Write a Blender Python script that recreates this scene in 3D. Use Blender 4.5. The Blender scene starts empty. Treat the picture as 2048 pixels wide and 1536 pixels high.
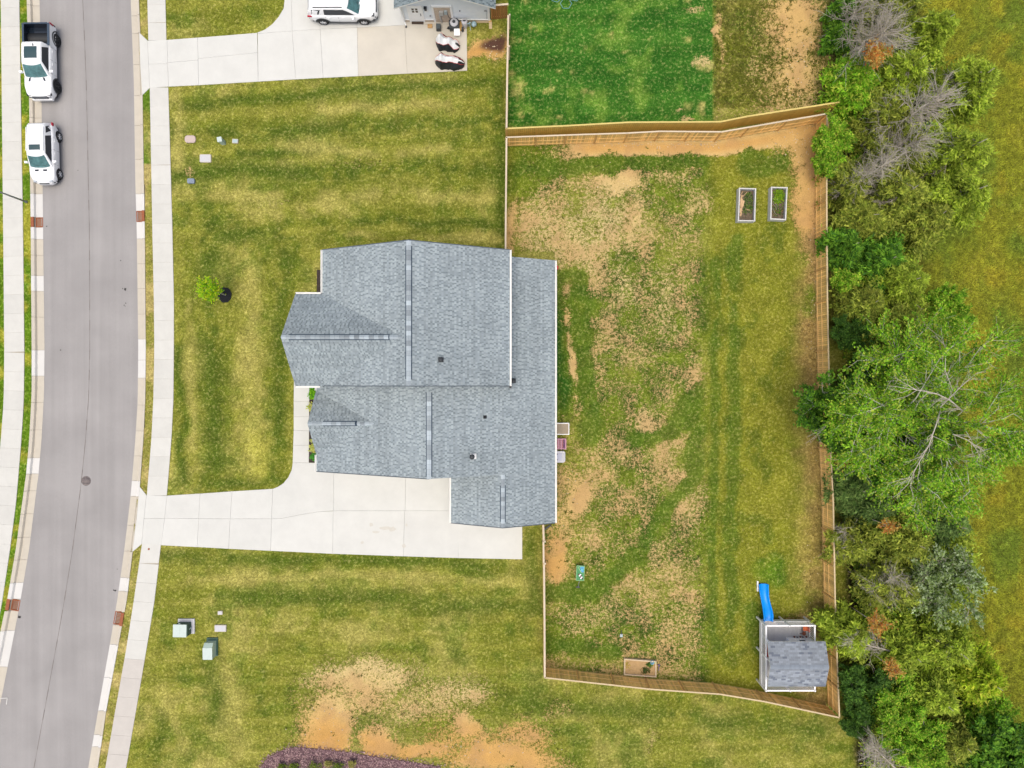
import bpy, bmesh, math, random
import numpy as np
from mathutils import Vector, Matrix, noise as mnoise
R = math.radians
random.seed(7)
rng = np.random.default_rng(7)
scene = bpy.context.scene
col = scene.collection

# ------------------------------------------------------------------ camera, sky, sun, exposure
CAM_H = 50.0                     # metres above the lawn
FPX = 1350.0                     # focal length in pixels of the 2048 px wide photograph
cam_d = bpy.data.cameras.new('camera')
cam_d.sensor_width = 36.0
cam_d.lens = 36.0 * FPX / 2048.0
cam_d.clip_end = 6000
cam = bpy.data.objects.new('camera', cam_d)
cam.location = (0, 0, CAM_H)
col.objects.link(cam)
scene.camera = cam

SUN_EL, SUN_AZ = R(79), R(204)   # azimuth clockwise from north: light from the south
world = bpy.data.worlds.new('World')
scene.world = world
world.use_nodes = True
wn = world.node_tree
bg = wn.nodes['Background']
sky = wn.nodes.new('ShaderNodeTexSky')
sky.sky_type = 'NISHITA'
sky.sun_disc = False
sky.sun_elevation = SUN_EL
sky.sun_rotation = SUN_AZ
sky.air_density = 1.0
sky.dust_density = 7.0
sky.ozone_density = 1.0
wn.links.new(sky.outputs[0], bg.inputs[0])
bg.inputs[1].default_value = 0.15
sun_d = bpy.data.lights.new('sun', 'SUN')
sun_d.energy = 0.7
sun_d.angle = R(50)
sun_d.color = (0.93, 1.0, 0.84)
sun = bpy.data.objects.new('sun', sun_d)
sdir = Vector((math.sin(SUN_AZ) * math.cos(SUN_EL), math.cos(SUN_AZ) * math.cos(SUN_EL), math.sin(SUN_EL)))
sun.rotation_euler = sdir.to_track_quat('Z', 'Y').to_euler()
sun.location = (0, 0, 80)
col.objects.link(sun)
vs = scene.view_settings
vs.view_transform = 'Standard'
vs.look = 'None'
vs.gamma = 1.0
vs.use_curve_mapping = False
vs.exposure = 0.32

# ------------------------------------------------------------------ helpers
def P(px, py, h=0.0):
    """photo pixel -> world point at height h (the camera looks straight down)"""
    k = (CAM_H - h) / FPX
    return Vector(((px - 1024) * k, (768 - py) * k, h))

KALB = 1.55
def lin(c):
    c = c / 255.0
    return c / 12.92 if c <= 0.04045 else ((c + 0.055) / 1.055) ** 2.4
def A(r, g, b, k=KALB):
    return tuple(min(0.86, lin(v) / k) for v in (r, g, b))

WL = {}                                   # world location of each parent
def tag(o, label=None, cat=None, group=None, kind=None):
    if label: o['label'] = label
    if cat: o['category'] = cat
    if group: o['group'] = group
    if kind: o['kind'] = kind
    return o
def thing(name, label, cat, loc=(0, 0, 0), rot=0.0, group=None):
    o = bpy.data.objects.new(name, None)
    o.empty_display_size = 0.3
    o.location = loc
    o.rotation_euler = (0, 0, rot)
    col.objects.link(o)
    WL[o.name] = Vector(loc)
    return tag(o, label, cat, group)
def put(name, me, parent=None, loc=None, rot=None, local=False):
    """link a mesh; coordinates are world coordinates unless local"""
    o = bpy.data.objects.new(name, me)
    col.objects.link(o)
    w = Vector(loc) if loc is not None else Vector((0, 0, 0))
    if parent is not None:
        o.parent = parent
        o.location = w if local else w - WL.get(parent.name, Vector((0, 0, 0)))
    else:
        o.location = w
    WL[o.name] = w
    if rot is not None:
        o.rotation_euler = rot
    return o

class MB:
    """collects boxes, prisms, tubes, quads; builds ONE mesh"""
    def __init__(s):
        s.v = []; s.f = []; s.m = []; s.sm = []
    def add(s, vs_, fs, m=0, smooth=False):
        b = len(s.v)
        s.v += [tuple(p) for p in vs_]
        for f in fs:
            s.f.append([b + i for i in f]); s.m.append(m); s.sm.append(smooth)
        return s
    def box(s, c, d, m=0, rz=0.0, rx=0.0, ry=0.0):
        x, y, z = d[0] / 2, d[1] / 2, d[2] / 2
        M = Matrix.Rotation(rz, 3, 'Z') @ Matrix.Rotation(ry, 3, 'Y') @ Matrix.Rotation(rx, 3, 'X')
        c = Vector(c)
        pts = [c + M @ Vector((sx * x, sy * y, sz * z)) for sz in (-1, 1) for sy in (-1, 1) for sx in (-1, 1)]
        return s.add(pts, [(0, 2, 3, 1), (4, 5, 7, 6), (0, 1, 5, 4), (2, 6, 7, 3), (0, 4, 6, 2), (1, 3, 7, 5)], m)
    def bar(s, a, b, w, h, m=0):
        """box from a to b, w wide, h deep"""
        a, b = Vector(a), Vector(b)
        d = (b - a).normalized()
        up = Vector((0, 0, 1)) if abs(d.z) < 0.95 else Vector((0, 1, 0))
        sx = d.cross(up).normalized(); sz = sx.cross(d).normalized()
        pts = [p + sx * (i * w / 2) + sz * (j * h / 2) for p in (a, b) for (i, j) in ((-1, -1), (1, -1), (1, 1), (-1, 1))]
        return s.add(pts, [(3, 2, 1, 0), (4, 5, 6, 7), (0, 1, 5, 4), (1, 2, 6, 5), (2, 3, 7, 6), (3, 0, 4, 7)], m)
    def prism(s, poly, z0, z1, m=0, mt=None):
        n = len(poly)
        ar = sum(poly[i][0] * poly[(i + 1) % n][1] - poly[(i + 1) % n][0] * poly[i][1] for i in range(n))
        if ar < 0: poly = poly[::-1]
        pts = [(p[0], p[1], z0) for p in poly] + [(p[0], p[1], z1) for p in poly]
        s.add(pts, [[i, (i + 1) % n, n + (i + 1) % n, n + i] for i in range(n)] + [list(range(n - 1, -1, -1))], m)
        s.add(pts[n:], [list(range(n))], m if mt is None else mt)
        return s
    def tube(s, path, rad, n=6, m=0, cap=True, smooth=True):
        path = [Vector(p) for p in path]
        if not hasattr(rad, '__len__'): rad = [rad] * len(path)
        rings = []
        for i, p in enumerate(path):
            d = (path[min(i + 1, len(path) - 1)] - path[max(i - 1, 0)])
            d = d.normalized() if d.length > 1e-9 else Vector((0, 0, 1))
            up = Vector((0, 0, 1)) if abs(d.z) < 0.9 else Vector((1, 0, 0))
            a = d.cross(up).normalized(); b = a.cross(d).normalized()
            rings.append([p + (a * math.cos(2 * math.pi * k / n) + b * math.sin(2 * math.pi * k / n)) * rad[i] for k in range(n)])
        pts = [q for r in rings for q in r]
        fs = [[i * n + k, (i + 1) * n + k, (i + 1) * n + (k + 1) % n, i * n + (k + 1) % n] for i in range(len(path) - 1) for k in range(n)]
        s.add(pts, fs, m, smooth)
        if cap:
            b0 = len(s.v) - len(pts)
            s.f.append([b0 + k for k in range(n)]); s.m.append(m); s.sm.append(False)
            s.f.append([b0 + (len(path) - 1) * n + k for k in range(n - 1, -1, -1)]); s.m.append(m); s.sm.append(False)
        return s
    def lathe(s, c, prof, n=20, m=0, axis='Z', smooth=True):
        """prof = [(r, h)] along axis from point c"""
        c = Vector(c); pts = []
        for (r, h) in prof:
            for k in range(n):
                a = 2 * math.pi * k / n
                u, w = r * math.cos(a), r * math.sin(a)
                pts.append(c + (Vector((u, w, h)) if axis == 'Z' else Vector((u, h, w)) if axis == 'Y' else Vector((h, u, w))))
        fs = [[i * n + k, i * n + (k + 1) % n, (i + 1) * n + (k + 1) % n, (i + 1) * n + k] for i in range(len(prof) - 1) for k in range(n)]
        if axis == 'Y': fs = [f[::-1] for f in fs]
        return s.add(pts, fs, m, smooth)
    def grid(s, rows, m=0, smooth=True, flip=False, closed=False):
        nr, nc = len(rows), len(rows[0])
        fs = []
        for i in range(nr - 1):
            for j in range(nc if closed else nc - 1):
                f = [i * nc + j, i * nc + (j + 1) % nc, (i + 1) * nc + (j + 1) % nc, (i + 1) * nc + j]
                fs.append(f[::-1] if flip else f)
        return s.add([p for r in rows for p in r], fs, m, smooth)
    def mesh(s, name, mats):
        me = bpy.data.meshes.new(name)
        me.from_pydata(s.v, [], s.f)
        for mm in (mats if isinstance(mats, (list, tuple)) else [mats]):
            me.materials.append(mm)
        me.polygons.foreach_set('material_index', s.m)
        me.polygons.foreach_set('use_smooth', s.sm)
        me.update()
        return me
    def build(s, name, mats, parent=None, kind=None, local=False):
        o = put(name, s.mesh(name, mats), parent, local=local)
        if local and parent is not None: o.location = (0, 0, 0)
        if kind: o['kind'] = kind
        return o

def np_mesh(name, v, k, colr, mat_, smooth=False):
    """verts grouped k per face"""
    me = bpy.data.meshes.new(name)
    n = len(v)
    me.vertices.add(n)
    me.vertices.foreach_set('co', np.ascontiguousarray(v, dtype=np.float32).ravel())
    me.loops.add(n)
    me.loops.foreach_set('vertex_index', np.arange(n, dtype=np.int32))
    me.polygons.add(n // k)
    me.polygons.foreach_set('loop_start', np.arange(0, n, k, dtype=np.int32))
    if colr is not None:
        c4 = np.ones((n, 4), np.float32); c4[:, :3] = colr
        at = me.color_attributes.new('Col', 'FLOAT_COLOR', 'POINT')
        at.data.foreach_set('color', c4.ravel())
    me.materials.append(mat_)
    me.update(calc_edges=True)
    return me

# ------------------------------------------------------------------ materials
def nodes_of(m):
    m.use_nodes = True
    return m.node_tree, m.node_tree.nodes['Principled BSDF']
def mk(name, c, rough=0.7, var=0.0, scale=3.0, bump=0.0, bscale=40.0, c2=None, metal=0.0, spec=0.35, objvar=0.0, coat=0.0, detail=6):
    m = bpy.data.materials.new(name)
    nt, b = nodes_of(m)
    L = nt.links
    b.inputs['Roughness'].default_value = rough
    b.inputs['Metallic'].default_value = metal
    b.inputs['Specular IOR Level'].default_value = spec
    if coat: b.inputs['Coat Weight'].default_value = coat; b.inputs['Coat Roughness'].default_value = 0.05
    b.inputs['Base Color'].default_value = (*c, 1)
    if not (var or c2 or bump or objvar):
        return m
    geo = nt.nodes.new('ShaderNodeNewGeometry')
    src = None
    if var or c2:
        n = nt.nodes.new('ShaderNodeTexNoise'); n.inputs['Scale'].default_value = scale
        n.inputs['Detail'].default_value = detail; n.inputs['Roughness'].default_value = 0.65
        L.new(geo.outputs['Position'], n.inputs['Vector'])
        r = nt.nodes.new('ShaderNodeValToRGB')
        a_ = tuple(max(0, x * (1 - var)) for x in c)
        z_ = c2 if c2 else tuple(min(0.9, x * (1 + var)) for x in c)
        r.color_ramp.elements[0].position = 0.3; r.color_ramp.elements[0].color = (*a_, 1)
        r.color_ramp.elements[1].position = 0.7; r.color_ramp.elements[1].color = (*z_, 1)
        L.new(n.outputs['Fac'], r.inputs[0])
        src = r.outputs[0]
    if objvar:
        oi = nt.nodes.new('ShaderNodeObjectInfo')
        mr = nt.nodes.new('ShaderNodeMapRange')
        mr.inputs['To Min'].default_value = 1 - objvar; mr.inputs['To Max'].default_value = 1 + objvar
        L.new(oi.outputs['Random'], mr.inputs['Value'])
        mx = nt.nodes.new('ShaderNodeMix'); mx.data_type = 'RGBA'; mx.blend_type = 'MULTIPLY'; mx.inputs[0].default_value = 1
        if src: L.new(src, mx.inputs[6])
        else: mx.inputs[6].default_value = (*c, 1)
        L.new(mr.outputs[0], mx.inputs[7])
        src = mx.outputs[2]
    if src: L.new(src, b.inputs['Base Color'])
    if bump:
        n2 = nt.nodes.new('ShaderNodeTexNoise'); n2.inputs['Scale'].default_value = bscale; n2.inputs['Detail'].default_value = 5
        L.new(geo.outputs['Position'], n2.inputs['Vector'])
        bp = nt.nodes.new('ShaderNodeBump'); bp.inputs['Strength'].default_value = bump; bp.inputs['Distance'].default_value = 0.02
        L.new(n2.outputs['Fac'], bp.inputs['Height']); L.new(bp.outputs[0], b.inputs['Normal'])
    return m
def mk_attr(name, rough=0.8, trans=0.0, var=0.0, vscale=30.0, bump=0.0):
    m = bpy.data.materials.new(name)
    nt, b = nodes_of(m); L = nt.links
    at = nt.nodes.new('ShaderNodeAttribute'); at.attribute_name = 'Col'
    src = at.outputs['Color']
    geo = nt.nodes.new('ShaderNodeNewGeometry')
    if var:
        n = nt.nodes.new('ShaderNodeTexNoise'); n.inputs['Scale'].default_value = vscale; n.inputs['Detail'].default_value = 4
        L.new(geo.outputs['Position'], n.inputs['Vector'])
        mr = nt.nodes.new('ShaderNodeMapRange'); mr.inputs['From Min'].default_value = 0.3; mr.inputs['From Max'].default_value = 0.7
        mr.inputs['To Min'].default_value = 1 - var; mr.inputs['To Max'].default_value = 1 + var
        L.new(n.outputs['Fac'], mr.inputs['Value'])
        mx = nt.nodes.new('ShaderNodeMix'); mx.data_type = 'RGBA'; mx.blend_type = 'MULTIPLY'; mx.inputs[0].default_value = 1
        L.new(src, mx.inputs[6]); L.new(mr.outputs[0], mx.inputs[7]); src = mx.outputs[2]
    L.new(src, b.inputs['Base Color'])
    b.inputs['Roughness'].default_value = rough
    b.inputs['Specular IOR Level'].default_value = 0.25
    if trans:
        tr = nt.nodes.new('ShaderNodeBsdfTranslucent'); L.new(src, tr.inputs['Color'])
        ms = nt.nodes.new('ShaderNodeMixShader'); ms.inputs[0].default_value = trans
        L.new(b.outputs[0], ms.inputs[1]); L.new(tr.outputs[0], ms.inputs[2])
        L.new(ms.outputs[0], nt.nodes['Material Output'].inputs[0])
    return m

M = {}
M['walk'] = mk('sidewalk concrete', A(234, 233, 226), 0.85, 0.05, 1.2, 0.15, 60, objvar=0.035)
M['drive'] = mk('driveway concrete', A(238, 238, 232), 0.85, 0.05, 0.7, 0.15, 60, objvar=0.02)
M['drive_tan'] = mk('stained driveway concrete', A(231, 224, 209), 0.85, 0.07, 0.5, 0.15, 60, objvar=0.03)
M['curb_new'] = mk('fresh curb concrete', A(243, 241, 236), 0.85, 0.03, 2.0, 0.1, 60, objvar=0.02)
M['curb_old'] = mk('weathered curb concrete', A(225, 216, 199), 0.85, 0.05, 2.0, 0.15, 60, objvar=0.03)
M['joint'] = mk('joint filler', A(196, 187, 170), 0.9)
M['post_wood'] = mk('fence post wood', (.60, .37, .14), 0.8, 0.12, 8, objvar=0.06)
M['picket_in'] = mk('cedar picket', (.84, .525, .185), 0.8, 0.12, 5, 0.2, 60, objvar=0.26)
M['picket_green'] = mk('treated pine picket', (.60, .42, .10), 0.8, 0.10, 4, 0.2, 60, objvar=0.06)
M['rail_wood'] = mk('fence rail wood', (.80, .53, .21), 0.8, 0.10, 6, objvar=0.05)
M['cap_wood'] = mk('pale fence cap wood', A(236, 212, 170), 0.8, 0.07, 5, objvar=0.04)
M['cap_white'] = mk('bleached fence cap wood', A(240, 222, 194), 0.8, 0.06, 5, objvar=0.04)
M['cap_yellow'] = mk('treated pine cap', A(240, 216, 132), 0.8, 0.08, 5, objvar=0.04)
M['white_trim'] = mk('white trim paint', (.76, .76, .74), 0.5, 0.02, 4)
M['siding'] = mk('pale grey siding', (.66, .70, .72), 0.6, 0.02, 2)
M['siding_main'] = mk('white siding', A(240, 240, 236), 0.6, 0.02, 2)
M['shingle'] = mk_attr('asphalt shingle', 0.9, 0, 0.12, 60)
M['underlay'] = mk('roof underlay', A(112, 124, 134), 0.95)
M['ridge'] = mk('ridge cap shingle', A(190, 202, 210), 0.9, 0.08, 20, objvar=0.34)
M['ridge_vent'] = mk('ridge vent plastic', A(62, 80, 98), 0.7)
M['black'] = mk('black plastic', (0.02, 0.022, 0.025), 0.5)
M['charcoal'] = mk('charcoal plastic', (0.045, 0.05, 0.055), 0.55)
M['rubber'] = mk('tyre rubber', (0.022, 0.023, 0.025), 0.85)
M['alloy'] = mk('alloy wheel', (.62, .63, .65), 0.35, metal=0.15)
M['dark_alloy'] = mk('dark alloy wheel', (0.045, 0.05, 0.055), 0.35, metal=0.5)
M['car_white'] = mk('white car paint', (.80, .81, .83), 0.25, coat=0.6)
M['glass'] = mk('car glass', (0.025, 0.06, 0.065), 0.05, spec=0.8)
M['glass_dark'] = mk('tinted glass', (0.012, 0.018, 0.028), 0.05, spec=0.6)
M['windshield'] = mk('windshield glass', (0.06, 0.15, 0.15), 0.06, 0.5, 2.6, spec=0.8)
M['red_lens'] = mk('red lens', (0.35, 0.01, 0.03), 0.2)
M['lamp_lens'] = mk('headlamp lens', A(210, 218, 226), 0.1)
M['chrome'] = mk('chrome trim', A(190, 196, 204), 0.2, metal=0.8)
M['rust'] = mk('rusty cast iron', A(176, 106, 72), 0.8, 0.2, 12, 0.2, 60)
M['hole'] = mk('drain hollow', (0.012, 0.008, 0.006), 0.9)
M['steel'] = mk('galvanised steel', A(170, 176, 180), 0.4, metal=0.5)
M['mulch_black'] = mk('black mulch', (0.012, 0.013, 0.015), 0.9, 0.6, 14, 1.0, 24)
M['mulch_brown'] = mk('brown mulch', (0.05, 0.036, 0.03), 0.9, 0.5, 10, 1.0, 22)
M['leaf'] = mk_attr('leaf', 0.65, 0.48)
M['grass'] = mk_attr('grass blade', 0.75, 0.35)
M['bark'] = mk('grey bark', (.40, .355, .29), 0.9, 0.2, 6, 0.3, 20)
M['bark_dead'] = mk('bleached dead wood', (.46, .415, .345), 0.9, 0.15, 5, 0.2, 20)
M['bark_pale'] = mk('pale smooth bark', (.46, .455, .37), 0.85, 0.15, 3, 0.2, 20)
# ------------------------------------------------------------------ lines of the street, in photo pixels (x at y)
def line(ys, xs): return lambda y: float(np.interp(y, ys, xs)) if ys[0] <= y <= ys[-1] else (
    xs[0] + (y - ys[0]) * (xs[1] - xs[0]) / (ys[1] - ys[0]) if y < ys[0] else xs[-1] + (y - ys[-1]) * (xs[-1] - xs[-2]) / (ys[-1] - ys[-2]))
road_L = line([-60, 0, 130, 440, 700, 790, 880, 948, 1100, 1200, 1265, 1335, 1400, 1600], [76, 77, 80, 84, 87, 86, 81, 75, 56, 39, 27, 13, 0, -43])
road_R = line([-60, 0, 160, 360, 460, 700, 800, 880, 990, 1100, 1200, 1290, 1420, 1536, 1600], [259, 260, 266, 269, 272, 275, 274, 269, 260, 247, 233, 218, 195, 175, 164])
curb_R = line([-60, 0, 160, 360, 460, 700, 800, 880, 975, 1100, 1200, 1290, 1420, 1536, 1600], [276, 278, 285, 288, 290, 292, 291, 287, 280, 266, 254, 237, 213, 196, 185])
curb_L = line([-60, 0, 130, 440, 700, 790, 880, 948, 1100, 1200, 1250, 1335, 1600], [53, 54, 58, 62, 64, 64, 59, 53, 32, 15, 4, -13, -67])
walk_Ri = line([-60, 0, 80, 180, 460, 600, 700, 800, 880, 990, 1090, 1200, 1297, 1420, 1536, 1600], [294, 295, 297, 300, 305, 308, 309, 307, 303, 294, 284, 268, 253, 231, 211, 199])
walk_Ro = line([-60, 0, 80, 180, 460, 600, 700, 800, 880, 990, 1090, 1200, 1297, 1420, 1536, 1600], [330, 331, 333, 337, 345, 348, 348, 347, 343, 334, 322, 309, 293, 272, 252, 240])
walk_Lo = line([-60, 0, 200, 480, 700, 800, 880, 1000, 1100, 1200, 1600], [1, 2, 4, 7, 9, 8, 2, -9, -22, -37, -110])
walk_Li = line([-60, 0, 200, 430, 700, 800, 880, 1000, 1100, 1200, 1600], [38, 39, 42, 46, 49, 48, 43, 33, 20, 5, -68])

DRIVE = {  # slabs of the driveways, photo pixels
 'main': [
  [(280, 974), (292.5, 990), (288, 1036), (283, 1088), (265.5, 1103), (274, 1036)],
  [(293.5, 991), (334, 992), (329, 1036), (289, 1036)], [(289, 1037), (329, 1037), (322.5, 1089), (284, 1087.5)],
  [(335, 991.5), (400, 987.5), (397, 1036.5), (330, 1036)], [(330, 1037), (397, 1037.5), (394, 1093.5), (323, 1090)],
  [(401, 987.5), (464, 983), (460, 1037), (398, 1036.5)], [(398, 1037.5), (460, 1038), (457, 1097), (395, 1093.5)],
  [(465, 983), (545, 978), (543, 1037), (461, 1037)], [(461, 1038), (543, 1038), (541, 1101), (458, 1097)],
  [(546, 978), (556, 974), (567, 967), (577, 955), (584, 940), (586, 926), (632.5, 926), (667, 926), (667, 1021), (640, 1022.5), (600, 1029), (565, 1036), (544, 1037)],
  [(544, 1038), (565, 1037), (600, 1030), (640, 1023.5), (666, 1022.5), (665, 1107), (542, 1101)],
  [(668, 926), (811, 926), (810, 1021), (668, 1021)], [(667, 1022), (809, 1022), (806, 1112), (666, 1107)],
  [(812, 926), (918, 926), (918, 1021), (811, 1021)], [(810, 1022), (918, 1022), (916, 1115.5), (807, 1112)],
  [(919, 926), (1044, 926), (1044, 1118), (917, 1115.5)]],
 'walk': [[(588.5, 760), (620.5, 760), (620, 802), (588, 802)], [(588, 803), (620, 803), (619.5, 833), (588, 833)], [(588, 834), (619, 834), (619, 861), (588, 860)],
  [(588, 861), (619, 862), (618.5, 890), (587, 890)], [(587, 891), (618.5, 891), (618, 925), (586, 925)]],
 'neighbour': [
  [(279, 66), (295, 81.5), (297, 128), (299, 176), (285, 190), (281, 128)],
  [(296, 82), (334, 80.5), (335, 127), (298, 128)], [(298, 129), (335, 128), (337, 173), (300, 175.5)],
  [(335, 80.5), (395, 76), (396, 120), (336, 125)], [(336, 126), (396, 121), (397, 170), (338, 173)],
  [(396, 76), (514, 66.5), (515, 105), (397, 117)], [(397, 118), (515, 106), (516, 163), (398, 170)],
  [(515, 66), (530, 60), (545, 49), (558, 34), (568, 17), (576, -60), (582, -60), (584, 62), (516, 67)],
  [(516, 68), (584, 63), (591, 158.5), (517, 163)], [(583, -60), (638, -60), (640, 58.5), (585, 62)], [(585, 63), (640, 59.5), (646, 155.5), (592, 158.5)],
  [(639, -60), (712, -60), (714, 55), (641, 58.5)], [(641, 59.5), (714, 56), (716, 152), (647, 155.5)],
  [(713, -60), (808, -60), (809, 50), (715, 55)]],
 'neighbour_tan': [[(715, 56), (809, 51), (814, 147), (717, 152)], [(809, 0), (933, 0), (933, 47), (810, 50)], [(810, 51), (933, 48), (934, 141), (815, 147)]],
}
BEDS = {'front': [(619, 768), (650, 768), (650, 925), (618, 925)], 'ring': None,
        'south': [(520, 1536), (535, 1515), (560, 1502), (590, 1494), (640, 1498), (700, 1505), (760, 1515), (830, 1525), (880, 1533), (890, 1600), (515, 1600)],
        'side': [(634, 540), (650, 540), (650, 590), (634, 590)]}

# ------------------------------------------------------------------ noise and painting on the ground grid
def hash2(ix, iy, seed):
    h = (ix.astype(np.int64) * 374761393 + iy.astype(np.int64) * 668265263 + seed * 974634777) & 0xFFFFFFFF
    h = ((h ^ (h >> 13)) * 1274126177) & 0xFFFFFFFF
    return ((h ^ (h >> 16)) & 0xFFFF) / 65535.0
def vnoise(x, y, seed=0):
    ix, iy = np.floor(x), np.floor(y)
    fx, fy = x - ix, y - iy
    fx = fx * fx * (3 - 2 * fx); fy = fy * fy * (3 - 2 * fy)
    a = hash2(ix, iy, seed); b = hash2(ix + 1, iy, seed); c = hash2(ix, iy + 1, seed); d = hash2(ix + 1, iy + 1, seed)
    return (a * (1 - fx) + b * fx) * (1 - fy) + (c * (1 - fx) + d * fx) * fy
def fbm(x, y, seed=0, o=4):
    r = 0; a = 0.5; t = 0
    for k in range(o):
        r = r + a * vnoise(x * 2 ** k, y * 2 ** k, seed + k * 17); t += a; a *= 0.55
    return r / t
def sst(a, b, x):
    t = np.clip((x - a) / (b - a), 0, 1); return t * t * (3 - 2 * t)
def pip(X, Y, poly):
    ins = np.zeros(X.shape, bool)
    n = len(poly)
    for i in range(n):
        x1, y1 = poly[i]; x2, y2 = poly[(i + 1) % n]
        c = ((y1 > Y) != (y2 > Y)) & (X < (x2 - x1) * (Y - y1) / ((y2 - y1) if y2 != y1 else 1e-9) + x1)
        ins ^= c
    return ins
def seg_dist(X, Y, pl):
    d = np.full(X.shape, 1e9)
    for (x1, y1), (x2, y2) in zip(pl[:-1], pl[1:]):
        dx, dy = x2 - x1, y2 - y1
        t = np.clip(((X - x1) * dx + (Y - y1) * dy) / (dx * dx + dy * dy), 0, 1)
        d = np.minimum(d, np.hypot(X - x1 - t * dx, Y - y1 - t * dy))
    return d

def S3(r, g, b): return np.array(A(r, g, b))
def paint(gx, gy):
    """gx, gy: photo pixels on the lawn plane. returns grass colour, bare fraction, soil colour, wear"""
    sh = gx.shape
    n1 = np.clip((fbm(gx / 90, gy / 90, 1) - .5) * 1.5 + .5, 0, 1); n2 = np.clip((fbm(gx / 34, gy / 34, 5) - .5) * 1.5 + .5, 0, 1); n3 = fbm(gx / 14, gy / 14, 9, 3)
    wx = gx + (fbm(gx / 60, gy / 60, 21) - 0.5) * 60; wy = gy + (fbm(gx / 60, gy / 60, 31) - 0.5) * 60
    olive, tan, green, dark, vivid = S3(126, 130, 44), S3(166, 158, 84), S3(98, 116, 32), S3(76, 96, 26), S3(62, 112, 34)
    def mixc(c, c2, f): return c * (1 - f[..., None]) + c2 * f[..., None]
    G = np.broadcast_to(olive, sh + (3,)).copy()
    G = mixc(G, tan, sst(0.42, 0.75, n1 * 0.6 + n3 * 0.4) * 0.75)
    G = mixc(G, green, sst(0.5, 0.72, n2 * 0.7 + n1 * 0.3) * 0.7)
    ew = sst(.38, .62, fbm(gx / 190 + 3, (gy + .05 * gx) / 13, 121)); ns_ = sst(.38, .62, fbm(wx / 12, gy / 150, 123))
    inw = (gx < 600) & (gy > 480) & (gy < 990)
    stk = np.where(inw, ns_, ew)
    G = mixc(G, dark, stk * .26); G = mixc(G, tan, (1 - stk) * .16)
    G = mixc(G, dark, sst(.55, .75, n3 * .6 + n2 * .4) * .45)
    bare = np.zeros(sh); soilo = np.full(sh, 0.35)
    def stroke(pl, w, c, f):
        nonlocal G
        k = (1 - sst(0, w * 1.25, seg_dist(wx * 0.35 + gx * 0.65, wy * 0.35 + gy * 0.65, pl) * (0.5 + 1.0 * n2))) * f * sst(.3, .55, n1 * .5 + n3 * .5 + .08)
        G = mixc(G, c, k)
    def blob(cx, cy, rx, ry, s, o=None, which='bare', c=None):
        nonlocal bare, soilo, G
        d = np.hypot((wx - cx) / rx, (wy - cy) / ry)
        k = (1 - sst(0.2, 1.4, d)) 
        if which == 'bare':
            bare = np.maximum(bare, k * s * (.72 + .5 * n2 if s < .9 else .92 + .16 * n2))
            if o is not None: soilo = soilo * (1 - k) + o * k
        else:
            G = mixc(G, c, k * s)
    # front lawn (mowing bands)
    for pl, w in (([(345, 352), (500, 338), (640, 355), (800, 335), (1005, 345)], 26), ([(340, 262), (520, 268), (700, 255), (1000, 240)], 20), ([(345, 215), (600, 190), (1000, 160)], 14),
                  ([(700, 440), (1000, 450)], 14), ([(420, 430), (415, 560), (425, 800), (430, 930)], 34), ([(575, 480), (560, 640), (555, 800), (560, 900)], 24), ([(450, 470), (570, 470)], 22),
                  ([(360, 700), (362, 960)], 14), ([(400, 965), (560, 965)], 14), ([(996, 170), (1000, 300), (1003, 480)], 22), ([(640, 300), (480, 310)], 10)):
        stroke(pl, w, dark, 0.9)
    for pl, w in (([(660, 398), (820, 385), (980, 400)], 24), ([(560, 290), (760, 310), (900, 300)], 16), ([(520, 860), (505, 930)], 34), ([(505, 540), (500, 760)], 30), ([(380, 600), (385, 900)], 12),
                  ([(690, 470), (1000, 480)], 12), ([(500, 430), (700, 420)], 20), ([(350, 190), (360, 330)], 18), ([(420, 395), (560, 390)], 18), ([(640, 220), (900, 205)], 14)):
        stroke(pl, w, tan, 0.7)
    stroke([(520, 880), (520, 940)], 30, S3(170, 168, 70), 0.7)
    # south lawn
    for pl, w in (([(480, 1195), (700, 1190), (900, 1215), (1080, 1215)], 24), ([(530, 1330), (515, 1420)], 10), ([(1060, 1070), (1066, 1200)], 20), ([(420, 1310), (440, 1440)], 26), ([(330, 1120), (700, 1120), (1000, 1130)], 16),
                  ([(1000, 1400), (1300, 1430), (1640, 1460)], 26), ([(330, 1430), (310, 1520)], 14)):
        stroke(pl, w, dark, 0.75)
    for pl, w in (([(360, 1160), (700, 1150), (1000, 1165)], 14), ([(460, 1340), (470, 1500)], 30), ([(560, 1250), (800, 1270)], 26), ([(330, 1380), (370, 1500)], 16)):
        stroke(pl, w, tan, 0.6)
    # inside the fenced yard
    back = pip(gx, gy, [(1012, 290), (1630, 250), (1640, 700), (1652, 1412), (1440, 1372), (1088, 1338), (1086, 1050), (1110, 1050), (1110, 505), (1012, 505)])
    core = sst(1015, 1060, wx) * (1 - sst(1385, 1435, gx)) * back
    G = np.where(back[..., None], mixc(mixc(np.broadcast_to(S3(106, 122, 34), sh + (3,)), S3(64, 90, 26), sst(0.35, 0.7, n2 * .6 + n3 * .4)), S3(136, 138, 54), sst(0.5, 0.75, n1) * .8), G)
    bare = np.maximum(bare, core * np.clip(0.38 + .75 * (n2 * .6 + n1 * .4 - 0.47), .15, .66))
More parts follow.
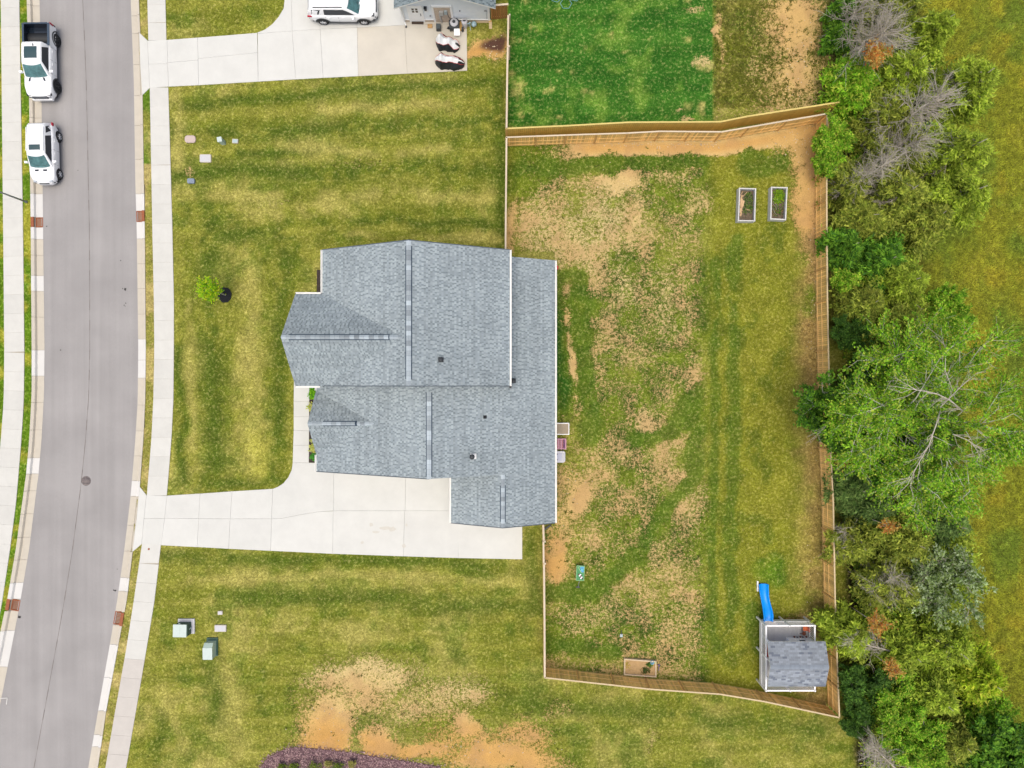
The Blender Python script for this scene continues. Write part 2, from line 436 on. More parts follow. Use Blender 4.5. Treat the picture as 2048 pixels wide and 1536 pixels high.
    for b in ((1235, 372, 70, 30, .82, .4), (1200, 450, 85, 80, .55, .1), (1262, 440, 20, 80, .66, .3), (1250, 580, 36, 90, .52, .15), (1185, 520, 40, 60, .46, .2), (1090, 470, 60, 90, .44, .2), (1030, 470, 22, 90, .75, .5), (1330, 600, 36, 110, .5, .2),
              (1130, 645, 26, 40, .9, .55), (1146, 730, 12, 100, .9, .4), (1150, 985, 52, 75, .8, .5), (1118, 1010, 45, 130, .66, .5), (1300, 835, 36, 50, .62, .3), (1240, 905, 40, 40, .55, .3), (1385, 1010, 50, 120, .5, .3),
              (1290, 1110, 110, 90, .5, .35), (1180, 1240, 90, 70, .5, .3), (1350, 1260, 70, 110, .56, .35), (1105, 1125, 22, 70, .9, .8), (1240, 1010, 60, 90, .45, .4), (1340, 345, 60, 50, .55, .3), (1390, 400, 40, 40, .62, .3),
              (1130, 310, 60, 25, .5, .3), (1250, 690, 60, 60, .42, .3), (1330, 1300, 80, 40, .5, .4), (1240, 1330, 60, 25, .5, .4)):
        blob(*b)
    bare = np.where(back, bare, 0)
    strip = (1 - sst(0, 26, np.abs(gy - np.interp(gx, [1012, 1256, 1440, 1640], [300, 296, 296, 262])) )) * back * sst(1100, 1170, wx)
    bare = np.maximum(bare, np.minimum(1, strip * 1.8)); soilo = np.maximum(soilo, strip * 0.75)
    east = sst(1560, 1625, wx) * back
    bare = np.maximum(bare, east * np.interp(gy, [250, 380, 480, 560, 900, 1400], [.95, .9, .6, .3, .2, .25]))
    G = mixc(G, S3(164, 134, 82), east * np.interp(gy, [250, 500, 900, 1100, 1400], [.9, .9, .75, .55, .8]) * sst(.3, .6, n1 * .5 + n2 * .5 + .1)); soilo = np.where(east > 0.2, np.interp(gy, [250, 480, 600], [.7, .6, .35]), soilo)
    blob(1590, 300, 60, 60, .9, .6); blob(1610, 440, 30, 45, .8, .7); blob(1590, 1240, 40, 25, .7, .6)
    if True:
        lawnE = sst(1400, 1440, gx) * (1 - sst(1560, 1620, wx)) * back
        G = mixc(G, np.array(S3(130, 131, 40)), lawnE * 0.8)
        G = mixc(G, dark, sst(.56, .7, fbm(gx / 26, gy / 40, 77)) * lawnE * 0.6)
    for pl, w in (([(1431, 520), (1430, 900), (1425, 1300)], 12), ([(1470, 480), (1465, 900), (1462, 1250)], 18), ([(1095, 1185), (1190, 1182), (1262, 1120), (1330, 1025), (1385, 950), (1395, 870)], 24), ([(1120, 560), (1128, 800)], 18), ([(1030, 330), (1230, 335), (1400, 320)], 22),
                  ([(1500, 330), (1560, 330)], 34), ([(1270, 880), (1340, 860), (1395, 780)], 26), ([(1180, 870), (1175, 780), (1160, 560)], 26), ([(1095, 1290), (1230, 1310)], 20), ([(1540, 1130), (1560, 1160)], 30), ([(1520, 1300), (1500, 1220)], 24)):
        k = (1 - sst(w * .4, w, seg_dist(wx * .5 + gx * .5, wy * .5 + gy * .5, pl) * (0.5 + 1.0 * n2))) * back * sst(.25, .55, n3 * .6 + n1 * .4 + .1)
        G = mixc(G, S3(76, 102, 28), k * .75); bare = bare * (1 - k * .7)
    blob(1545, 1150, 34, 30, .55, None, 'g', S3(76, 124, 24))
    blob(1118, 720, 14, 110, .95, None, 'g', S3(44, 92, 26)); bare = np.where((np.abs(gx - 1118) < 18) & (gy > 650) & (gy < 830), bare * .25, bare)
    # south bare ground
    for b in ((655, 1450, 75, 80, .95, .95), (720, 1350, 150, 55, .74, .15), (900, 1390, 120, 45, .6, .15), (935, 1450, 50, 32, .92, .9), (1000, 1520, 150, 40, .95, .9), (760, 1485, 40, 48, .9, .95), (1050, 1470, 80, 50, .6, .8),
              (840, 1420, 130, 60, .55, .3), (700, 1400, 130, 60, .6, .4), (940, 1490, 160, 50, .6, .8), (1120, 1420, 40, 30, .4, .4), (1300, 1480, 20, 40, .4, .3), (820, 1500, 120, 25, .8, .85)):
        blob(*b)
    for b in ((980, 100, 48, 36, .95, .8), (960, 115, 24, 20, 1, .9), (730, 330, 110, 18, .26, .2), (545, 400, 60, 26, .3, .2), (380, 345, 16, 22, .5, .2), (450, 600, 60, 60, .12, .2), (640, 545, 12, 40, .4, .4)):
        blob(*b)
    # neighbour's dense lawn and the rough strip beside it
    nb = (gx > 1016) & (gx < 1424) & (gy < 285)
    k = (1 - sst(0.0, 8.0, np.abs(gx - 1220) - 203)) * (1 - sst(245, 275, gy)) * (gx > 1014)
    lawnN = mixc(mixc(np.broadcast_to(vivid, sh + (3,)), S3(46, 96, 26), sst(.35, .65, fbm(gx / 120, gy / 16, 41))), S3(104, 140, 50), sst(.5, .75, fbm(gx / 40, gy / 40, 43)) * .8)
    lawnN = mixc(lawnN, S3(178, 168, 98), sst(.6, .78, fbm(gx / 26, gy / 26, 45) + .12 * (sst(1300, 1420, gx) + (1 - sst(1030, 1130, gx))) - .1) * .8)
    G = mixc(G, lawnN, k); bare = bare * (1 - k)
    for b in ((1360, 225, 26, 10, .6, .2), (1402, 115, 12, 20, .6, .2), (1378, 8, 30, 14, .6, .2), (1385, 245, 30, 8, .7, .3)): blob(*b)
    ns = (gx > 1424) & (gy < 260) & (gx < 1680)
    bare = np.where(ns, np.maximum(bare, .3 + .25 * sst(1480, 1560, gx)), bare)
    for b in ((1590, 50, 75, 100, .95, .6), (1580, 150, 75, 70, .88, .5), (1500, 150, 30, 50, .5, .3), (1433, 70, 8, 80, .8, .5), (1610, 210, 40, 20, .7, .3)): blob(*b)
    # left and right verges
    vl = (gx < road_Lv(gy) + 4)
    G = np.where(vl[..., None], mixc(np.broadcast_to(S3(90, 124, 24), sh + (3,)), S3(150, 150, 50), sst(.5, .75, n2)), G); bare = np.where(vl, .05, bare)
    vr = (gx > road_Rv(gy)) & (gx < walk_v(gy))
    G = np.where(vr[..., None], mixc(mixc(np.broadcast_to(S3(140, 138, 62), sh + (3,)), S3(178, 162, 100), sst(.45, .7, n2)), S3(92, 122, 30), sst(560, 500, gy) * 0 + (gy < 330) * sst(.35, .6, n1)), G)
    bare = np.where(vr, np.where(gy > 330, .28, .08), bare)
    # belt of trees and the meadow beyond
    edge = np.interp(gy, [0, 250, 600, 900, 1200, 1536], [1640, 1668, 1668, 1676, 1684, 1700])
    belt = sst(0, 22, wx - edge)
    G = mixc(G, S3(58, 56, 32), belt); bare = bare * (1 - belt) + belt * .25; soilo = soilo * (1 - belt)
    medge = np.interp(gy, [0, 200, 420, 600, 900, 1100, 1300, 1536], [1800, 1870, 1850, 1800, 1900, 1880, 1900, 1930])
    mead = sst(-15, 45, wx - medge)
    mc = mixc(mixc(mixc(np.broadcast_to(S3(124, 128, 38), sh + (3,)), S3(146, 142, 46), sst(.45, .7, n1) * .5), S3(106, 122, 40), sst(.45, .68, fbm(gx / 70, gy / 110, 51))), S3(154, 138, 42), sst(.58, .75, fbm(gx / 50, gy / 50, 53)) * .4)
    G = mixc(G, mc * .95, mead); bare = bare * (1 - mead)
    soil = mixc(np.broadcast_to(S3(224, 204, 146), sh + (3,)), S3(216, 164, 90), soilo)
    soil = mixc(soil, S3(196, 156, 108), sst(.5, .75, n2) * .45)
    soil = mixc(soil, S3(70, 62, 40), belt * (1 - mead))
    soil = mixc(soil, S3(96, 70, 60), (1 - sst(.5, 1.1, np.hypot((wx - 990) / 26, (wy - 92) / 26))))
    return np.clip(G * 1.33, 0, .6), np.clip(bare, 0, 1), np.clip(soil * 1.12, 0, .8)
road_Lv = np.vectorize(lambda y: (road_L(y) + curb_L(y)) / 2)
road_Rv = np.vectorize(road_R)
walk_v = np.vectorize(lambda y: walk_Ri(y) + 6)

# ------------------------------------------------------------------ ground sheet
STEP = 0.2
gxs = np.concatenate([[-3000, -600, -150, -70], np.arange(-45, 45.01, STEP), [70, 150, 600, 3000]])
gys = np.concatenate([[-3000, -600, -150, -60], np.arange(-34, 34.01, STEP), [60, 150, 600, 3000]])
GX, GY = np.meshgrid(gxs, gys)
PXg, PYg = np.clip(1024 + GX * 27, -300, 2400), np.clip(768 - GY * 27, -200, 1740)
_ys = np.linspace(-400, 1900, 300)
cl = np.interp(PYg, _ys, [curb_L(y) for y in _ys]); cr = np.interp(PYg, _ys, [curb_R(y) for y in _ys])
rl = lambda f, g: np.interp(g, _ys, [f(y) for y in _ys])
road_Lv = lambda g: (rl(road_L, g) + rl(curb_L, g)) / 2
road_Rv = lambda g: rl(road_R, g)
walk_v = lambda g: rl(walk_Ri, g) + 6
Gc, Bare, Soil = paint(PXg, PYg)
ink = np.minimum(PXg - cl, cr - PXg)
GZ = (fbm(GX / 2.5, GY / 2.5, 3) - 0.5) * 0.03 - 0.015
GZ = np.where(ink > 4.0, -0.40, GZ)
far = (np.abs(GX) > 60) | (np.abs(GY) > 45)
GZ = np.where(far & (ink <= 4), -0.02, GZ)
ny, nx = GX.shape
gv = np.stack([GX, GY, GZ], -1).reshape(-1, 3)
ii, jj = np.meshgrid(np.arange(ny - 1), np.arange(nx - 1), indexing='ij')
q = np.stack([ii * nx + jj, ii * nx + jj + 1, (ii + 1) * nx + jj + 1, (ii + 1) * nx + jj], -1).reshape(-1, 4)
gme = bpy.data.meshes.new('ground')
gme.vertices.add(len(gv)); gme.vertices.foreach_set('co', gv.astype(np.float32).ravel())
gme.loops.add(q.size); gme.loops.foreach_set('vertex_index', q.astype(np.int32).ravel())
gme.polygons.add(len(q)); gme.polygons.foreach_set('loop_start', np.arange(0, q.size, 4, dtype=np.int32))
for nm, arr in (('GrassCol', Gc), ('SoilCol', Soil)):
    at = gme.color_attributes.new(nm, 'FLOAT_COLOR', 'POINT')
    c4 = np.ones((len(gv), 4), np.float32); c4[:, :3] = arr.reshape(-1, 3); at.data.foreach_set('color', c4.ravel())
at = gme.attributes.new('Bare', 'FLOAT', 'POINT'); at.data.foreach_set('value', Bare.astype(np.float32).ravel())
gme.update(calc_edges=True)
gme.polygons.foreach_set('use_smooth', [True] * len(q))

def ground_material():
    m = bpy.data.materials.new('lawn and soil')
    nt, b = nodes_of(m); L = nt.links; N = nt.nodes.new
    def math_(op, a, b_=None, c=None):
        n = N('ShaderNodeMath'); n.operation = op
        for i, v in enumerate((a, b_, c)):
            if v is None: continue
            if isinstance(v, (int, float)): n.inputs[i].default_value = v
            else: L.new(v, n.inputs[i])
        return n.outputs[0]
    geo = N('ShaderNodeNewGeometry')
    def noise(scale, detail=5, rough=0.6, dist=0.0):
        n = N('ShaderNodeTexNoise'); n.inputs['Scale'].default_value = scale; n.inputs['Detail'].default_value = detail
        n.inputs['Roughness'].default_value = rough; n.inputs['Distortion'].default_value = dist
        L.new(geo.outputs['Position'], n.inputs['Vector']); return n.outputs['Fac']
    def attr(nm):
        a = N('ShaderNodeAttribute'); a.attribute_name = nm; return a
    def mix(f, a, b_, mode='MIX'):
        n = N('ShaderNodeMix'); n.data_type = 'RGBA'; n.blend_type = mode
        if isinstance(f, (int, float)): n.inputs[0].default_value = f
        else: L.new(f, n.inputs[0])
        for i, v in ((6, a), (7, b_)):
            if isinstance(v, tuple): n.inputs[i].default_value = (*v, 1)
            else: L.new(v, n.inputs[i])
        return n.outputs[2]
    def ramp(v, a, b_, lo=0.0, hi=1.0):
        n = N('ShaderNodeMapRange'); n.interpolation_type = 'SMOOTHSTEP'
        L.new(v, n.inputs['Value'])
        for k, x in (('From Min', a), ('From Max', b_), ('To Min', lo), ('To Max', hi)): n.inputs[k].default_value = x
        return n.outputs[0]
    g, s, ba = attr('GrassCol').outputs['Color'], attr('SoilCol').outputs['Color'], attr('Bare').outputs['Fac']
    nb = noise(2.8, 5, 0.6)
    ns = noise(5.0, 5, 0.62, 0.3)
    nf = noise(13.0, 4, 0.62)
    nm = noise(0.9, 5, 0.6)
    # grass: dry blades, darker clumps
    dry = ramp(noise(5.0, 5, 0.65, 0.4), 0.50, 0.68)
    gcol = mix(math_('MULTIPLY', dry, 0.5), g, mix(0.5, g, A(226, 206, 140)))
    gcol = mix(1.0, gcol, ramp(ns, 0.3, 0.7, 0.74, 1.26), 'MULTIPLY')
    gcol = mix(1.0, gcol, ramp(nf, 0.3, 0.7, 0.70, 1.30), 'MULTIPLY')
    gcol = mix(1.0, gcol, ramp(nm, 0.3, 0.7, 0.84, 1.16), 'MULTIPLY')
    # soil: pale crumbs and damp spots
    scol = mix(1.0, s, ramp(nf, 0.25, 0.75, 0.86, 1.10), 'MULTIPLY')
    scol = mix(1.0, scol, ramp(nm, 0.3, 0.7, 0.92, 1.06), 'MULTIPLY')
    nsum = math_('ADD', math_('MULTIPLY', noise(4.6, 4, 0.6, 0.2), 0.55), math_('MULTIPLY', noise(10.0, 3, 0.6), 0.45))
    # threshold falls as the bare fraction rises
    th = ramp(ba, 0.0, 1.0, 0.0, 1.0)
    t = math_('ADD', math_('MULTIPLY', nsum, 2.2), math_('SUBTRACT', ba, 1.6))
    f = ramp(t, -0.22, 0.22)
    f = math_('MULTIPLY', f, ramp(ba, 0.02, 0.16))
    edge = math_('MULTIPLY', ramp(t, -0.5, -0.05), ramp(ba, 0.12, 0.4))
    gedge = mix(math_('MULTIPLY', edge, 0.45), gcol, mix(1.0, gcol, (0.62, 0.78, 0.60), 'MULTIPLY'))
    L.new(mix(f, gedge, scol), b.inputs['Base Color'])
    b.inputs['Roughness'].default_value = 0.95
    b.inputs['Specular IOR Level'].default_value = 0.1
    hgt = math_('ADD', math_('MULTIPLY', math_('SUBTRACT', 1.0, f), 0.6), math_('ADD', math_('MULTIPLY', nf, 0.5), math_('MULTIPLY', ns, 0.5)))
    bp = N('ShaderNodeBump'); bp.inputs['Strength'].default_value = 0.8; bp.inputs['Distance'].default_value = 0.06
    L.new(hgt, bp.inputs['Height']); L.new(bp.outputs[0], b.inputs['Normal'])
    return m
gme.materials.append(ground_material())
ground = put('ground', gme); ground['kind'] = 'structure'

def grid_at(arr, x, y):
    i = np.clip(np.searchsorted(gys, y) - 1, 0, ny - 1); j = np.clip(np.searchsorted(gxs, x) - 1, 0, nx - 1)
    return arr[i, j]

# ------------------------------------------------------------------ road
def road_mat():
    m = mk('grey asphalt', A(176, 170, 168), 0.9, 0.0)
    nt, b = m.node_tree, m.node_tree.nodes['Principled BSDF']; L = nt.links
    geo = nt.nodes.new('ShaderNodeNewGeometry')
    mp = nt.nodes.new('ShaderNodeMapping'); mp.inputs['Scale'].default_value = (1.6, 0.03, 1); mp.inputs['Rotation'].default_value = (0, 0, 0)
    L.new(geo.outputs['Position'], mp.inputs['Vector'])
    def nz(sc, src, d=4):
        n = nt.nodes.new('ShaderNodeTexNoise'); n.inputs['Scale'].default_value = sc; n.inputs['Detail'].default_value = d; L.new(src, n.inputs['Vector']); return n.outputs['Fac']
    def mr(v, a, b_, lo, hi):
        n = nt.nodes.new('ShaderNodeMapRange'); L.new(v, n.inputs['Value'])
        for k, x in (('From Min', a), ('From Max', b_), ('To Min', lo), ('To Max', hi)): n.inputs[k].default_value = x
        return n.outputs[0]
    def mul(a, v):
        n = nt.nodes.new('ShaderNodeMix'); n.data_type = 'RGBA'; n.blend_type = 'MULTIPLY'; n.inputs[0].default_value = 1
        if isinstance(a, tuple): n.inputs[6].default_value = (*a, 1)
        else: L.new(a, n.inputs[6])
        L.new(v, n.inputs[7]); return n.outputs[2]
    c = mul(A(179, 175.5, 174), mr(nz(1.0, mp.outputs[0]), .3, .7, .93, 1.07))
    c = mul(c, mr(nz(0.35, geo.outputs['Position']), .3, .7, .92, 1.08))
    c = mul(c, mr(nz(45, geo.outputs['Position'], 3), .25, .75, .86, 1.14))
    L.new(c, b.inputs['Base Color'])
    return m
ys_r = list(range(-160, 1720, 20))
mb = MB()
rows = []
for y in ys_r:
    a, b_ = P(road_L(y) - 3, y), P(road_R(y) + 3, y)
    rows.append([(a.x + (b_.x - a.x) * k / 6, a.y, -0.115 + 0.05 * (1 - (k / 3 - 1) ** 2)) for k in range(7)])
mb.grid(rows, flip=False)
road = mb.build('road', road_mat()); road['kind'] = 'structure'
# seam along the crown of the road
mb = MB()
for y in range(-60, 1600, 20):
    for s_, w in ((0, 0),):
        f = 0.478 + 0.02 * math.sin(y / 260)
        p0 = P(road_L(y) + (road_R(y) - road_L(y)) * f, y); p1 = P(road_L(y + 20) + (road_R(y + 20) - road_L(y + 20)) * (0.478 + 0.02 * math.sin((y + 20) / 260)), y + 20)
        w = 0.018 + 0.008 * math.sin(y * 1.7)
        mb.add([(p0.x - w, p0.y, -0.0605), (p0.x + w, p0.y, -0.0605), (p1.x + w, p1.y, -0.0605), (p1.x - w, p1.y, -0.0605)], [(3, 2, 1, 0)])
o = mb.build('road_seam', mk('road seam', A(140, 132, 128), 0.9, 0.25, 3), road)

# ------------------------------------------------------------------ kerbs with gutters, storm drains in them
def strip_section(fa, fb, y0, y1, prof, mat_, name, parent):
    """prof = [(u 0..1 from fa to fb, z)]"""
    n = max(1, int((y1 - y0) / 18))
    rows = []
    for k in range(n + 1):
        y = y0 + (y1 - y0) * k / n
        a, b_ = P(fa(y), y), P(fb(y), y)
        rows.append([(a.x + (b_.x - a.x) * u, a.y, z) for u, z in prof])
    m_ = MB().grid(rows, smooth=False, flip=fa(0) > fb(0))
    for r, fl in ((rows[0], fa(0) < fb(0)), (rows[-1], fa(0) > fb(0))):
        m_.add(r, [list(range(len(r)))[::-1 if fl else 1]])
    return m_.build(name, mat_, parent)
PROF = [(0, -.3), (0, -.105), (.62, -.125), (.70, .02), (.74, .035), (1, .04), (1, -.3)]
PROF_LOW = [(0, -.3), (0, -.105), (.62, -.12), (.80, -.04), (1, .02), (1, -.3)]
def kerb(name, fa, fb, cuts, new, low, gaps):
    base = MB()
    rows = []
    for y in range(-160, 1720, 20):
        a, b_ = P(fa(y), y), P(fb(y), y)
        rows.append([(a.x + (b_.x - a.x) * u, a.y, z) for u, z in ((0.02, -.16), (.66, -.16), (.74, -.03), (.98, -.03))])
    base.grid(rows, smooth=False, flip=fa(0) > fb(0))
    st = base.build(name, M['joint']); st['kind'] = 'structure'
    for y0, y1 in zip(cuts[:-1], cuts[1:]):
        if any(abs(y0 - g[0]) < 2 for g in gaps): continue
        nw = any(a - 2 <= y0 and y1 <= b_ + 2 for a, b_ in new)
        lw = any(a - 4 <= y0 and y1 <= b_ + 4 for a, b_ in low)
        strip_section(fa, fb, y0 + .35, y1 - .35, PROF_LOW if lw else PROF, M['curb_new'] if nw else M['curb_old'], 'kerb_section', st)
    return st
kerb('kerb', road_R, curb_R, [-160, -60, 30, 66, 128, 190, 250, 318, 387, 421, 443, 477, 527, 577, 628, 678, 720, 756, 810, 862, 912, 962, 993, 1051, 1103, 1156, 1183, 1224, 1251, 1290, 1356, 1423, 1471, 1495, 1560, 1640, 1700],
     [(387, 421), (443, 477), (678, 756), (962, 993), (1156, 1183), (1290, 1423), (1471, 1495)], [(66, 190), (993, 1103)], [(421, 443), (1224, 1251)])
kerb('kerb', road_L, curb_L, [-160, -60, 10, 80, 150, 235, 310, 387, 434, 454, 478, 510, 551, 582, 634, 700, 752, 805, 860, 916, 948, 982, 1028, 1075, 1120, 1166, 1199, 1222, 1262, 1335, 1420, 1520, 1620, 1700],
     [(387, 434), (454, 478), (551, 582), (700, 752), (916, 948), (1166, 1199), (1262, 1335)], [], [(434, 454), (1199, 1222)])

def storm_drain(fa, fb, y0, y1, label, right):
    ym = (y0 + y1) / 2
    a, b_ = P(fa(ym), ym), P(fb(ym), ym)
    ln = (y1 - y0) / 27 - 0.02
    c = (a + b_) / 2
    t = thing('storm_drain', label, 'storm drain', (c.x, c.y, -.12), group='rusty kerb inlets')
    w = abs(b_.x - a.x); sg = 1 if b_.x > a.x else -1
    d = P(fa(y0), y0) - P(fa(y1), y1); rz = math.atan2(d.x, -d.y) * -1
    rz = -math.atan2(d.x, d.y)
    Mr = Matrix.Rotation(rz, 4, 'Z')
    def loc(x, y, z): v = Mr @ Vector((x, y, 0)); return (c.x + v.x, c.y + v.y, z)
    f = MB()
    f.box(loc(-sg * w * .5 + sg * .03, 0, -.13), (.06, ln, .06), rz=rz).box(loc(sg * w * .13, 0, -.13), (.05, ln, .06), rz=rz)
    for s in (-1, 1): f.box(loc(-sg * w * .18, s * (ln / 2 - .03), -.128), (w * .62, .06, .06), rz=rz)
    f.build('frame', M['rust'], t)
    MB().box(loc(-sg * w * .1, 0, -.22), (w * .8, ln - .02, .02), rz=rz).build('sump', M['hole'], t)
    h = MB(); h.box(loc(sg * w * .36, 0, .03), (w * .28, ln, .05), rz=rz); h.box(loc(sg * w * .25, 0, -.03), (.03, ln * .9, .07), rz=rz, m=1)
    h.build('hood', [M['rust'], M['hole']], t)
    n = 9
    for k in range(n):
        y = -ln / 2 + .06 + (ln - .12) * (k + .5) / n
        MB().box(loc(-sg * w * .18, y, -.13), (w * .58, .034, .03), rz=rz).build('grate_bar', M['rust'], t)
storm_drain(road_R, curb_R, 421, 443, 'rusty kerb drain on the house side of the road, upper of the two there', True)
storm_drain(road_R, curb_R, 1224, 1251, 'rusty kerb drain on the house side, lower one near the green boxes', True)
storm_drain(road_L, curb_L, 434, 454, 'rusty kerb drain across the road, just below the parked cars', False)
storm_drain(road_L, curb_L, 1199, 1222, 'rusty kerb drain across the road near the lower left corner', False)

# ------------------------------------------------------------------ pavements and driveways of separate slabs
def inset(poly, d):
    pts = [Vector((p[0], p[1])) for p in poly]
    n = len(pts)
    ar = sum(pts[i].x * pts[(i + 1) % n].y - pts[(i + 1) % n].x * pts[i].y for i in range(n))
    if ar < 0: pts = pts[::-1]
    out = []
    for i in range(n):
        p0, p1, p2 = pts[i - 1], pts[i], pts[(i + 1) % n]
        e1, e2 = (p1 - p0).normalized(), (p2 - p1).normalized()
        n1, n2 = Vector((-e1.y, e1.x)), Vector((-e2.y, e2.x))
        bis = n1 + n2
        k = d / max(0.3, (1 + n1.dot(n2)) / 2) / 2
        out.append(p1 + bis * k)
    return out
def slab(poly_px, z, parent, mat_, name='slab', ins=0.007):
    w = [P(x, y) for x, y in poly_px]
    top = inset(w, ins); low = inset(w, ins - 0.004)
    n = len(top)
    mb_ = MB()
    zz = [z + random.uniform(-.003, .003)] * n
    mb_.add([(p.x, p.y, z - .06) for p in low] + [(p.x, p.y, z - .008) for p in low] + [(p.x, p.y, q_) for p, q_ in zip(top, zz)],
            [[i, (i + 1) % n, n + (i + 1) % n, n + i] for i in range(n)] + [[n + i, n + (i + 1) % n, 2 * n + (i + 1) % n, 2 * n + i] for i in range(n)] + [list(range(2 * n, 3 * n))])
    return mb_.build(name, mat_, parent)
def pavement(fa, fb, skip, name):
    ys = []
    y = -60
    while y < 1600:
        ys.append(y); y += 38.4
    base = MB()
    for y in range(-160, 1720, 20):
        if any(a - 16 < y < b_ - 4 for a, b_ in skip): continue
        p = [P(fa(y) - .2, y), P(fb(y) + .2, y), P(fb(y + 20) + .2, y + 20), P(fa(y + 20) - .2, y + 20)]
        base.add([(v.x, v.y, .018) for v in p], [(3, 2, 1, 0)])
    st = base.build(name, M['joint']); st['kind'] = 'structure'
    segs = []
    lo = -60
    for a, b_ in skip + [(1660, 1660)]:
        n = max(1, round((a - lo) / 38.0))
        for k in range(n):
            segs.append((lo + (a - lo) * k / n, lo + (a - lo) * (k + 1) / n))
        lo = b_
    for y0, y1 in segs:
        tilt = 3.0 if y0 > 950 else -1.0 if y0 < 300 else 0
        if name == 'pavement' and fa is walk_Lo: tilt = -1.5 if y0 < 700 else 1.5
        if any(abs(y0 - s[1]) < 1 or abs(y1 - s[0]) < 1 for s in skip): tilt = 0
        grey = fa is walk_Ri and y0 > 1285
        slab([(fa(y0), y0), (fb(y0), y0 + tilt), (fb(y1), y1 + tilt), (fa(y1), y1)], .03, st, M['walk_grey'] if grey else M['walk'])
    return st
M['walk_grey'] = mk('greyer sidewalk concrete', A(222, 216, 208), 0.85, 0.05, 1.2, 0.15, 60, objvar=0.03)
pavement(walk_Ri, walk_Ro, [(81, 175), (991, 1088)], 'pavement')
pavement(walk_Lo, walk_Li, [], 'pavement')

def paved(name, lists, z):
    st = MB()
    for polys, mt in lists:
        for pl in polys:
            w = inset([P(x, y) for x, y in pl], -0.006)
            st.add([(p.x, p.y, z - .012) for p in w], [list(range(len(w)))])
    so = st.build(name, M['joint']); so['kind'] = 'structure'
    for polys, mt in lists:
        for pl in polys: slab(pl, z, so, mt, ins=-.010)
    return so
drive_main = paved('driveway', [(DRIVE['main'], M['drive'])], .03)
paved('driveway', [(DRIVE['neighbour'], M['drive']), (DRIVE['neighbour_tan'], M['drive_tan'])], .03)
paved('front_walk', [(DRIVE['walk'], M['drive'])], .03)
# edge board along the neighbour's driveway and faint stains
stain = MB()
def blotch(cx, cy, r, z, squash=1.0):
    c = P(cx, cy); n = 14
    stain.add([(c.x + math.cos(a) * r * random.uniform(.7, 1.15), c.y + math.sin(a) * r * squash * random.uniform(.7, 1.15), z) for a in [2 * math.pi * k / n for k in range(n)]], [list(range(n))])
for (x, y, r, s) in ((743, 1049, .16, 1), (785, 1058, .3, .6), (770, 1056, .4, .35), (752, 1064, .3, .3), (813, 1050, .10, 1), (725, 1085, .12, 1), (808, 1092, .16, 1)):
    blotch(x, y, r, .0345 + random.uniform(0, .002), s)
stain.build('stain', mk('oil stain', A(229, 225, 214), 0.8, 0.04, 6), drive_main)

# ------------------------------------------------------------------ manhole, valve cap, road marks
c = P(171, 962)
t = thing('manhole_cover', 'round grey manhole cover in the middle of the road', 'manhole cover', (c.x, c.y, -.062))
MB().lathe((c.x, c.y, -.09), [(0, .031), (.30, .031), (.30, .028)], 28).build('lid', mk('cast iron lid', A(150, 138, 136), .8, .15, 12, .6, 50), t)
MB().lathe((c.x, c.y, -.09), [(.31, .026), (.31, .034), (.345, .034), (.36, .02)], 28).build('rim', mk('cast iron rim', A(128, 118, 116), .8), t)
mb = MB()
for k in range(5):
    mb.box((c.x, c.y - .2 + k * .1, -.0575), (.4, .02, .006))
mb.build('tread', M['charcoal'], t)
c = P(298, 1098)
o = MB().lathe((c.x, c.y, .03), [(0, .012), (.07, .012), (.08, 0)], 16).build('valve_cap', M['rust'])
tag(o, 'small rusty round valve cap set in the pavement below the driveway', 'valve cap')
mk_paint = mk('white road paint', A(236, 234, 230), .8, .06, 8)
mb = MB()
for a, b_ in (((-4, 1398), (13, 1397)), ((13, 1397), (11, 1410))):
    mb.bar(P(*a) + Vector((0, 0, -.085)), P(*b_) + Vector((0, 0, -.085)), .06, .008)
o = mb.build('road_marking', mk_paint, road)

mb = MB()
for x, y, r in ((249, 578, .12), (244, 577, .05), (250, 606, .06), (247, 610, .05), (249, 612, .04), (229, 1182, .09), (226, 1181, .05), (240, 521, .05), (37, 1235, .13), (233, 1139, .04), (92, 452, .05), (155, 340, .04), (120, 700, .05), (210, 860, .05), (100, 1290, .06)):
    p = P(x, y); n = 9
    mb.add([(p.x + math.cos(2 * math.pi * k / n) * r * random.uniform(.5, 1.1), p.y + math.sin(2 * math.pi * k / n) * r * random.uniform(.5, 1.1), -.0595 if 100 < x < 200 else -.085 if x > 225 else -.075) for k in range(n)], [list(range(n))])
mb.build('tar_spot', mk('tar', (.035, .033, .032), .7), road)
# mulch beds
def bed(name, poly, z, m_):
    w = [P(x, y) for x, y in poly]
    mb_ = MB().prism([(p.x, p.y) for p in w], -.02, z)
    o_ = mb_.build(name, m_); o_['kind'] = 'structure'; return o_
bed('mulch_bed', BEDS['front'], .05, M['mulch_brown'])
bed('mulch_bed', BEDS['side'], .05, M['mulch_brown'])
M['mulch_plum'] = mk('plum brown mulch', A(136, 106, 110), .95, .3, 14, 1.0, 24)
bed('mulch_bed', BEDS['south'], .04, M['mulch_plum'])
c = P(450, 590)
mb = MB()
n = 28
ring = [(c.x + math.cos(2 * math.pi * k / n) * .49 * (1 + .05 * math.sin(k * 2.3)), c.y + math.sin(2 * math.pi * k / n) * .57 * (1 + .05 * math.sin(k * 1.7))) for k in range(n)]
mb.prism(ring, -.02, .05)
o = mb.build('mulch_ring', M['mulch_black']); o['kind'] = 'structure'

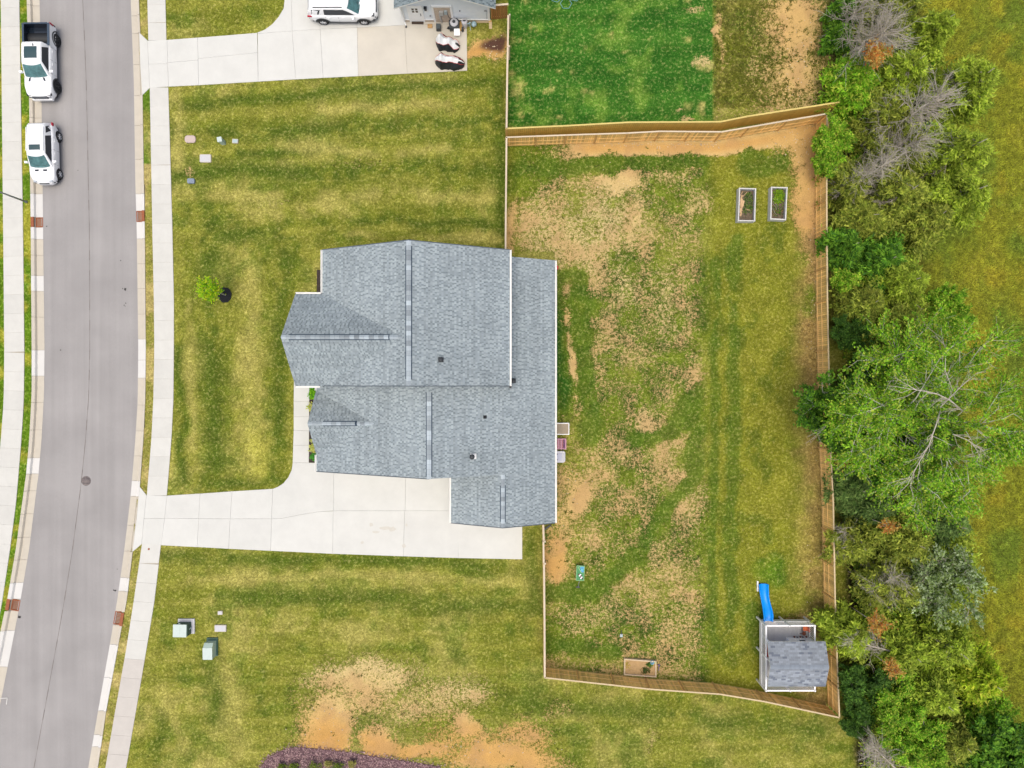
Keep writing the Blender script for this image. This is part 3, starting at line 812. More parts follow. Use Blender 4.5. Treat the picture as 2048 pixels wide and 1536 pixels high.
# loose chips over and around the lower bed: fuzzy edge
r_ = np.random.default_rng(5)
n = 26000
bx_, by_ = r_.uniform(500, 900, n), r_.uniform(1478, 1600, n)
k = pip(bx_ + r_.normal(0, 5, n), by_ + r_.normal(0, 5, n), BEDS['south'])
bx_, by_ = bx_[k], by_[k]; n = len(bx_)
cx_, cy_ = (bx_ - 1024) / 27, (768 - by_) / 27
az = r_.uniform(0, 6.28, n); L_ = r_.uniform(.05, .13, n); W_c = r_.uniform(.012, .03, n)
dv = np.stack([np.cos(az), np.sin(az), r_.uniform(-.1, .5, n)], -1); sv = np.stack([-np.sin(az), np.cos(az), np.zeros(n)], -1)
p0 = np.stack([cx_, cy_, r_.uniform(.035, .075, n)], -1)
v = np.stack([p0 - sv * W_c[:, None], p0 + sv * W_c[:, None], p0 + sv * W_c[:, None] + dv * L_[:, None], p0 - sv * W_c[:, None] + dv * L_[:, None]], 1).reshape(-1, 3)
cc = np.array([A(168, 134, 138), A(128, 98, 104), A(196, 164, 160), A(104, 80, 86)])[r_.integers(0, 4, n)] * r_.uniform(.8, 1.25, (n, 1))
M['chip'] = mk_attr('mulch chip', .95)
o = put('mulch_chips', np_mesh('mulch_chips', v, 4, np.repeat(cc, 4, 0), M['chip']))
tag(o, 'loose plum coloured mulch chips over the bed at the lower edge', 'mulch', kind='stuff')

# pebbles on the bare soil
r_ = np.random.default_rng(9)
pp_ = []
for cx, cy, sx, sy, m_ in ((1300, 288, 130, 7, 90), (1420, 285, 30, 10, 50), (1590, 280, 40, 40, 60), (1625, 600, 8, 260, 50), (660, 1440, 50, 60, 40), (960, 1500, 110, 25, 50), (1150, 980, 40, 70, 30), (1600, 120, 40, 90, 60), (985, 100, 22, 25, 25), (1230, 390, 60, 40, 30), (1620, 1250, 12, 120, 20)):
    pp_.append(np.stack([r_.normal(cx, sx * .6, m_), r_.normal(cy, sy * .6, m_)], -1))
pp_ = np.concatenate(pp_); n = len(pp_)
c3 = np.stack([(pp_[:, 0] - 1024) / 27, (768 - pp_[:, 1]) / 27, np.full(n, .0)], -1); rad = r_.uniform(.02, .06, n)
oct_ = np.array([[1, 0, 0], [0, 1, 0], [-1, 0, 0], [0, -1, 0], [0, 0, .7]])
F_ = [(0, 1, 4), (1, 2, 4), (2, 3, 4), (3, 0, 4)]
a_ = r_.uniform(0, 6.28, n); ca, sa = np.cos(a_), np.sin(a_)
vv = oct_[None] * r_.uniform(.6, 1.2, (n, 5, 3)) * rad[:, None, None]
vv = np.stack([vv[..., 0] * ca[:, None] - vv[..., 1] * sa[:, None], vv[..., 0] * sa[:, None] + vv[..., 1] * ca[:, None], vv[..., 2]], -1) + c3[:, None]
v = vv[:, np.array(F_).ravel()].reshape(-1, 3)
o = put('pebbles', np_mesh('pebbles', v, 3, np.repeat(np.array(A(232, 214, 184)) * r_.uniform(.7, 1.15, (n, 1)), 12, 0), M['chip']))
tag(o, 'small pale pebbles scattered over the bare soil along the fences', 'pebbles', kind='stuff')
# ------------------------------------------------------------------ roofs of overlapping shingles
SH_L, SH_M, SH_D = (np.array(A(182, 194, 199)), np.array(A(165, 177, 183)), np.array(A(142, 155, 162)))
def clip_poly(poly, clip):
    out = poly
    n = len(clip)
    for i in range(n):
        a, b_ = clip[i], clip[(i + 1) % n]
        ex, ey = b_[0] - a[0], b_[1] - a[1]
        side = lambda p: ex * (p[1] - a[1]) - ey * (p[0] - a[0])
        res = []
        for j in range(len(out)):
            p, q_ = out[j], out[(j + 1) % len(out)]
            sp, sq = side(p), side(q_)
            if sp >= 0: res.append(p)
            if (sp >= 0) != (sq >= 0):
                t = sp / (sp - sq); res.append((p[0] + (q_[0] - p[0]) * t, p[1] + (q_[1] - p[1]) * t))
        out = res
        if len(out) < 3: return []
    return out
def roof_plane(corners, thick=0.12):
    """solid slab under a convex planar polygon (first edge = eave). returns MB"""
    n = len(corners)
    c = [Vector(p) for p in corners]
    nrm = (c[1] - c[0]).cross(c[-1] - c[0]).normalized()
    if nrm.z < 0: nrm = -nrm
    return c, nrm
def shingles(name, corners, parent, expo=.145, wmin=.11, wmax=.24, pal=(SH_L, SH_M, SH_D), seed=0, lift=.012, threetab=False):
    c, nrm = roof_plane(corners)
    e = (c[1] - c[0]).normalized()
    up = nrm.cross(e).normalized()
    if up.z < 0: up = -up
    o = c[0]
    poly = [((p - o).dot(e), (p - o).dot(up)) for p in c]
    ar = sum(poly[i][0] * poly[(i + 1) % len(poly)][1] - poly[(i + 1) % len(poly)][0] * poly[i][1] for i in range(len(poly)))
    if ar < 0: poly = poly[::-1]
    rr = random.Random(seed)
    smin, smax = min(p[0] for p in poly), max(p[0] for p in poly)
    tmin, tmax = min(p[1] for p in poly), max(p[1] for p in poly)
    V, Fc, Cc = [], [], []
    row = 0
    t = tmin - .01
    while t < tmax:
        t1 = min(t + expo, tmax)
        s = smin - rr.random() * wmax
        rowf = rr.uniform(.92, 1.07)
        if threetab: s = smin - (row % 2) * wmax / 2
        k = rr.random() < .5
        while s < smax:
            w = wmax if threetab else (rr.uniform(wmin, wmax) if k else rr.uniform(wmin * .55, wmin * 1.1))
            rect = [(s, t), (s + w - (.006 if threetab else 0), t), (s + w - (.006 if threetab else 0), t1), (s, t1)]
            q_ = clip_poly(rect, poly)
            if len(q_) >= 3:
                h = lift * (1.0 if k or threetab else .45)
                u = rr.random()
                if threetab: cc = pal[0] * (.75 + .4 * u) if u > .12 else pal[2]
                else: cc = (pal[0] if u > .45 else pal[1]) if k else (pal[2] if u > .35 else pal[1])
                cc = cc * rr.uniform(.94, 1.06) * rowf * (1 + .10 * mnoise.noise(Vector((s * .45 + seed * 7, t * .3, seed))))
                b0 = len(V)
                bot = []
                for (a, b_) in q_:
                    f = 1 - (b_ - t) / expo
                    p = o + e * a + up * b_ + nrm * (.003 + h * f)
                    V.append(p); Cc.append(cc)
                Fc.append(list(range(b0, b0 + len(q_))))
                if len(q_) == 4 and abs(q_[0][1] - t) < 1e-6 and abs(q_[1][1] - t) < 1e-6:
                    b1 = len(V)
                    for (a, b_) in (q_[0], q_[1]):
                        V.append(o + e * a + up * b_ - nrm * .002); Cc.append(cc * .55)  # front face darkened: shade below each course put into the colour
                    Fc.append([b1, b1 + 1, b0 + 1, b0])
            s += w
            k = not k
        t += expo; row += 1
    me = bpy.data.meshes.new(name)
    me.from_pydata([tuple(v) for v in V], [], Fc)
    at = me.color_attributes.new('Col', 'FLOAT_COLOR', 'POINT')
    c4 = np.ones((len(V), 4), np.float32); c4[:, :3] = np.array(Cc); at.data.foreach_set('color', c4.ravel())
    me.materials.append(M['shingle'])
    # normals up
    me.update()
    return me
def add_roof(house, name, corners, thick=.14, fascia=None, seed=0, **kw):
    c, nrm = roof_plane(corners)
    n = len(c)
    mb_ = MB()
    low = [p - Vector((0, 0, thick)) for p in c]
    mb_.add(c + low, [list(range(n)), list(range(2 * n - 1, n - 1, -1))], 0)
    mb_.add(c + low, [[i, n + i, n + (i + 1) % n, (i + 1) % n] for i in range(n)], 1)
    r = mb_.build(name, [M['underlay'], M['white_trim']], house)
    s = put('shingles', shingles('shingles', corners, r, seed=seed, **kw), r)
    s['kind'] = 'stuff'
    return r
def ridge_caps(roof, a, b_, w=.30, step=.30, vent=None, rise=.03, slope=.5, mt=None):
    a, b_ = Vector(a), Vector(b_)
    d = (b_ - a); Ln = d.length; d = d.normalized(); sx = d.cross(Vector((0, 0, 1))).normalized()
    if vent:
        p0, p1 = a + d * vent[0], a + d * vent[1]
        m_ = MB()
        hw = w / 2 + .055
        pts = []
        for p in (p0, p1):
            pts += [p - sx * hw - Vector((0, 0, hw * slope - .012)), p - sx * hw - Vector((0, 0, hw * slope - .012 - rise)), p + Vector((0, 0, rise + .012)), p + sx * hw - Vector((0, 0, hw * slope - .012 - rise)), p + sx * hw - Vector((0, 0, hw * slope - .012))]
        m_.add(pts, [[0, 1, 6, 5], [1, 2, 7, 6], [2, 3, 8, 7], [3, 4, 9, 8], [4, 3, 2, 1, 0], [5, 6, 7, 8, 9]])
        m_.build('ridge_vent', M['ridge_vent'], roof)
    n = max(1, int(Ln / step))
    meshes = {}
    for k in range(n):
        s0 = (k + .5) * Ln / n
        rz = rise + .016 if vent and vent[0] < s0 < vent[1] else .016
        p = a + d * s0
        key = 'cap'
        if key not in meshes:
            m_ = MB(); hl = Ln / n / 2; hw = w / 2
            q_ = []
            for sgn, dz in ((-1, .0), (1, .014)):
                for u in (-1, 0, 1): q_.append(d * (sgn * (hl - .004)) + sx * (u * hw) + Vector((0, 0, -abs(u) * hw * slope + dz)))
            for sgn, dz in ((-1, -.012), (1, -.012)):
                for u in (-1, 0, 1): q_.append(d * (sgn * (hl - .004)) + sx * (u * hw) + Vector((0, 0, -abs(u) * hw * slope + dz)))
            m_.add(q_, [[0, 1, 4, 3], [1, 2, 5, 4], [6, 7, 1, 0], [7, 8, 2, 1], [3, 4, 10, 9], [4, 5, 11, 10], [0, 3, 9, 6], [2, 8, 11, 5]])
            meshes[key] = m_.mesh('ridge_cap', mt or M['ridge'])
        put('ridge_cap', meshes[key], roof, p + Vector((0, 0, rz)))
def gutter(house, a, b_, name='gutter', w=.11):
    a, b_ = Vector(a), Vector(b_)
    d = (b_ - a).normalized(); sx = d.cross(Vector((0, 0, 1))).normalized()
    prof = [(0, -.13), (0, -.02), (.012, -.02), (.02, -.11), (w - .02, -.11), (w - .012, 0.0), (w + .012, 0.0), (w + .006, -.13)]
    r = [[p + sx * u + Vector((0, 0, z)) for u, z in prof] for p in (a, b_)]
    m_ = MB().grid(r, smooth=False, closed=True)
    m_.build(name, M['white_trim'], house)

M['edge_metal'] = mk('shadow grey drip edge', A(96, 108, 118), .6)
# heights and plan of the main house (metres)
Z1, Z2 = 2.7, 5.5
house = thing('house', 'pale house with large grey shingle roof of several gables beside the wide driveway', 'house', (-5, 0, 0))
# main two-storey roof
XW, XR, XE, YS, YN = -12.50, -6.36, -0.15, -0.13, 8.85
ZR = Z2 + (XR - XW) * .49
YNR = 8.90
rW = add_roof(house, 'roof', [(XW, YN, Z2), (XW, YS, Z2), (XR, YS, ZR), (XR, YN, ZR)], seed=1)
rE = add_roof(house, 'roof', [(XE, YS, Z2), (XE, YN, Z2), (XR, YN, ZR), (XR, YS, ZR)], seed=2)
ridge_caps(rE, (XR, YN, ZR), (XR, YS, ZR), vent=(.35, 8.55), slope=.49)
# big front gable
gx0, gyN, gyS = -14.28, 5.93, -0.13
gyM = (gyN + gyS) / 2; zg = Z2 + (gyN - gyM) * .93
xin = XW + (zg - Z2) / .49 + .02
rGN = add_roof(house, 'roof', [(XW, gyN, Z2), (gx0, gyN, Z2), (gx0, gyM, zg), (xin, gyM, zg)], seed=3)
rGS = add_roof(house, 'roof', [(gx0, gyS, Z2), (XW, gyS, Z2), (xin, gyM, zg), (gx0, gyM, zg)], seed=4)
ridge_caps(rGS, (gx0, gyM, zg), (xin, gyM, zg), vent=(.45, 6.7), slope=.93, w=.26)
# low wing: one big gable running under the upper storey
WX0, WXR, WX1 = -13.7, -5.36, 3.02
ws = .449; WZR = Z1 + (WXR - WX0) * ws
wyS, wyN = -6.13, 8.66
rLW = add_roof(house, 'roof', [(WX0, YS + .20, Z1), (WX0, wyS, Z1), (WXR, wyS, WZR), (WXR, YS + .20, WZR)], seed=5)
rLE = add_roof(house, 'roof', [(WX1, wyS, Z1), (WX1, YS + .20, Z1), (WXR, YS + .20, WZR), (WXR, wyS, WZR)], seed=6)
xs_ = -.42; zs_ = Z1 + (WX1 - xs_) * ws
rLN = add_roof(house, 'roof', [(WX1, YS + .20, Z1), (WX1, wyN, Z1), (xs_, wyN, zs_), (xs_, YS + .20, zs_)], seed=7)
ridge_caps(rLE, (WXR, YS - .36, WZR), (WXR, wyS, WZR), vent=(.05, 5.5), slope=.449)
# little gable over the entry
py0, py1 = -.45, -4.87
pm = (py0 + py1) / 2; zp = Z1 + (py0 - pm) * .9
pin = WX0 + (zp - Z1) / ws
rPN = add_roof(house, 'roof', [(WX0 + .02, py0, Z1 + .004), (WX0 - .03, py0, Z1 + .004), (WX0 - .03, pm, zp), (pin, pm, zp)], seed=8)
rPS = add_roof(house, 'roof', [(WX0 - .03, py1, Z1 + .004), (WX0 + .02, py1, Z1 + .004), (pin, pm, zp), (WX0 - .03, pm, zp)], seed=9)
ridge_caps(rPS, (WX0 - .02, pm, zp), (pin, pm, zp), vent=(1.0, 3.3), slope=.9, w=.24)
# south wing
ax0, axr, ax1, ayS = -4.27, -.62, 3.02, -9.74
az = Z1 + (ax1 - axr) * ws
xi_top = wyS
rAE = add_roof(house, 'roof', [(ax1, ayS, Z1), (ax1, wyS, Z1), (axr, wyS, az), (axr, ayS, az)], seed=10)
rAW = add_roof(house, 'roof', [(ax0, wyS - .02, Z1), (ax0, ayS, Z1), (axr, ayS, az), (axr, wyS - .02, az)], seed=11)
ridge_caps(rAE, (axr, wyS, az), (axr, ayS, az), vent=(.75, 3.2), slope=.449, w=.27)
# metal edge along the free rakes, coloured dark as the roof's shadow line
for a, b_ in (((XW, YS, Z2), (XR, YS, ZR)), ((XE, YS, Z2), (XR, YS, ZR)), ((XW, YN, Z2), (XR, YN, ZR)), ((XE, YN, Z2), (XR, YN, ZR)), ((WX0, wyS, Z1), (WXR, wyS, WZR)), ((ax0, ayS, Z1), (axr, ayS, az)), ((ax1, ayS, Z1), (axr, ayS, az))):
    MB().bar(Vector(a) + Vector((0, 0, .0)), Vector(b_) + Vector((0, 0, .0)), .05, .06).build('drip_shadow_edge', M['edge_metal'], house)
# gutters
for a, b_ in (((XW, YN, Z2), (XW, gyN + .02, Z2)), ((XE, YS, Z2), (XE, YN, Z2)), ((WX1, ayS, Z1), (WX1, wyN, Z1)), ((gx0, gyN, Z2), (XW, gyN, Z2)), ((gx0, gyS, Z2), (XW - .2, gyS, Z2)), ((WX0, py1 - .1, Z1), (WX0, wyS, Z1)), ((WX0, YS - .1, Z1), (WX0, py0, Z1)), ((ax0, wyS - .1, Z1), (ax0, ayS, Z1))):
    va, vb = Vector(a), Vector(b_)
    mid = (va + vb) / 2
    d = (vb - va).normalized(); out = d.cross(Vector((0, 0, 1)))
    ctr = Vector((-5, 1, 0))
    if (va.x < -12 and abs(d.y) > .5 and out.x > 0) or (va.x > -1 and abs(d.y) > .5 and out.x < 0) or (va.y > 5 and abs(d.x) > .5 and out.y < 0) or (va.y < 0 and abs(d.x) > .5 and out.y > 0) or (abs(va.x - ax0) < .01 and out.x > 0):
        va, vb = vb, va
    gutter(house, va, vb)
# walls with lapped siding
def wall_block(parent, poly, z0, tops, name='wall', m_=None):
    """tops: z at each corner"""
    n = len(poly)
    mb_ = MB()
    mb_.add([(x, y, z0) for x, y in poly] + [(x, y, z) for (x, y), z in zip(poly, tops)], [[i, (i + 1) % n, n + (i + 1) % n, n + i] for i in range(n)] + [list(range(n, 2 * n))])
    return mb_.build(name, m_ or M['siding_main'], parent)
def siding(parent, a, b_, z0, z1, m_, step=.18):
    """lap boards on the wall face from a to b (outside on the right of a->b)"""
    a, b_ = Vector((*a, 0)), Vector((*b_, 0)); d = (b_ - a).normalized(); o_ = d.cross(Vector((0, 0, 1)))
    mb_ = MB(); z = z0
    while z < z1 - .02:
        zt = min(z + step, z1)
        p = [a + o_ * .022 + Vector((0, 0, z)), b_ + o_ * .022 + Vector((0, 0, z)), b_ + o_ * .006 + Vector((0, 0, zt)), a + o_ * .006 + Vector((0, 0, zt)), a + Vector((0, 0, z)), b_ + Vector((0, 0, z))]
        mb_.add(p, [[0, 1, 2, 3], [4, 5, 1, 0]]); z = zt
    return mb_.build('siding', m_, parent)
wall_block(house, [(-12.2, .1), (-.45, .1), (-.45, 8.6), (-12.2, 8.6)], 0, [Z2 - .05] * 4)
for y in (.1, 8.6):
    MB().add([(-12.2, y, Z2 - .1), (-.45, y, Z2 - .1), (XR, y, ZR - .25)], [[0, 1, 2]]).build('gable_wall', M['siding_main'], house)
wall_block(house, [(-14.0, .1), (-12.1, .1), (-12.1, 5.7), (-14.0, 5.7)], 0, [Z2 - .05] * 4)
MB().add([(-14.0, .1, Z2 - .1), (-14.0, 5.7, Z2 - .1), (-14.0, gyM, zg - .25)], [[0, 1, 2]]).build('gable_wall', M['siding_main'], house)
wall_block(house, [(-13.3, -5.9), (2.7, -5.9), (2.7, .0), (-13.3, .0)], 0, [Z1 - .05] * 4)
wall_block(house, [(-.4, .02), (2.7, .02), (2.7, 8.4), (-.4, 8.4)], 0, [Z1 - .05] * 4)
wall_block(house, [(-4.0, -9.5), (2.7, -9.5), (2.7, -5.92), (-4.0, -5.92)], 0, [Z1 - .05] * 4)
MB().add([(-13.3, -5.9, Z1 - .1), (2.7, -5.9, Z1 - .1), (WXR, -5.9, WZR - .25)], [[0, 1, 2]]).build('gable_wall', M['siding_main'], house)
MB().add([(-13.4, py0 - .1, Z1 - .1), (-13.4, py1 + .1, Z1 - .1), (-13.4, pm, zp - .25)], [[0, 1, 2]]).build('gable_wall', M['siding_main'], house)
MB().add([(-4.0, -9.5, Z1 - .1), (2.7, -9.5, Z1 - .1), (axr, -9.5, az - .25)], [[0, 1, 2]]).build('gable_wall', M['siding_main'], house)
siding(house, (-14.0, 5.7), (-14.0, .1), .3, 5.3, M['siding_main']); siding(house, (-12.2, 8.6), (-12.2, 5.75), .3, 5.3, M['siding_main'])
siding(house, (-4.0, -5.95), (-4.0, -9.5), .3, 2.5, M['siding_main']); siding(house, (2.7, -9.5), (2.7, 8.4), .3, 2.5, M['siding_main'])
siding(house, (-13.3, -5.9), (-4.02, -5.9), .3, 2.5, M['siding_main']); siding(house, (-13.3, .0), (-13.3, -5.9), .3, 2.5, M['siding_main'])
siding(house, (-4.0, -9.5), (2.7, -9.5), .3, 2.5, M['siding_main']); siding(house, (2.7, 8.4), (-.4, 8.4), .3, 2.5, M['siding_main']); siding(house, (-.4, 8.6), (-12.2, 8.6), .3, 5.3, M['siding_main'])
def window(parent, c, w, h, axis, out, m_=None):
    """axis 'x' wall faces +-y, 'y' wall faces +-x"""
    f = MB(); c = Vector(c)
    def bx(du, dz, su, sz, dep, off, mb_):
        if axis == 'x': mb_.box(c + Vector((du, out * off, dz)), (su, dep, sz))
        else: mb_.box(c + Vector((out * off, du, dz)), (dep, su, sz))
    for du, dz, su, sz in ((-w / 2, 0, .1, h + .1), (w / 2, 0, .1, h + .1), (0, h / 2, w, .1), (0, -h / 2, w, .1), (0, 0, w, .05)): bx(du, dz, su, sz, .08, .04, f)
    fo = f.build('window', M['white_trim'], parent)
    p = MB(); bx(0, 0, w - .05, h - .05, .02, .02, p); p.build('pane', M['glass_dark'], fo)
for (c_, w_, h_, ax_, ou) in (((-14.02, 2.9, 4.2), 1.8, 1.4, 'y', -1), ((-14.02, 2.9, 1.5), 1.8, 1.5, 'y', -1), ((-13.32, -4.2, 1.5), 1.3, 1.4, 'y', -1), ((-12.22, 7.2, 4.2), .9, 1.4, 'y', -1),
                              ((2.72, 6.0, 1.5), 1.4, 1.3, 'y', 1), ((2.72, -2.0, 1.5), 1.4, 1.3, 'y', 1), ((2.72, -7.5, 1.5), 1.0, 1.2, 'y', 1)):
    window(house, c_, w_, h_, ax_, ou)
d = MB(); d.box((-13.34, -2.4, 1.05), (.06, .95, 2.05)); do = d.build('door', mk('dark entry door', (.05, .035, .03), .5), house)
MB().lathe((-13.40, -2.05, 1.0), [(0, -.03), (.035, -.02), (.035, .02), (0, .03)], 10, axis='X').build('handle', M['steel'], do)
for xg in (-11.2, -8.0):
    g = MB()
    for k in range(4): g.box((xg, -5.93, .3 + k * .53), (2.6, .05, .51))
    g.build('garage_door', M['white_trim'], house)
for x_, y_, z_ in ((-13.15, -6.0, 2.5), (-3.75, -9.62, 2.5)):
    MB().bar((x_, y_, 0.1), (x_, y_, z_), .09, .07).build('downspout', M['white_trim'], house)
c = P(1021, 773.5, 4.3)
MB().box((c.x, c.y, 4.3), (.14, .2, .5)).build('downspout_elbow', M['charcoal'], house)
# vents through the roof
def roof_z(x): return Z1 + (WX1 - x) * ws
def vent(px, py, zf, big, style):
    z = 4.0
    for _ in range(6):
        p = P(px, py, z); z = zf(p.x)
    p = P(px, py, z)
    v = MB()
    if style == 'box':
        v.box((p.x, p.y, z + .02), (.34, .32, .02), ry=math.atan(ws)); v.lathe((p.x, p.y, z), [(.10, -.05), (.10, .18), (.15, .18), (.15, .25), (0, .28)], 12)
        v.build('roof_vent', M['charcoal'], house)
    elif style == 'flue':
        MB().box((p.x + .06, p.y, z + .025), (.42, .36, .02), ry=math.atan(ws)).build('flashing', M['white_trim'], house)
        v.lathe((p.x, p.y, z), [(.09, -.05), (.09, .35), (.17, .35), (.17, .5), (.02, .56), (0, .56)], 14); v.build('flue_pipe', M['charcoal'], house)
    else:
        v.box((p.x, p.y, z + .02), (.24, .22, .02), ry=math.atan(ws)); v.lathe((p.x, p.y, z), [(.06, -.05), (.05, .3), (.03, .3)], 10)
        v.build('vent_pipe', M['black'], house)
vent(882, 719.5, lambda x: Z2 + (XE - x) * .49, 1, 'box')
vent(1027, 761.5, roof_z, 0, 'box')
vent(970, 834, roof_z, 0, 'pipe')
vent(945, 912.5, roof_z, 0, 'flue')

# ------------------------------------------------------------------ the neighbour's house, south gable
nh = thing('house', 'neighbouring pale grey house cut by the top edge of the photo', 'house', (-4.8, 27, 0))
nx0, nx1, nwy = -7.95, -1.62, 26.85
EZ = 2.9; ns_ = .486; nxm = -4.69; rz_ = EZ + (nxm + 8.24) * ns_
nyr = 26.22
GREYGREEN = (np.array(A(150, 164, 168)), np.array(A(138, 152, 156)), np.array(A(104, 118, 124)))
add_roof(nh, 'roof', [(-8.24, 41, EZ), (-8.24, nyr, EZ), (nxm, nyr, rz_), (nxm, 41, rz_)], seed=21, pal=GREYGREEN)
add_roof(nh, 'roof', [(-1.14, nyr, EZ), (-1.14, 41, EZ), (nxm, 41, rz_), (nxm, nyr, rz_)], seed=22, pal=GREYGREEN)
wall_block(nh, [(nx0, nwy), (nx1, nwy), (nx1, 40.8), (nx0, 40.8)], 0, [EZ - .02] * 4, m_=M['siding'])
MB().add([(nx0, nwy, EZ - .03), (nx1, nwy, EZ - .03), (nxm, nwy, EZ + (nxm - nx0) * ns_ - .05)], [[0, 1, 2]]).build('gable_wall', M['siding'], nh)
mb = MB(); z = .34
while z < rz_ - .3:
    lo = nx0 + .02 if z < EZ else nx0 + (z + .18 - EZ) / ns_ + .1
    hi = nx1 - .02 if z < EZ else nx1 - (z + .18 - EZ) / ns_ - .1
    if hi - lo < .2: break
    for a, b_ in ((lo, hi),):
        mb.add([(a, nwy - .022, z), (b_, nwy - .022, z), (b_, nwy - .006, z + .18), (a, nwy - .006, z + .18), (a, nwy, z), (b_, nwy, z)], [[0, 1, 2, 3], [4, 5, 1, 0]])
    z += .18
mb.build('siding', M['siding'], nh)
M['brick_tan'] = mk('tan brick', A(222, 204, 182), .85, .12, 9, .3, 30)
MB().box(((nx0 + nx1) / 2, nwy - .02, .14), (nx1 - nx0 + .02, .05, .3)).build('foundation', M['brick_tan'], nh)
MB().box(((nx0 + nx1) / 2, nwy - .035, .32), (nx1 - nx0 + .06, .05, .07)).build('sill_board', M['white_trim'], nh)
for x in (nx0 + .06, nx1 - .06):
    MB().box((x, nwy - .03, 1.5), (.12, .05, 2.6)).build('corner_board', M['white_trim'], nh)
dx = -6.98
f = MB()
for x in (dx - .5, dx + .5): f.box((x, nwy - .045, 1.05), (.12, .06, 2.1))
f.box((dx, nwy - .045, 2.14), (1.12, .06, .12)); f.build('door_frame', M['white_trim'], nh)
do = MB().box((dx, nwy - .04, 1.06), (.88, .05, 2.0)).build('door', M['white_trim'], nh)
pm_ = MB().box((0, 0, 0), (.17, .02, .2)).mesh('door_pane', mk('door pane', (.09, .08, .06), .15))
for i in (-1, 1):
    for j in (0, 1): put('door_pane', pm_, do, (dx + i * .13, nwy - .075, 1.45 + j * .3))
MB().lathe((dx + .36, nwy - .08, .95), [(0, -.04), (.03, -.03), (.03, .03), (0, .04)], 8, axis='Y').box((dx + .36, nwy - .075, 1.12), (.05, .03, .1)).build('handle', M['black'], do)
MB().box((dx, nwy - .12, .07), (.86, .2, .12)).build('door_step', mk('dark door step', (.06, .04, .03), .8), nh)
wl = MB(); wl.box((-6.18, nwy - .09, 1.85), (.16, .16, .3)).box((-6.18, nwy - .1, 2.02), (.22, .22, .05)); wl.build('wall_lantern', M['black'], nh)
MB().box((-6.16, nwy - .05, 1.5), (.2, .06, .2)).build('outlet_cover', M['white_trim'], nh)
MB().box((-5.95, nwy - .05, .85), (.1, .06, .1)).build('wall_tap', M['steel'], nh)
for x, z in ((-5.6, 3.35), (-3.9, 3.5), (-3.75, 1.5)):
    MB().box((x, nwy - .05, z), (.14 if z > 3 else .07, .06, .08)).build('wall_vent', M['charcoal'], nh)
mb = MB(); mb.box((-5.02, nwy - .03, 1.0), (1.2, .05, 1.95)); mb.build('brick_panel', M['brick_tan'], nh)
bm_ = MB().box((0, 0, 0), (.19, .02, .06)).mesh('brick', mk('tan wall brick', A(226, 206, 184), .85, .1, 9, objvar=.08))
for r in range(24):
    for k in range(6):
        xx = -5.56 + k * .2 + (.1 if r % 2 else 0)
        if xx < -4.5: put('brick', bm_, nh, (xx, nwy - .06, .1 + r * .08))
mb = MB()
for x in (-5.68, -4.36): mb.box((x, nwy - .05, 1.02), (.14, .1, 2.05))
mb.box((-5.02, nwy - .05, 2.1), (1.46, .1, .14)); mb.build('panel_trim', M['white_trim'], nh)
mb = MB(); mb.box((-5.1, nwy - .14, 1.35), (.3, .14, .45)).bar((-5.25, nwy - .12, 1.1), (-5.18, nwy - .12, .1), .1, .1); mb.build('meter_box', mk('meter box paint', A(206, 204, 198), .5), nh)
MB().box((-4.78, nwy - .13, 1.45), (.22, .12, .4)).build('service_box', mk('service box paint', A(190, 204, 206), .5), nh)
MB().tube([(-4.68, nwy - .12, 1.4), (-4.62, nwy - .12, .9), (-4.5, nwy - .13, .5), (-4.1, nwy - .15, .4)], .018, 6).build('cable', M['charcoal'], nh)
MB().tube([(-1.85, nwy - .1, 1.6), (-1.85, nwy - .1, .5)], .012, 6).box((-1.9, nwy - .1, 1.6), (.2, .05, .06)).build('hose_bracket', M['steel'], nh)
mb = MB(); mb.bar((nx0 - .02, nwy - .1, EZ - .2), (nx0 + .02, nwy - .12, .15), .09, .08).bar((nx0 + .02, nwy - .1, .15), (nx0 + .1, nwy - .35, .06), .09, .08); mb.build('downspout', M['white_trim'], nh)
MB().box((nx0 + .12, nwy - .42, .06), (.12, .14, .1)).build('downspout_end', M['charcoal'], nh)

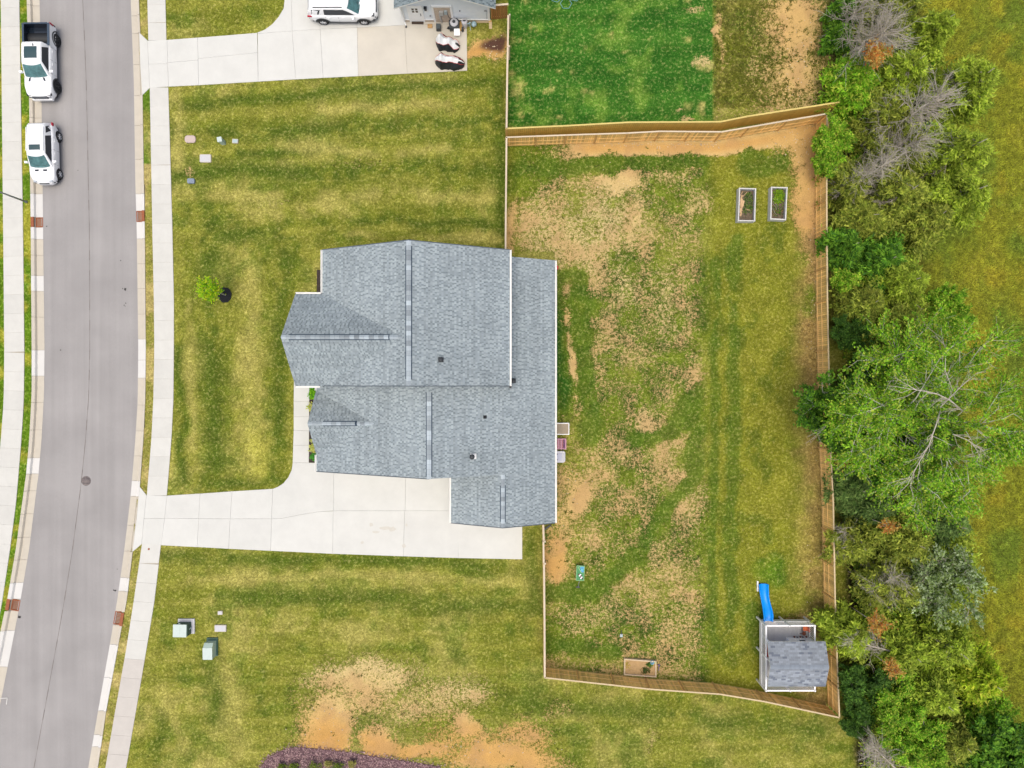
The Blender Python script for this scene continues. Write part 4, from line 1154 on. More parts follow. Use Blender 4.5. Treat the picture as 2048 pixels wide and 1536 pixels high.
# ------------------------------------------------------------------ fences: every picket, rail and post a part
def fence(label, pts, h, inner, m_pick, m_cap, m_rail, loc=None, space=.146, maxn=300, rails=(.28, .95), cap=.10, group=None, post_every=2.44, posts=True, cat='fence'):
    """pts: world polyline of the base; inner = +1 rails left of the direction, -1 right"""
    pts = [Vector((p[0], p[1], 0)) for p in pts]
    t = thing('wooden_fence', label, cat, pts[0], group=group)
    seglen = [(b_ - a).length for a, b_ in zip(pts[:-1], pts[1:])]
    tot = sum(seglen)
    n = int(tot / space)
    if n > maxn: space = tot / maxn; n = maxn
    pk = MB(); w = space - .017
    pk.box((0, 0, h / 2), (w, .018, h))
    pme = pk.mesh('picket', m_pick)
    def at(s):
        for a, b_, L_ in zip(pts[:-1], pts[1:], seglen):
            if s <= L_ + 1e-6: return a + (b_ - a) * (s / L_), (b_ - a).normalized()
            s -= L_
        return pts[-1], (pts[-1] - pts[-2]).normalized()
    for k in range(n):
        p, d = at((k + .5) * space)
        put('picket', pme, t, p + Vector((0, 0, random.uniform(.0, .025))), (0, 0, math.atan2(d.y, d.x) + random.uniform(-.012, .012)))
    s = 0
    for a, b_, L_ in zip(pts[:-1], pts[1:], seglen):
        d = (b_ - a).normalized(); nrm = Vector((-d.y, d.x, 0)) * inner
        k = max(1, round(L_ / post_every))
        for i in range(k):
            p, q_ = a + d * (L_ * i / k), a + d * (L_ * (i + 1) / k)
            for z in rails:
                jit = random.uniform(-.012, .012)
                MB().bar(p + nrm * .034 + d * .05 + Vector((0, 0, z + jit)), q_ + nrm * .034 - d * .05 + Vector((0, 0, z + random.uniform(-.01, .01))), .028, .07).build('rail', m_rail, t)
            if cap:
                MB().bar(p + nrm * .02 + Vector((0, 0, h + .04)), q_ + nrm * .02 - d * .01 + Vector((0, 0, h + .04)), cap, .03).build('cap_board', m_cap, t)
            if posts:
                MB().box(p + nrm * .052 + Vector((0, 0, h / 2)), (.09, .085, h), rz=math.atan2(d.y, d.x)).build('post', M['post_wood'], t)
    return t
HF = 1.83
def top(px, py, h=HF + .05): 
    p = P(px, py, h); return (p.x, p.y)
fence('long cedar fence with rails inside, running along the wild tree line', [top(*p) for p in ((1655, 228), (1654, 400), (1655.5, 600), (1657.5, 700), (1662, 900), (1667, 1000), (1671, 1200), (1675, 1320), (1679.5, 1435))], HF, -1, M['picket_in'], M['cap_wood'], M['rail_wood'])
fence('cedar fence along the upper side of the yard, rails facing the patchy grass', [top(*p) for p in ((1012, 274), (1133, 269.5), (1256, 265.5), (1320, 262), (1444, 263), (1499, 253.5), (1653, 227))], HF, -1, M['picket_in'], M['cap_white'], M['rail_wood'])
fence('cedar fence on the lower side of the yard behind the playhouse', [top(*p) for p in ((1089, 1356), (1300, 1379), (1440, 1389), (1530, 1404), (1679.5, 1436))], HF, 1, M['picket_in'], M['cap_wood'], M['rail_wood'])
fence('yellowish pine fence backing the green lawn, parallel to the cedar one', [top(*p) for p in ((1012, 257.5), (1133, 252), (1260, 245), (1441, 244), (1496, 233), (1684, 204))], HF, 1, M['picket_green'], M['cap_yellow'], M['cap_yellow'], cap=.11)
fence('narrow fence run from the big house up to the yard corner', [top(*p) for p in ((1010.5, 505), (1011, 430), (1012.5, 274))], HF, -1, M['picket_in'], M['cap_white'], M['rail_wood'], cap=.12)
fence('weathered fence run between the green lawn and the neighbour\'s bare soil', [top(*p) for p in ((1012.5, 257), (1014, 140), (1015, 94))], HF, -1, M['picket_in'], M['cap_white'], M['rail_wood'], cap=.13)
fence('narrow fence run from the garage wing down to the lower corner', [top(*p) for p in ((1086, 1050), (1087, 1082))] , HF, 1, M['picket_in'], M['cap_white'], M['rail_wood'], cap=.13, group=None)
fence('long narrow fence run between side lawn and patchy yard, below the gate', [top(*p) for p in ((1087.5, 1128), (1088.5, 1240), (1089, 1356))], HF, 1, M['picket_in'], M['cap_white'], M['rail_wood'], cap=.13)
def gate(label, a, b_, back=.0):
    a, b_ = Vector((*a, 0)), Vector((*b_, 0)); d = (b_ - a).normalized(); L_ = (b_ - a).length
    t = thing('fence_gate', label, 'gate', a)
    pme = MB().box((0, 0, .92), (.138, .018, 1.78)).mesh('picket', M['picket_in'])
    for k in range(int(L_ / .146)): put('picket', pme, t, a + d * (.07 + k * .146), (0, 0, math.atan2(d.y, d.x)))
    nr = Vector((-d.y, d.x, 0))
    for z in (.3, 1.6): MB().bar(a + nr * .035 + Vector((0, 0, z)), b_ + nr * .035 + Vector((0, 0, z)), .04, .09).build('rail', M['rail_wood'], t)
    MB().bar(a + Vector((0, 0, 1.86)), b_ + Vector((0, 0, 1.86)), .12, .03).build('cap_board', M['cap_white'], t)
    for p in (a, b_):
        MB().box(p + nr * .1 + Vector((0, 0, .97)), (.11, .11, 1.94)).build('post', M['cap_white'], t)
    MB().box(a + d * .12 - nr * .03 + Vector((0, 0, 1.2)), (.12, .04, .05)).build('latch', M['black'], t)
gate('wooden gate in the fence beside the driveway end', top(1087, 1083), top(1087.5, 1127))
gate('weathered gate section beside the neighbour\'s bare soil', top(1016.5, 30), top(1015.5, 93))
fence('short brown fence piece joining the neighbour\'s house corner', [(-1.5, 27.0), (-.25, 27.1)], HF - .05, 1, mk('weathered brown picket', A(182, 128, 74), .85, .15, 8, objvar=.16), M['cap_white'], M['rail_wood'], cap=.13, rails=(.28, 1.6))
# ------------------------------------------------------------------ vehicles
def car(name, label, cat, loc, rot, c, group):
    """forward = +x. builds body, cabin glass, wheels and trim from stations"""
    t = thing(name, label, cat, loc, rot, group=group)
    W, Ln = c['W'] / 2, c['L']
    xf, xr, rw = c['xf'], c['xr'], c['rw']
    it = lambda tab, x: float(np.interp(x, [p[0] for p in tab], [p[1] for p in tab]))
    plan, ztop, zlow = c['plan'], c['ztop'], c['zlow']
    def low(x):
        z = it(zlow, x)
        for xc in (xf, xr):
            q_ = (rw + .075) ** 2 - (x - xc) ** 2
            if q_ > 0: z = max(z, rw + math.sqrt(q_))
        return z
    xs = set(np.linspace(-Ln / 2, Ln / 2, 70).tolist())
    for tab in (plan, ztop, zlow): xs |= {p[0] for p in tab}
    for xc in (xf, xr):
        for k in range(-10, 11): xs.add(xc + (rw + .074) * math.sin(k * math.pi / 20))
    xs = sorted(x for x in xs if -Ln / 2 <= x <= Ln / 2)
    rows = []
    for x in xs:
        w = W * it(plan, x); zt = it(ztop, x); zl = min(low(x), zt - .12)
        half = [(w * (.93 if zl < .5 else 1.0), zl)]
        for f, wf in ((.3, 1.0), (.6, 1.0), (.8, .985), (.93, .95), (1.0, .88)):
            half.append((w * wf, zl + (zt - zl) * f))
        half += [(w * .6, zt + .022), (w * .3, zt + .036), (0, zt + .04)]
        row = [(x, -a, z) for a, z in half] + [(x, a, z) for a, z in half[-2::-1]]
        rows.append(row)
    b = MB().grid(rows, flip=False)
    for r, fl in ((rows[0], True), (rows[-1], False)):
        b.add(r, [list(range(len(r)))[::-1] if fl else list(range(len(r)))])
    bo = b.build('body', M['car_white'], t, local=True)
    bo.data.materials.append(M['black'])
    # underbody and wheel wells
    ub = MB().box((0, 0, .42), (Ln * .9, W * 1.72, .3))
    for xc in (xf, xr): ub.lathe((xc, 0, rw), [(rw + .07, -W * .9), (rw + .07, W * .9)], 20, axis='Y')
    ub.build('underbody', M['black'], t, local=True)
    # cabin
    cab = c['cabin']; zr = c['zr']; x0, x1 = cab['x']
    wb, wr, zroof, zb = W * cab['wb'], W * cab['wr'], cab['zroof'], cab['zb']
    wid = lambda z, x: (wb + (wr - wb) * max(0, min(1, (z - zb) / (zroof - zb)))) * it(cab.get('plan', [(-9, 1), (9, 1)]), x)
    cx = sorted(set(np.linspace(x0, x1, 36).tolist()) | {p[0] for p in zr if x0 <= p[0] <= x1})
    rows = []
    for x in cx:
        z = max(it(zr, x), zb + .0)
        hw = wid(z, x); hb = wid(zb, x)
        half = [(hb, zb - .08), (hb, zb)]
        for f in (.5, .86): half.append((hb + (wid(z - .0, x) - hb) * f, zb + (z - zb) * f))
        half += [(hw * .965, zb + (z - zb) * .965), (hw * .88, z), (hw * .5, z + .02), (0, z + .026)]
        rows.append([(x, -a, q_) for a, q_ in half] + [(x, a, q_) for a, q_ in half[-2::-1]])
    cb = MB().grid(rows)
    for r, fl in ((rows[0], True), (rows[-1], False)): cb.add(r, [list(range(len(r)))[::-1] if fl else list(range(len(r)))])
    cb.build('cabin', M['car_white'], t, local=True)
    off = .012
    def glass_top(name_, xa, xb, vf, m_, curve=0.0, parent=t, dz=off):
        g = []
        for k in range(13):
            u = k / 12
            r = []
            for j in range(13):
                v = -1 + j / 6
                x = xa + (xb - xa) * u + curve * (1 - v * v)
                z = max(it(zr, x), zb); hw = wid(z, x)
                r.append((x, v * hw * vf, z + .026 * (1 - min(1, abs(v * vf)) ** 2) + dz))
            g.append(r)
        return MB().grid(g, flip=xb < xa).build(name_, m_, parent, local=True)
    for nm, xa, xb, vf, m_, cu in c['top_glass']:
        glass_top(nm, xa, xb, vf, m_, cu)
    for nm, pts, m_ in c['side_glass']:
        for sg in (-1, 1):
            q_ = [(x, sg * (wid(zb + (it(zr, x) - zb) * f if f <= 1 else f, x) + .008), zb + (zmax - zb) * f) for x, f, zmax in [(p[0], p[1], zroof) for p in pts]]
            q_ = [(x, sg * (wid(z, x) + .008), z) for x, y, z in q_]
            MB().add(q_ if sg < 0 else q_[::-1], [list(range(len(q_)))]).build(nm, m_, t, local=True)
    # wheels
    tw = c.get('tw', .24)
    tyre = MB().lathe((0, 0, 0), [(rw * .62, -tw / 2), (rw * .93, -tw / 2), (rw, -tw / 2 + .03), (rw, tw / 2 - .03), (rw * .93, tw / 2), (rw * .62, tw / 2)], 28, axis='Y').mesh('wheel', M['rubber'])
    rm = MB()
    rm.lathe((0, 0, 0), [(0, .0), (rw * .5, .0), (rw * .55, .02), (rw * .63, .035), (rw * .66, .02)], 28, m=1, axis='Y')
    rm.lathe((0, 0, 0), [(rw * .56, .03), (rw * .63, .045), (rw * .66, .03)], 28, axis='Y')
    rm.lathe((0, 0, 0), [(0, .06), (rw * .12, .06), (rw * .16, .04)], 12, axis='Y')
    for k in range(5):
        a = 2 * math.pi * k / 5 + .3
        rm.bar((rw * .1 * math.cos(a), .045, rw * .1 * math.sin(a)), (rw * .6 * math.cos(a), .035, rw * .6 * math.sin(a)), rw * .16, .03)
    rme = rm.mesh('rim', [c['rim'], M['black']])
    for xc in (xf, xr):
        for sg in (-1, 1):
            wl_ = put('wheel', tyre, t, (xc, sg * (W - tw / 2 + .015), rw), local=True)
            ro = put('rim', rme, wl_, (0, sg * (tw / 2 - .05), 0), (0, 0, 0 if sg > 0 else math.pi), local=True)
            # dark arch lip
            if c.get('arch'):
                ar = []
                for k in range(13):
                    an = math.pi * k / 12
                    ar.append([(xc + math.cos(an) * r_, sg * (W * it(plan, xc) + dy), rw + math.sin(an) * r_) for r_, dy in ((rw + .07, .0), (rw + .07, .022), (rw + .15, .022), (rw + .16, .0))])
                MB().grid(ar, flip=sg > 0).build('wheel_arch', M['charcoal'], t, local=True)
    def side_y(x, z):
        w = W * it(plan, x); return w
    # door seams, handles
    for x, za, zc in c['seams']:
        for sg in (-1, 1):
            MB().bar((x, sg * (side_y(x, za) + .001), za), (x + .02, sg * (side_y(x, zc) * .985 + .003), zc), .012, .008).build('door_seam', M['charcoal'], t, local=True)
    for x, z in c['handles']:
        for sg in (-1, 1): MB().box((x, sg * (side_y(x, z) + .012), z), (.2, .03, .035)).build('door_handle', M['chrome'] if c.get('chrome') else M['car_white'], t, local=True)
    mx, mz = c['mirror']
    for sg in (-1, 1):
        m_ = MB(); y = sg * (W * it(plan, mx) + .12)
        r_ = [[(mx + a * .09, y + sg * q_ * .13, mz + zz * .09) for q_, zz in ((-1, -1), (.7, -1), (1, -.6), (1, .6), (.7, 1), (-1, 1))] for a in (-.6, .4, 1)]
        r_[2] = [(p[0], y + (p[1] - y) * .75, mz + (p[2] - mz) * .75) for p in r_[2]]
        m_.grid(r_, closed=True, smooth=False, flip=sg < 0); m_.add(r_[2], [list(range(6))[::1 if sg > 0 else -1]]); m_.add(r_[0], [list(range(6))[::-1 if sg > 0 else 1]], 1)
        m_.bar((mx, y - sg * .25, mz - .06), (mx, y, mz - .04), .06, .05)
        m_.build('mirror', [M['car_white'], M['black']], t, local=True)
    for nm, boxes, mt in c['extras']:
        for bx in boxes:
            m_ = MB()
            if bx[0] == 'poly':
                m_.add(bx[1], [list(range(len(bx[1])))])
            elif bx[0] == 'bar': m_.bar(*bx[1:])
            else: m_.box(*bx)
            m_.build(nm, mt, t, local=True)
    return t, it

# crew cab pickup ------------------------------------------------
W2 = .99
px_bed = (-2.58, -.98)
TR = dict(L=5.35, W=1.98, xf=1.68, xr=-1.78, rw=.43, tw=.29, rim=M['dark_alloy'],
    plan=[(-2.675, .9), (-2.55, .985), (0, 1.0), (1.9, 1.0), (2.35, .94), (2.6, .80), (2.675, .66)],
    ztop=[(-2.675, .78), (-2.60, .80), (-2.59, .70), (-.97, .70), (-.96, 1.22), (.75, 1.24), (.95, 1.22), (2.2, 1.14), (2.5, 1.06), (2.62, .9), (2.675, .72)],
    zlow=[(-2.675, .55), (-2.3, .48), (0, .40), (2.3, .42), (2.675, .52)],
    cabin=dict(x=(-1.0, 1.28), wb=.90, wr=.70, zroof=1.86, zb=1.2), zr=[(-1.0, 1.76), (-.85, 1.84), (-.2, 1.87), (.35, 1.85), (.55, 1.79), (1.28, 1.20)],
    top_glass=[('windshield', .58, 1.24, .90, M['windshield'], .10), ('sunroof', -.62, .22, .66, M['glass'], 0)],
    side_glass=[('side_window', [(-.82, .10), (.95, .10), (.62, .55), (.42, .84), (-.62, .84)], M['glass_dark'])],
    seams=[(-.92, .5, 1.2), (.0, .5, 1.2), (.98, .55, 1.2)], handles=[(-.6, 1.02), (.3, 1.02)], mirror=(.92, 1.28), arch=True,
    extras=[
      ('bed_side', [((-1.78, .93, .98), (1.6, .10, .60)), ((-1.78, -.93, .98), (1.6, .10, .60))], M['car_white']),
      ('bed_liner', [((-1.78, 0, .765), (1.58, 1.74, .02)), ((-1.78, .872, 1.03), (1.58, .012, .5)), ((-1.78, -.872, 1.03), (1.58, .012, .5)), ((-.985, 0, 1.03), (.02, 1.74, .5)), ((-2.53, 0, 1.03), (.02, 1.74, .5))], M['glass_dark']),
      ('bed_rail', [((-1.78, .92, 1.30), (1.64, .15, .04)), ((-1.78, -.92, 1.30), (1.64, .15, .04)), ((-1.02, 0, 1.30), (.12, 1.7, .04)), ((-2.58, 0, 1.30), (.10, 1.7, .04))], mk('bed rail plastic', A(70, 88, 108), .5)),
      ('tailgate', [((-2.60, 0, .98), (.09, 1.78, .58))], M['car_white']),
      ('rear_bumper', [((-2.70, 0, .62), (.12, 1.8, .2))], M['charcoal']),
      ('tail_light', [((-2.60, .955, 1.05), (.12, .12, .34)), ((-2.60, -.955, 1.05), (.12, .12, .34))], M['red_lens']),
      ('hood_vent', [('poly', [(1.30, .42, 1.245), (1.36, .56, 1.237), (1.62, .62, 1.218), (1.54, .48, 1.225)]), ('poly', [(1.54, -.48, 1.225), (1.62, -.62, 1.218), (1.36, -.56, 1.237), (1.30, -.42, 1.245)])], M['glass_dark']),
      ('headlight', [((2.47, .74, .98), (.16, .28, .09)), ((2.47, -.74, .98), (.16, .28, .09))], M['glass_dark']),
      ('headlight_strip', [((2.35, .87, 1.03), (.36, .03, .04)), ((2.35, -.87, 1.03), (.36, .03, .04)), ((2.56, .66, .9), (.16, .25, .04)), ((2.56, -.66, .9), (.16, .25, .04))], M['glass_dark']),
      ('grille', [((2.63, 0, .86), (.1, 1.1, .22))], M['charcoal']),
      ('grille_bar', [((2.69, 0, .80 + .07 * k), (.02, 1.05, .02)) for k in range(3)] + [((2.69, -.45 + .15 * k, .87), (.02, .02, .18)) for k in range(7)], M['chrome']),
      ('front_bumper', [((2.66, 0, .58), (.14, 1.45, .2))], M['car_white']),
      ('toolbox', [((-1.1, -.7, .86), (.2, .3, .18))], M['charcoal']),
      ('antenna', [((-.72, .2, 1.90), (.16, .04, .05))], M['charcoal'])])
c = P(116, 130)
car('pickup_truck', 'white crew cab pickup with open dark bed parked across the road', 'pickup truck', (-34.42, 23.52, -.105), R(-90 + .8), TR, 'vehicles parked along the far kerb')

# compact SUV ------------------------------------------------------
GL = dict(L=4.45, W=1.84, xf=1.42, xr=-1.34, rw=.345, tw=.22, rim=M['alloy'],
    plan=[(-2.225, .62), (-2.12, .82), (-1.9, .94), (-1.2, 1.0), (1.2, 1.0), (1.7, .96), (2.0, .84), (2.15, .66), (2.225, .45)],
    ztop=[(-2.225, .72), (-2.1, .95), (-1.9, 1.08), (0, 1.08), (.9, 1.05), (1.6, .98), (2.0, .86), (2.15, .74), (2.225, .6)],
    zlow=[(-2.225, .45), (-1.8, .34), (0, .28), (1.8, .3), (2.225, .4)],
    cabin=dict(x=(-2.08, 1.12), wb=.90, wr=.70, zroof=1.66, zb=1.04, plan=[(-2.08, .84), (-1.7, .96), (-1, 1), (9, 1)]), zr=[(-2.08, 1.10), (-1.95, 1.46), (-1.75, 1.6), (-1.0, 1.67), (-.2, 1.69), (.2, 1.66), (.35, 1.6), (1.12, 1.04)],
    top_glass=[('windshield', .40, 1.06, .88, M['windshield'], .10), ('sunroof', -.32, .06, .62, M['glass'], 0), ('rear_window', -2.06, -1.93, .8, M['glass_dark'], 0)],
    side_glass=[('side_window', [(-1.18, .10), (.78, .10), (.56, .42), (.25, .82), (-1.0, .84)], M['glass_dark']), ('quarter_window', [(-1.86, .22), (-1.5, .10), (-1.22, .74), (-1.70, .72)], M['glass_dark'])],
    seams=[(-1.1, .45, 1.05), (-.2, .4, 1.05), (.85, .45, 1.02)], handles=[(-.85, .9), (.1, .9)], mirror=(.72, 1.08), arch=False,
    extras=[
      ('tail_light', [((-2.02, .80, .92), (.28, .09, .16)), ((-2.02, -.80, .92), (.28, .09, .16))], M['red_lens']),
      ('hood_vent', [((1.33, .30, 1.065), (.12, .26, .02)), ((1.33, -.30, 1.065), (.12, .26, .02))], M['glass_dark']),
      ('headlight', [((2.0, .58, .82), (.26, .22, .10)), ((2.0, -.58, .82), (.26, .22, .10))], M['lamp_lens']),
      ('fog_lamp', [((2.08, .62, .6), (.12, .2, .06)), ((2.08, -.62, .6), (.12, .2, .06))], M['charcoal']),
      ('grille', [((2.19, 0, .68), (.06, .7, .12))], M['charcoal']),
      ('grille_bar', [((2.225, 0, .66 + .05 * k), (.02, .68, .016)) for k in range(2)], M['chrome']),
      ('roof_rail', [('bar', (-1.6, .60, 1.665), (.1, .61, 1.70), .04, .04), ('bar', (-1.6, -.60, 1.665), (.1, -.61, 1.70), .04, .04)], M['car_white']),
      ('wiper', [('bar', (1.04, -.5, 1.12), (.98, .1, 1.17), .03, .02), ('bar', (1.04, .1, 1.12), (.98, .55, 1.17), .03, .02)], M['black'])])
car('parked_suv', 'small white SUV with silver wheels parked behind the pickup', 'car', (-34.25, 16.86, -.105), R(-90 + 1.0), GL, 'vehicles parked along the far kerb')

# three-row SUV on the neighbour's drive ------------------------------
TV = dict(L=5.05, W=1.98, xf=1.50, xr=-1.50, rw=.37, tw=.24, rim=M['alloy'],
    plan=[(-2.525, .66), (-2.4, .88), (-2.1, .97), (0, 1.0), (1.6, 1.0), (2.1, .92), (2.4, .76), (2.525, .55)],
    ztop=[(-2.525, .82), (-2.35, 1.05), (-2.1, 1.14), (0, 1.13), (1.0, 1.12), (1.8, 1.07), (2.25, .95), (2.45, .80), (2.525, .66)],
    zlow=[(-2.525, .5), (-2.0, .36), (0, .30), (2.0, .30), (2.525, .42)],
    cabin=dict(x=(-2.40, 1.30), wb=.90, wr=.72, zroof=1.74, zb=1.10, plan=[(-2.4, .86), (-2.0, .97), (-1, 1), (9, 1)]), zr=[(-2.40, 1.18), (-2.25, 1.55), (-2.05, 1.68), (-1.0, 1.76), (0, 1.77), (.35, 1.73), (.5, 1.67), (1.30, 1.10)],
    top_glass=[('windshield', .52, 1.24, .90, M['windshield'], .12), ('rear_window', -2.38, -2.24, .8, M['glass_dark'], 0)],
    side_glass=[('side_window', [(-1.22, .12), (-1.1, .10), (.98, .10), (.68, .42), (.25, .80), (-1.18, .82)], M['glass_dark']), ('quarter_window', [(-2.15, .14), (-1.62, .12), (-1.42, .74), (-2.05, .74)], M['glass_dark'])],
    seams=[(-1.2, .5, 1.1), (-.25, .45, 1.1), (.95, .5, 1.1)], handles=[(-.95, .98), (.15, .98)], mirror=(.85, 1.16), arch=True,
    extras=[
      ('tail_light', [((-2.30, .88, 1.02), (.34, .10, .1)), ((-2.30, -.88, 1.02), (.34, .10, .1))], M['red_lens']),
      ('sill_trim', [((0, .985, .34), (2.1, .04, .08)), ((0, -.985, .34), (2.1, .04, .08))], M['charcoal']),
      ('rear_skirt', [((-2.38, 0, .5), (.2, 1.5, .12)), ], M['charcoal']),
      ('front_skirt', [((2.42, 0, .42), (.16, 1.4, .1)), ((2.15, .86, .42), (.4, .1, .08)), ((2.15, -.86, .42), (.4, .1, .08))], M['charcoal']),
      ('headlight', [((2.24, .72, .92), (.22, .24, .05)), ((2.24, -.72, .92), (.22, .24, .05))], M['charcoal']),
      ('fog_lamp', [((2.34, .70, .68), (.16, .16, .1)), ((2.34, -.70, .68), (.16, .16, .1))], M['charcoal']),
      ('grille', [((2.47, 0, .76), (.08, .9, .16))], M['charcoal']),
      ('grille_bar', [((2.515, 0, .72 + .05 * k), (.02, .88, .016)) for k in range(3)], M['chrome']),
      ('roof_rail', [('bar', (-1.9, .64, 1.74), (.2, .66, 1.80), .05, .05), ('bar', (-1.9, -.64, 1.74), (.2, -.66, 1.80), .05, .05)], M['charcoal']),
      ('wiper', [('bar', (1.26, -.5, 1.16), (1.16, .2, 1.23), .03, .02), ('bar', (1.26, .15, 1.16), (1.16, .65, 1.23), .03, .02)], M['black'])])
car('parked_suv', 'large white SUV cut by the top edge on the neighbour\'s driveway', 'car', (-12.36, 27.55, .03), 0.0, TV, None)

# covered motorcycles ---------------------------------------------------
M['cover_silver'] = mk('silver cover cloth', (.72, .74, .75), .45, .06, 5, .4, 6)
M['cover_black'] = mk('black cover cloth', (.018, .02, .024), .6, .2, 5, .5, 6)
M['piping_red'] = mk('red cover piping', (.5, .05, .05), .6)
def moto(label, loc, rot, Lm, seed, swap):
    t = thing('covered_motorcycle', label, 'motorcycle', loc, rot, group='motorcycles under silver and black covers')
    rr = random.Random(seed)
    top_ = [(-1, .50), (-.9, .80), (-.72, 1.0), (-.60, 1.28), (-.52, 1.30), (-.40, 1.08), (-.2, .93), (.05, .98), (.22, 1.02), (.36, .84), (.6, .76), (.85, .60), (1, .36)]
    if not swap: top_ = [(-1, .55), (-.85, .9), (-.66, 1.34), (-.56, 1.36), (-.42, 1.02), (-.25, .80), (-.05, .92), (.12, 1.16), (.24, 1.14), (.42, .78), (.7, .6), (1, .34)]
    wt = [(-1, .14), (-.88, .28), (-.62, .48), (-.5, .47), (-.3, .42), (0, .40), (.3, .42), (.6, .40), (.85, .30), (1, .13)]
    itp = lambda tab, x: float(np.interp(x, [p[0] for p in tab], [p[1] for p in tab]))
    xs = np.linspace(-1, 1, 34)
    def pt(x, f, sg):   # f: 0 ground .. 1 ridge
        h = itp(top_, x); w = itp(wt, x)
        crease = 1 + .16 * mnoise.noise(Vector((x * 3.1, f * 1.5, seed + sg))) + .14 * mnoise.noise(Vector((x * 8, f * 3, seed * 3 + sg)))
        ww = w * (1 - f ** 2.2) * (1 + .18 * (1 - f)) * (crease if f < .95 else 1) + .0
        return (x * Lm / 2, sg * ww, .04 + (h - .04) * f * (1 + .05 * mnoise.noise(Vector((x * 5, f * 2, seed)))))
    bnd = [(.70 if swap else .58) + .16 * mnoise.noise(Vector((x * 1.9, seed, 0))) for x in xs]
    for nm, lo, hi, mt in (('cover_skirt', 0, None, M['cover_black']), ('cover_top', None, 1, M['cover_silver'])):
        rows = []
        for x, b_ in zip(xs, bnd):
            f0, f1 = (0, b_) if nm == 'cover_skirt' else (b_, 1)
            if swap and nm == 'cover_skirt' and x > .62: f1 = .93
            if swap and nm == 'cover_top' and x > .62: f0 = .93
            fs = [f0 + (f1 - f0) * k / 6 for k in range(7)]
            r = [pt(x, f, -1) for f in fs]
            if nm == 'cover_top': r += [pt(x, f, 1) for f in fs[-2::-1]]
            rows.append(r)
        m_ = MB().grid(rows)
        if nm == 'cover_skirt':
            m_.grid([[(p[0], -p[1], p[2]) for p in r] for r in rows], flip=True)
            for r, fl in ((rows[0], 0), (rows[-1], 1)):
                rr_ = r + [(p[0], -p[1], p[2]) for p in r[::-1]]; m_.add(rr_, [list(range(len(rr_)))])
        m_.build(nm, mt, t, local=True)
    for sg in (-1, 1):
        MB().tube([Vector(pt(x, b_, sg)) + Vector((0, sg * .012, 0)) for x, b_ in zip(xs, bnd)], .014, 5).build('piping', M['piping_red'], t, local=True)
    k = MB()
    for xw in (-.68 * Lm / 2, .68 * Lm / 2): k.lathe((xw, 0, .3), [(.18, -.06), (.29, -.06), (.3, 0), (.29, .06), (.18, .06)], 16, axis='Y')
    k.build('wheel', M['rubber'], t, local=True)
p = P(895, 84, .5); moto('motorcycle under a mostly silver cover, nearer the neighbour\'s wall', (p.x, p.y, .03), R(-14), 1.75, 1.3, False)
p = P(899, 121, .5); moto('motorcycle under a silver and black cover near the driveway edge', (p.x, p.y, .03), R(-6), 2.15, 2.7, True)
# ------------------------------------------------------------------ playhouse on a raised deck, with slide
M['vinyl'] = mk('white vinyl', (.84, .84, .85), .4, .02, 5)
M['deck'] = mk('grey composite deck', (.44, .43, .43), .7, .06, 6, objvar=.06)
M['slide'] = mk('blue slide plastic', (.0, .27, .80), .25, .08, 1.5, spec=.5)
ph = thing('playhouse', 'white railed playhouse with grey shingle roof on a raised deck', 'playhouse', (19.9, -19.5, 0))
DZ, RZ = .9, 1.83
X0, X1, Y0, Y1 = 18.08, 21.66, -21.93, -17.2
# deck boards run north-south
nb = 24
bme = MB().box((0, 0, 0), ((X1 - X0) / nb - .008, Y1 - Y0, .03)).mesh('deck_board', M['deck'])
for k in range(nb): put('deck_board', bme, ph, (X0 + (X1 - X0) * (k + .5) / nb, (Y0 + Y1) / 2, DZ - .015))
mb = MB()
for y in (Y0 + .03, Y1 - .03): mb.bar((X0, y, DZ - .13), (X1, y, DZ - .13), .05, .2)
for x in (X0 + .03, X1 - .03): mb.bar((x, Y0 + .06, DZ - .13), (x, Y1 - .06, DZ - .13), .05, .2)
for k in range(5): mb.bar((X0 + .6 + k * .6, Y0 + .06, DZ - .13), (X0 + .6 + k * .6, Y1 - .06, DZ - .13), .04, .18)
mb.build('deck_frame', M['vinyl'], ph)
pme = MB().box((0, 0, 0), (.11, .11, RZ + .05)).lathe((0, 0, (RZ + .05) / 2), [(.085, 0), (.085, .02), (.0, .06)], 4).mesh('post', M['vinyl'])
for x, y in ((X0 + .05, Y0 + .05), (X0 + .05, -19.5), (X0 + .05, Y1 - .05), (19.8, Y1 - .05), (X1 - .05, Y1 - .05), (19.85, Y0 + .05), (X1 - .05, Y0 + .05)):
    put('post', pme, ph, (x, y, (RZ + .05) / 2))
bal = MB().box((0, 0, 0), (.04, .04, RZ - DZ - .14)).mesh('baluster', M['vinyl'])
def railing(a, b_):
    a, b_ = Vector(a), Vector(b_); d = b_ - a; n = int(d.length / .115)
    MB().bar(a + Vector((0, 0, RZ)), b_ + Vector((0, 0, RZ)), .10, .05).build('handrail', M['vinyl'], ph)
    MB().bar(a + Vector((0, 0, DZ + .10)), b_ + Vector((0, 0, DZ + .10)), .07, .05).build('bottom_rail', M['vinyl'], ph)
    for k in range(1, n): put('baluster', bal, ph, a + d * (k / n) + Vector((0, 0, (RZ + DZ + .06) / 2)))
railing((X0 + .05, Y0 + .12, 0), (X0 + .05, Y1 - .12, 0))
railing((X0 + .95, Y1 - .05, 0), (X1 - .12, Y1 - .05, 0))
MB().bar((X0 + .1, Y1 - .05, RZ), (X0 + .95, Y1 - .05, RZ), .10, .05).build('handrail', M['vinyl'], ph)
railing((X1 - .05, Y1 - .12, 0), (X1 - .05, -18.35, 0))
railing((X0 + .12, Y0 + .05, 0), (X1 - .12, Y0 + .05, 0))
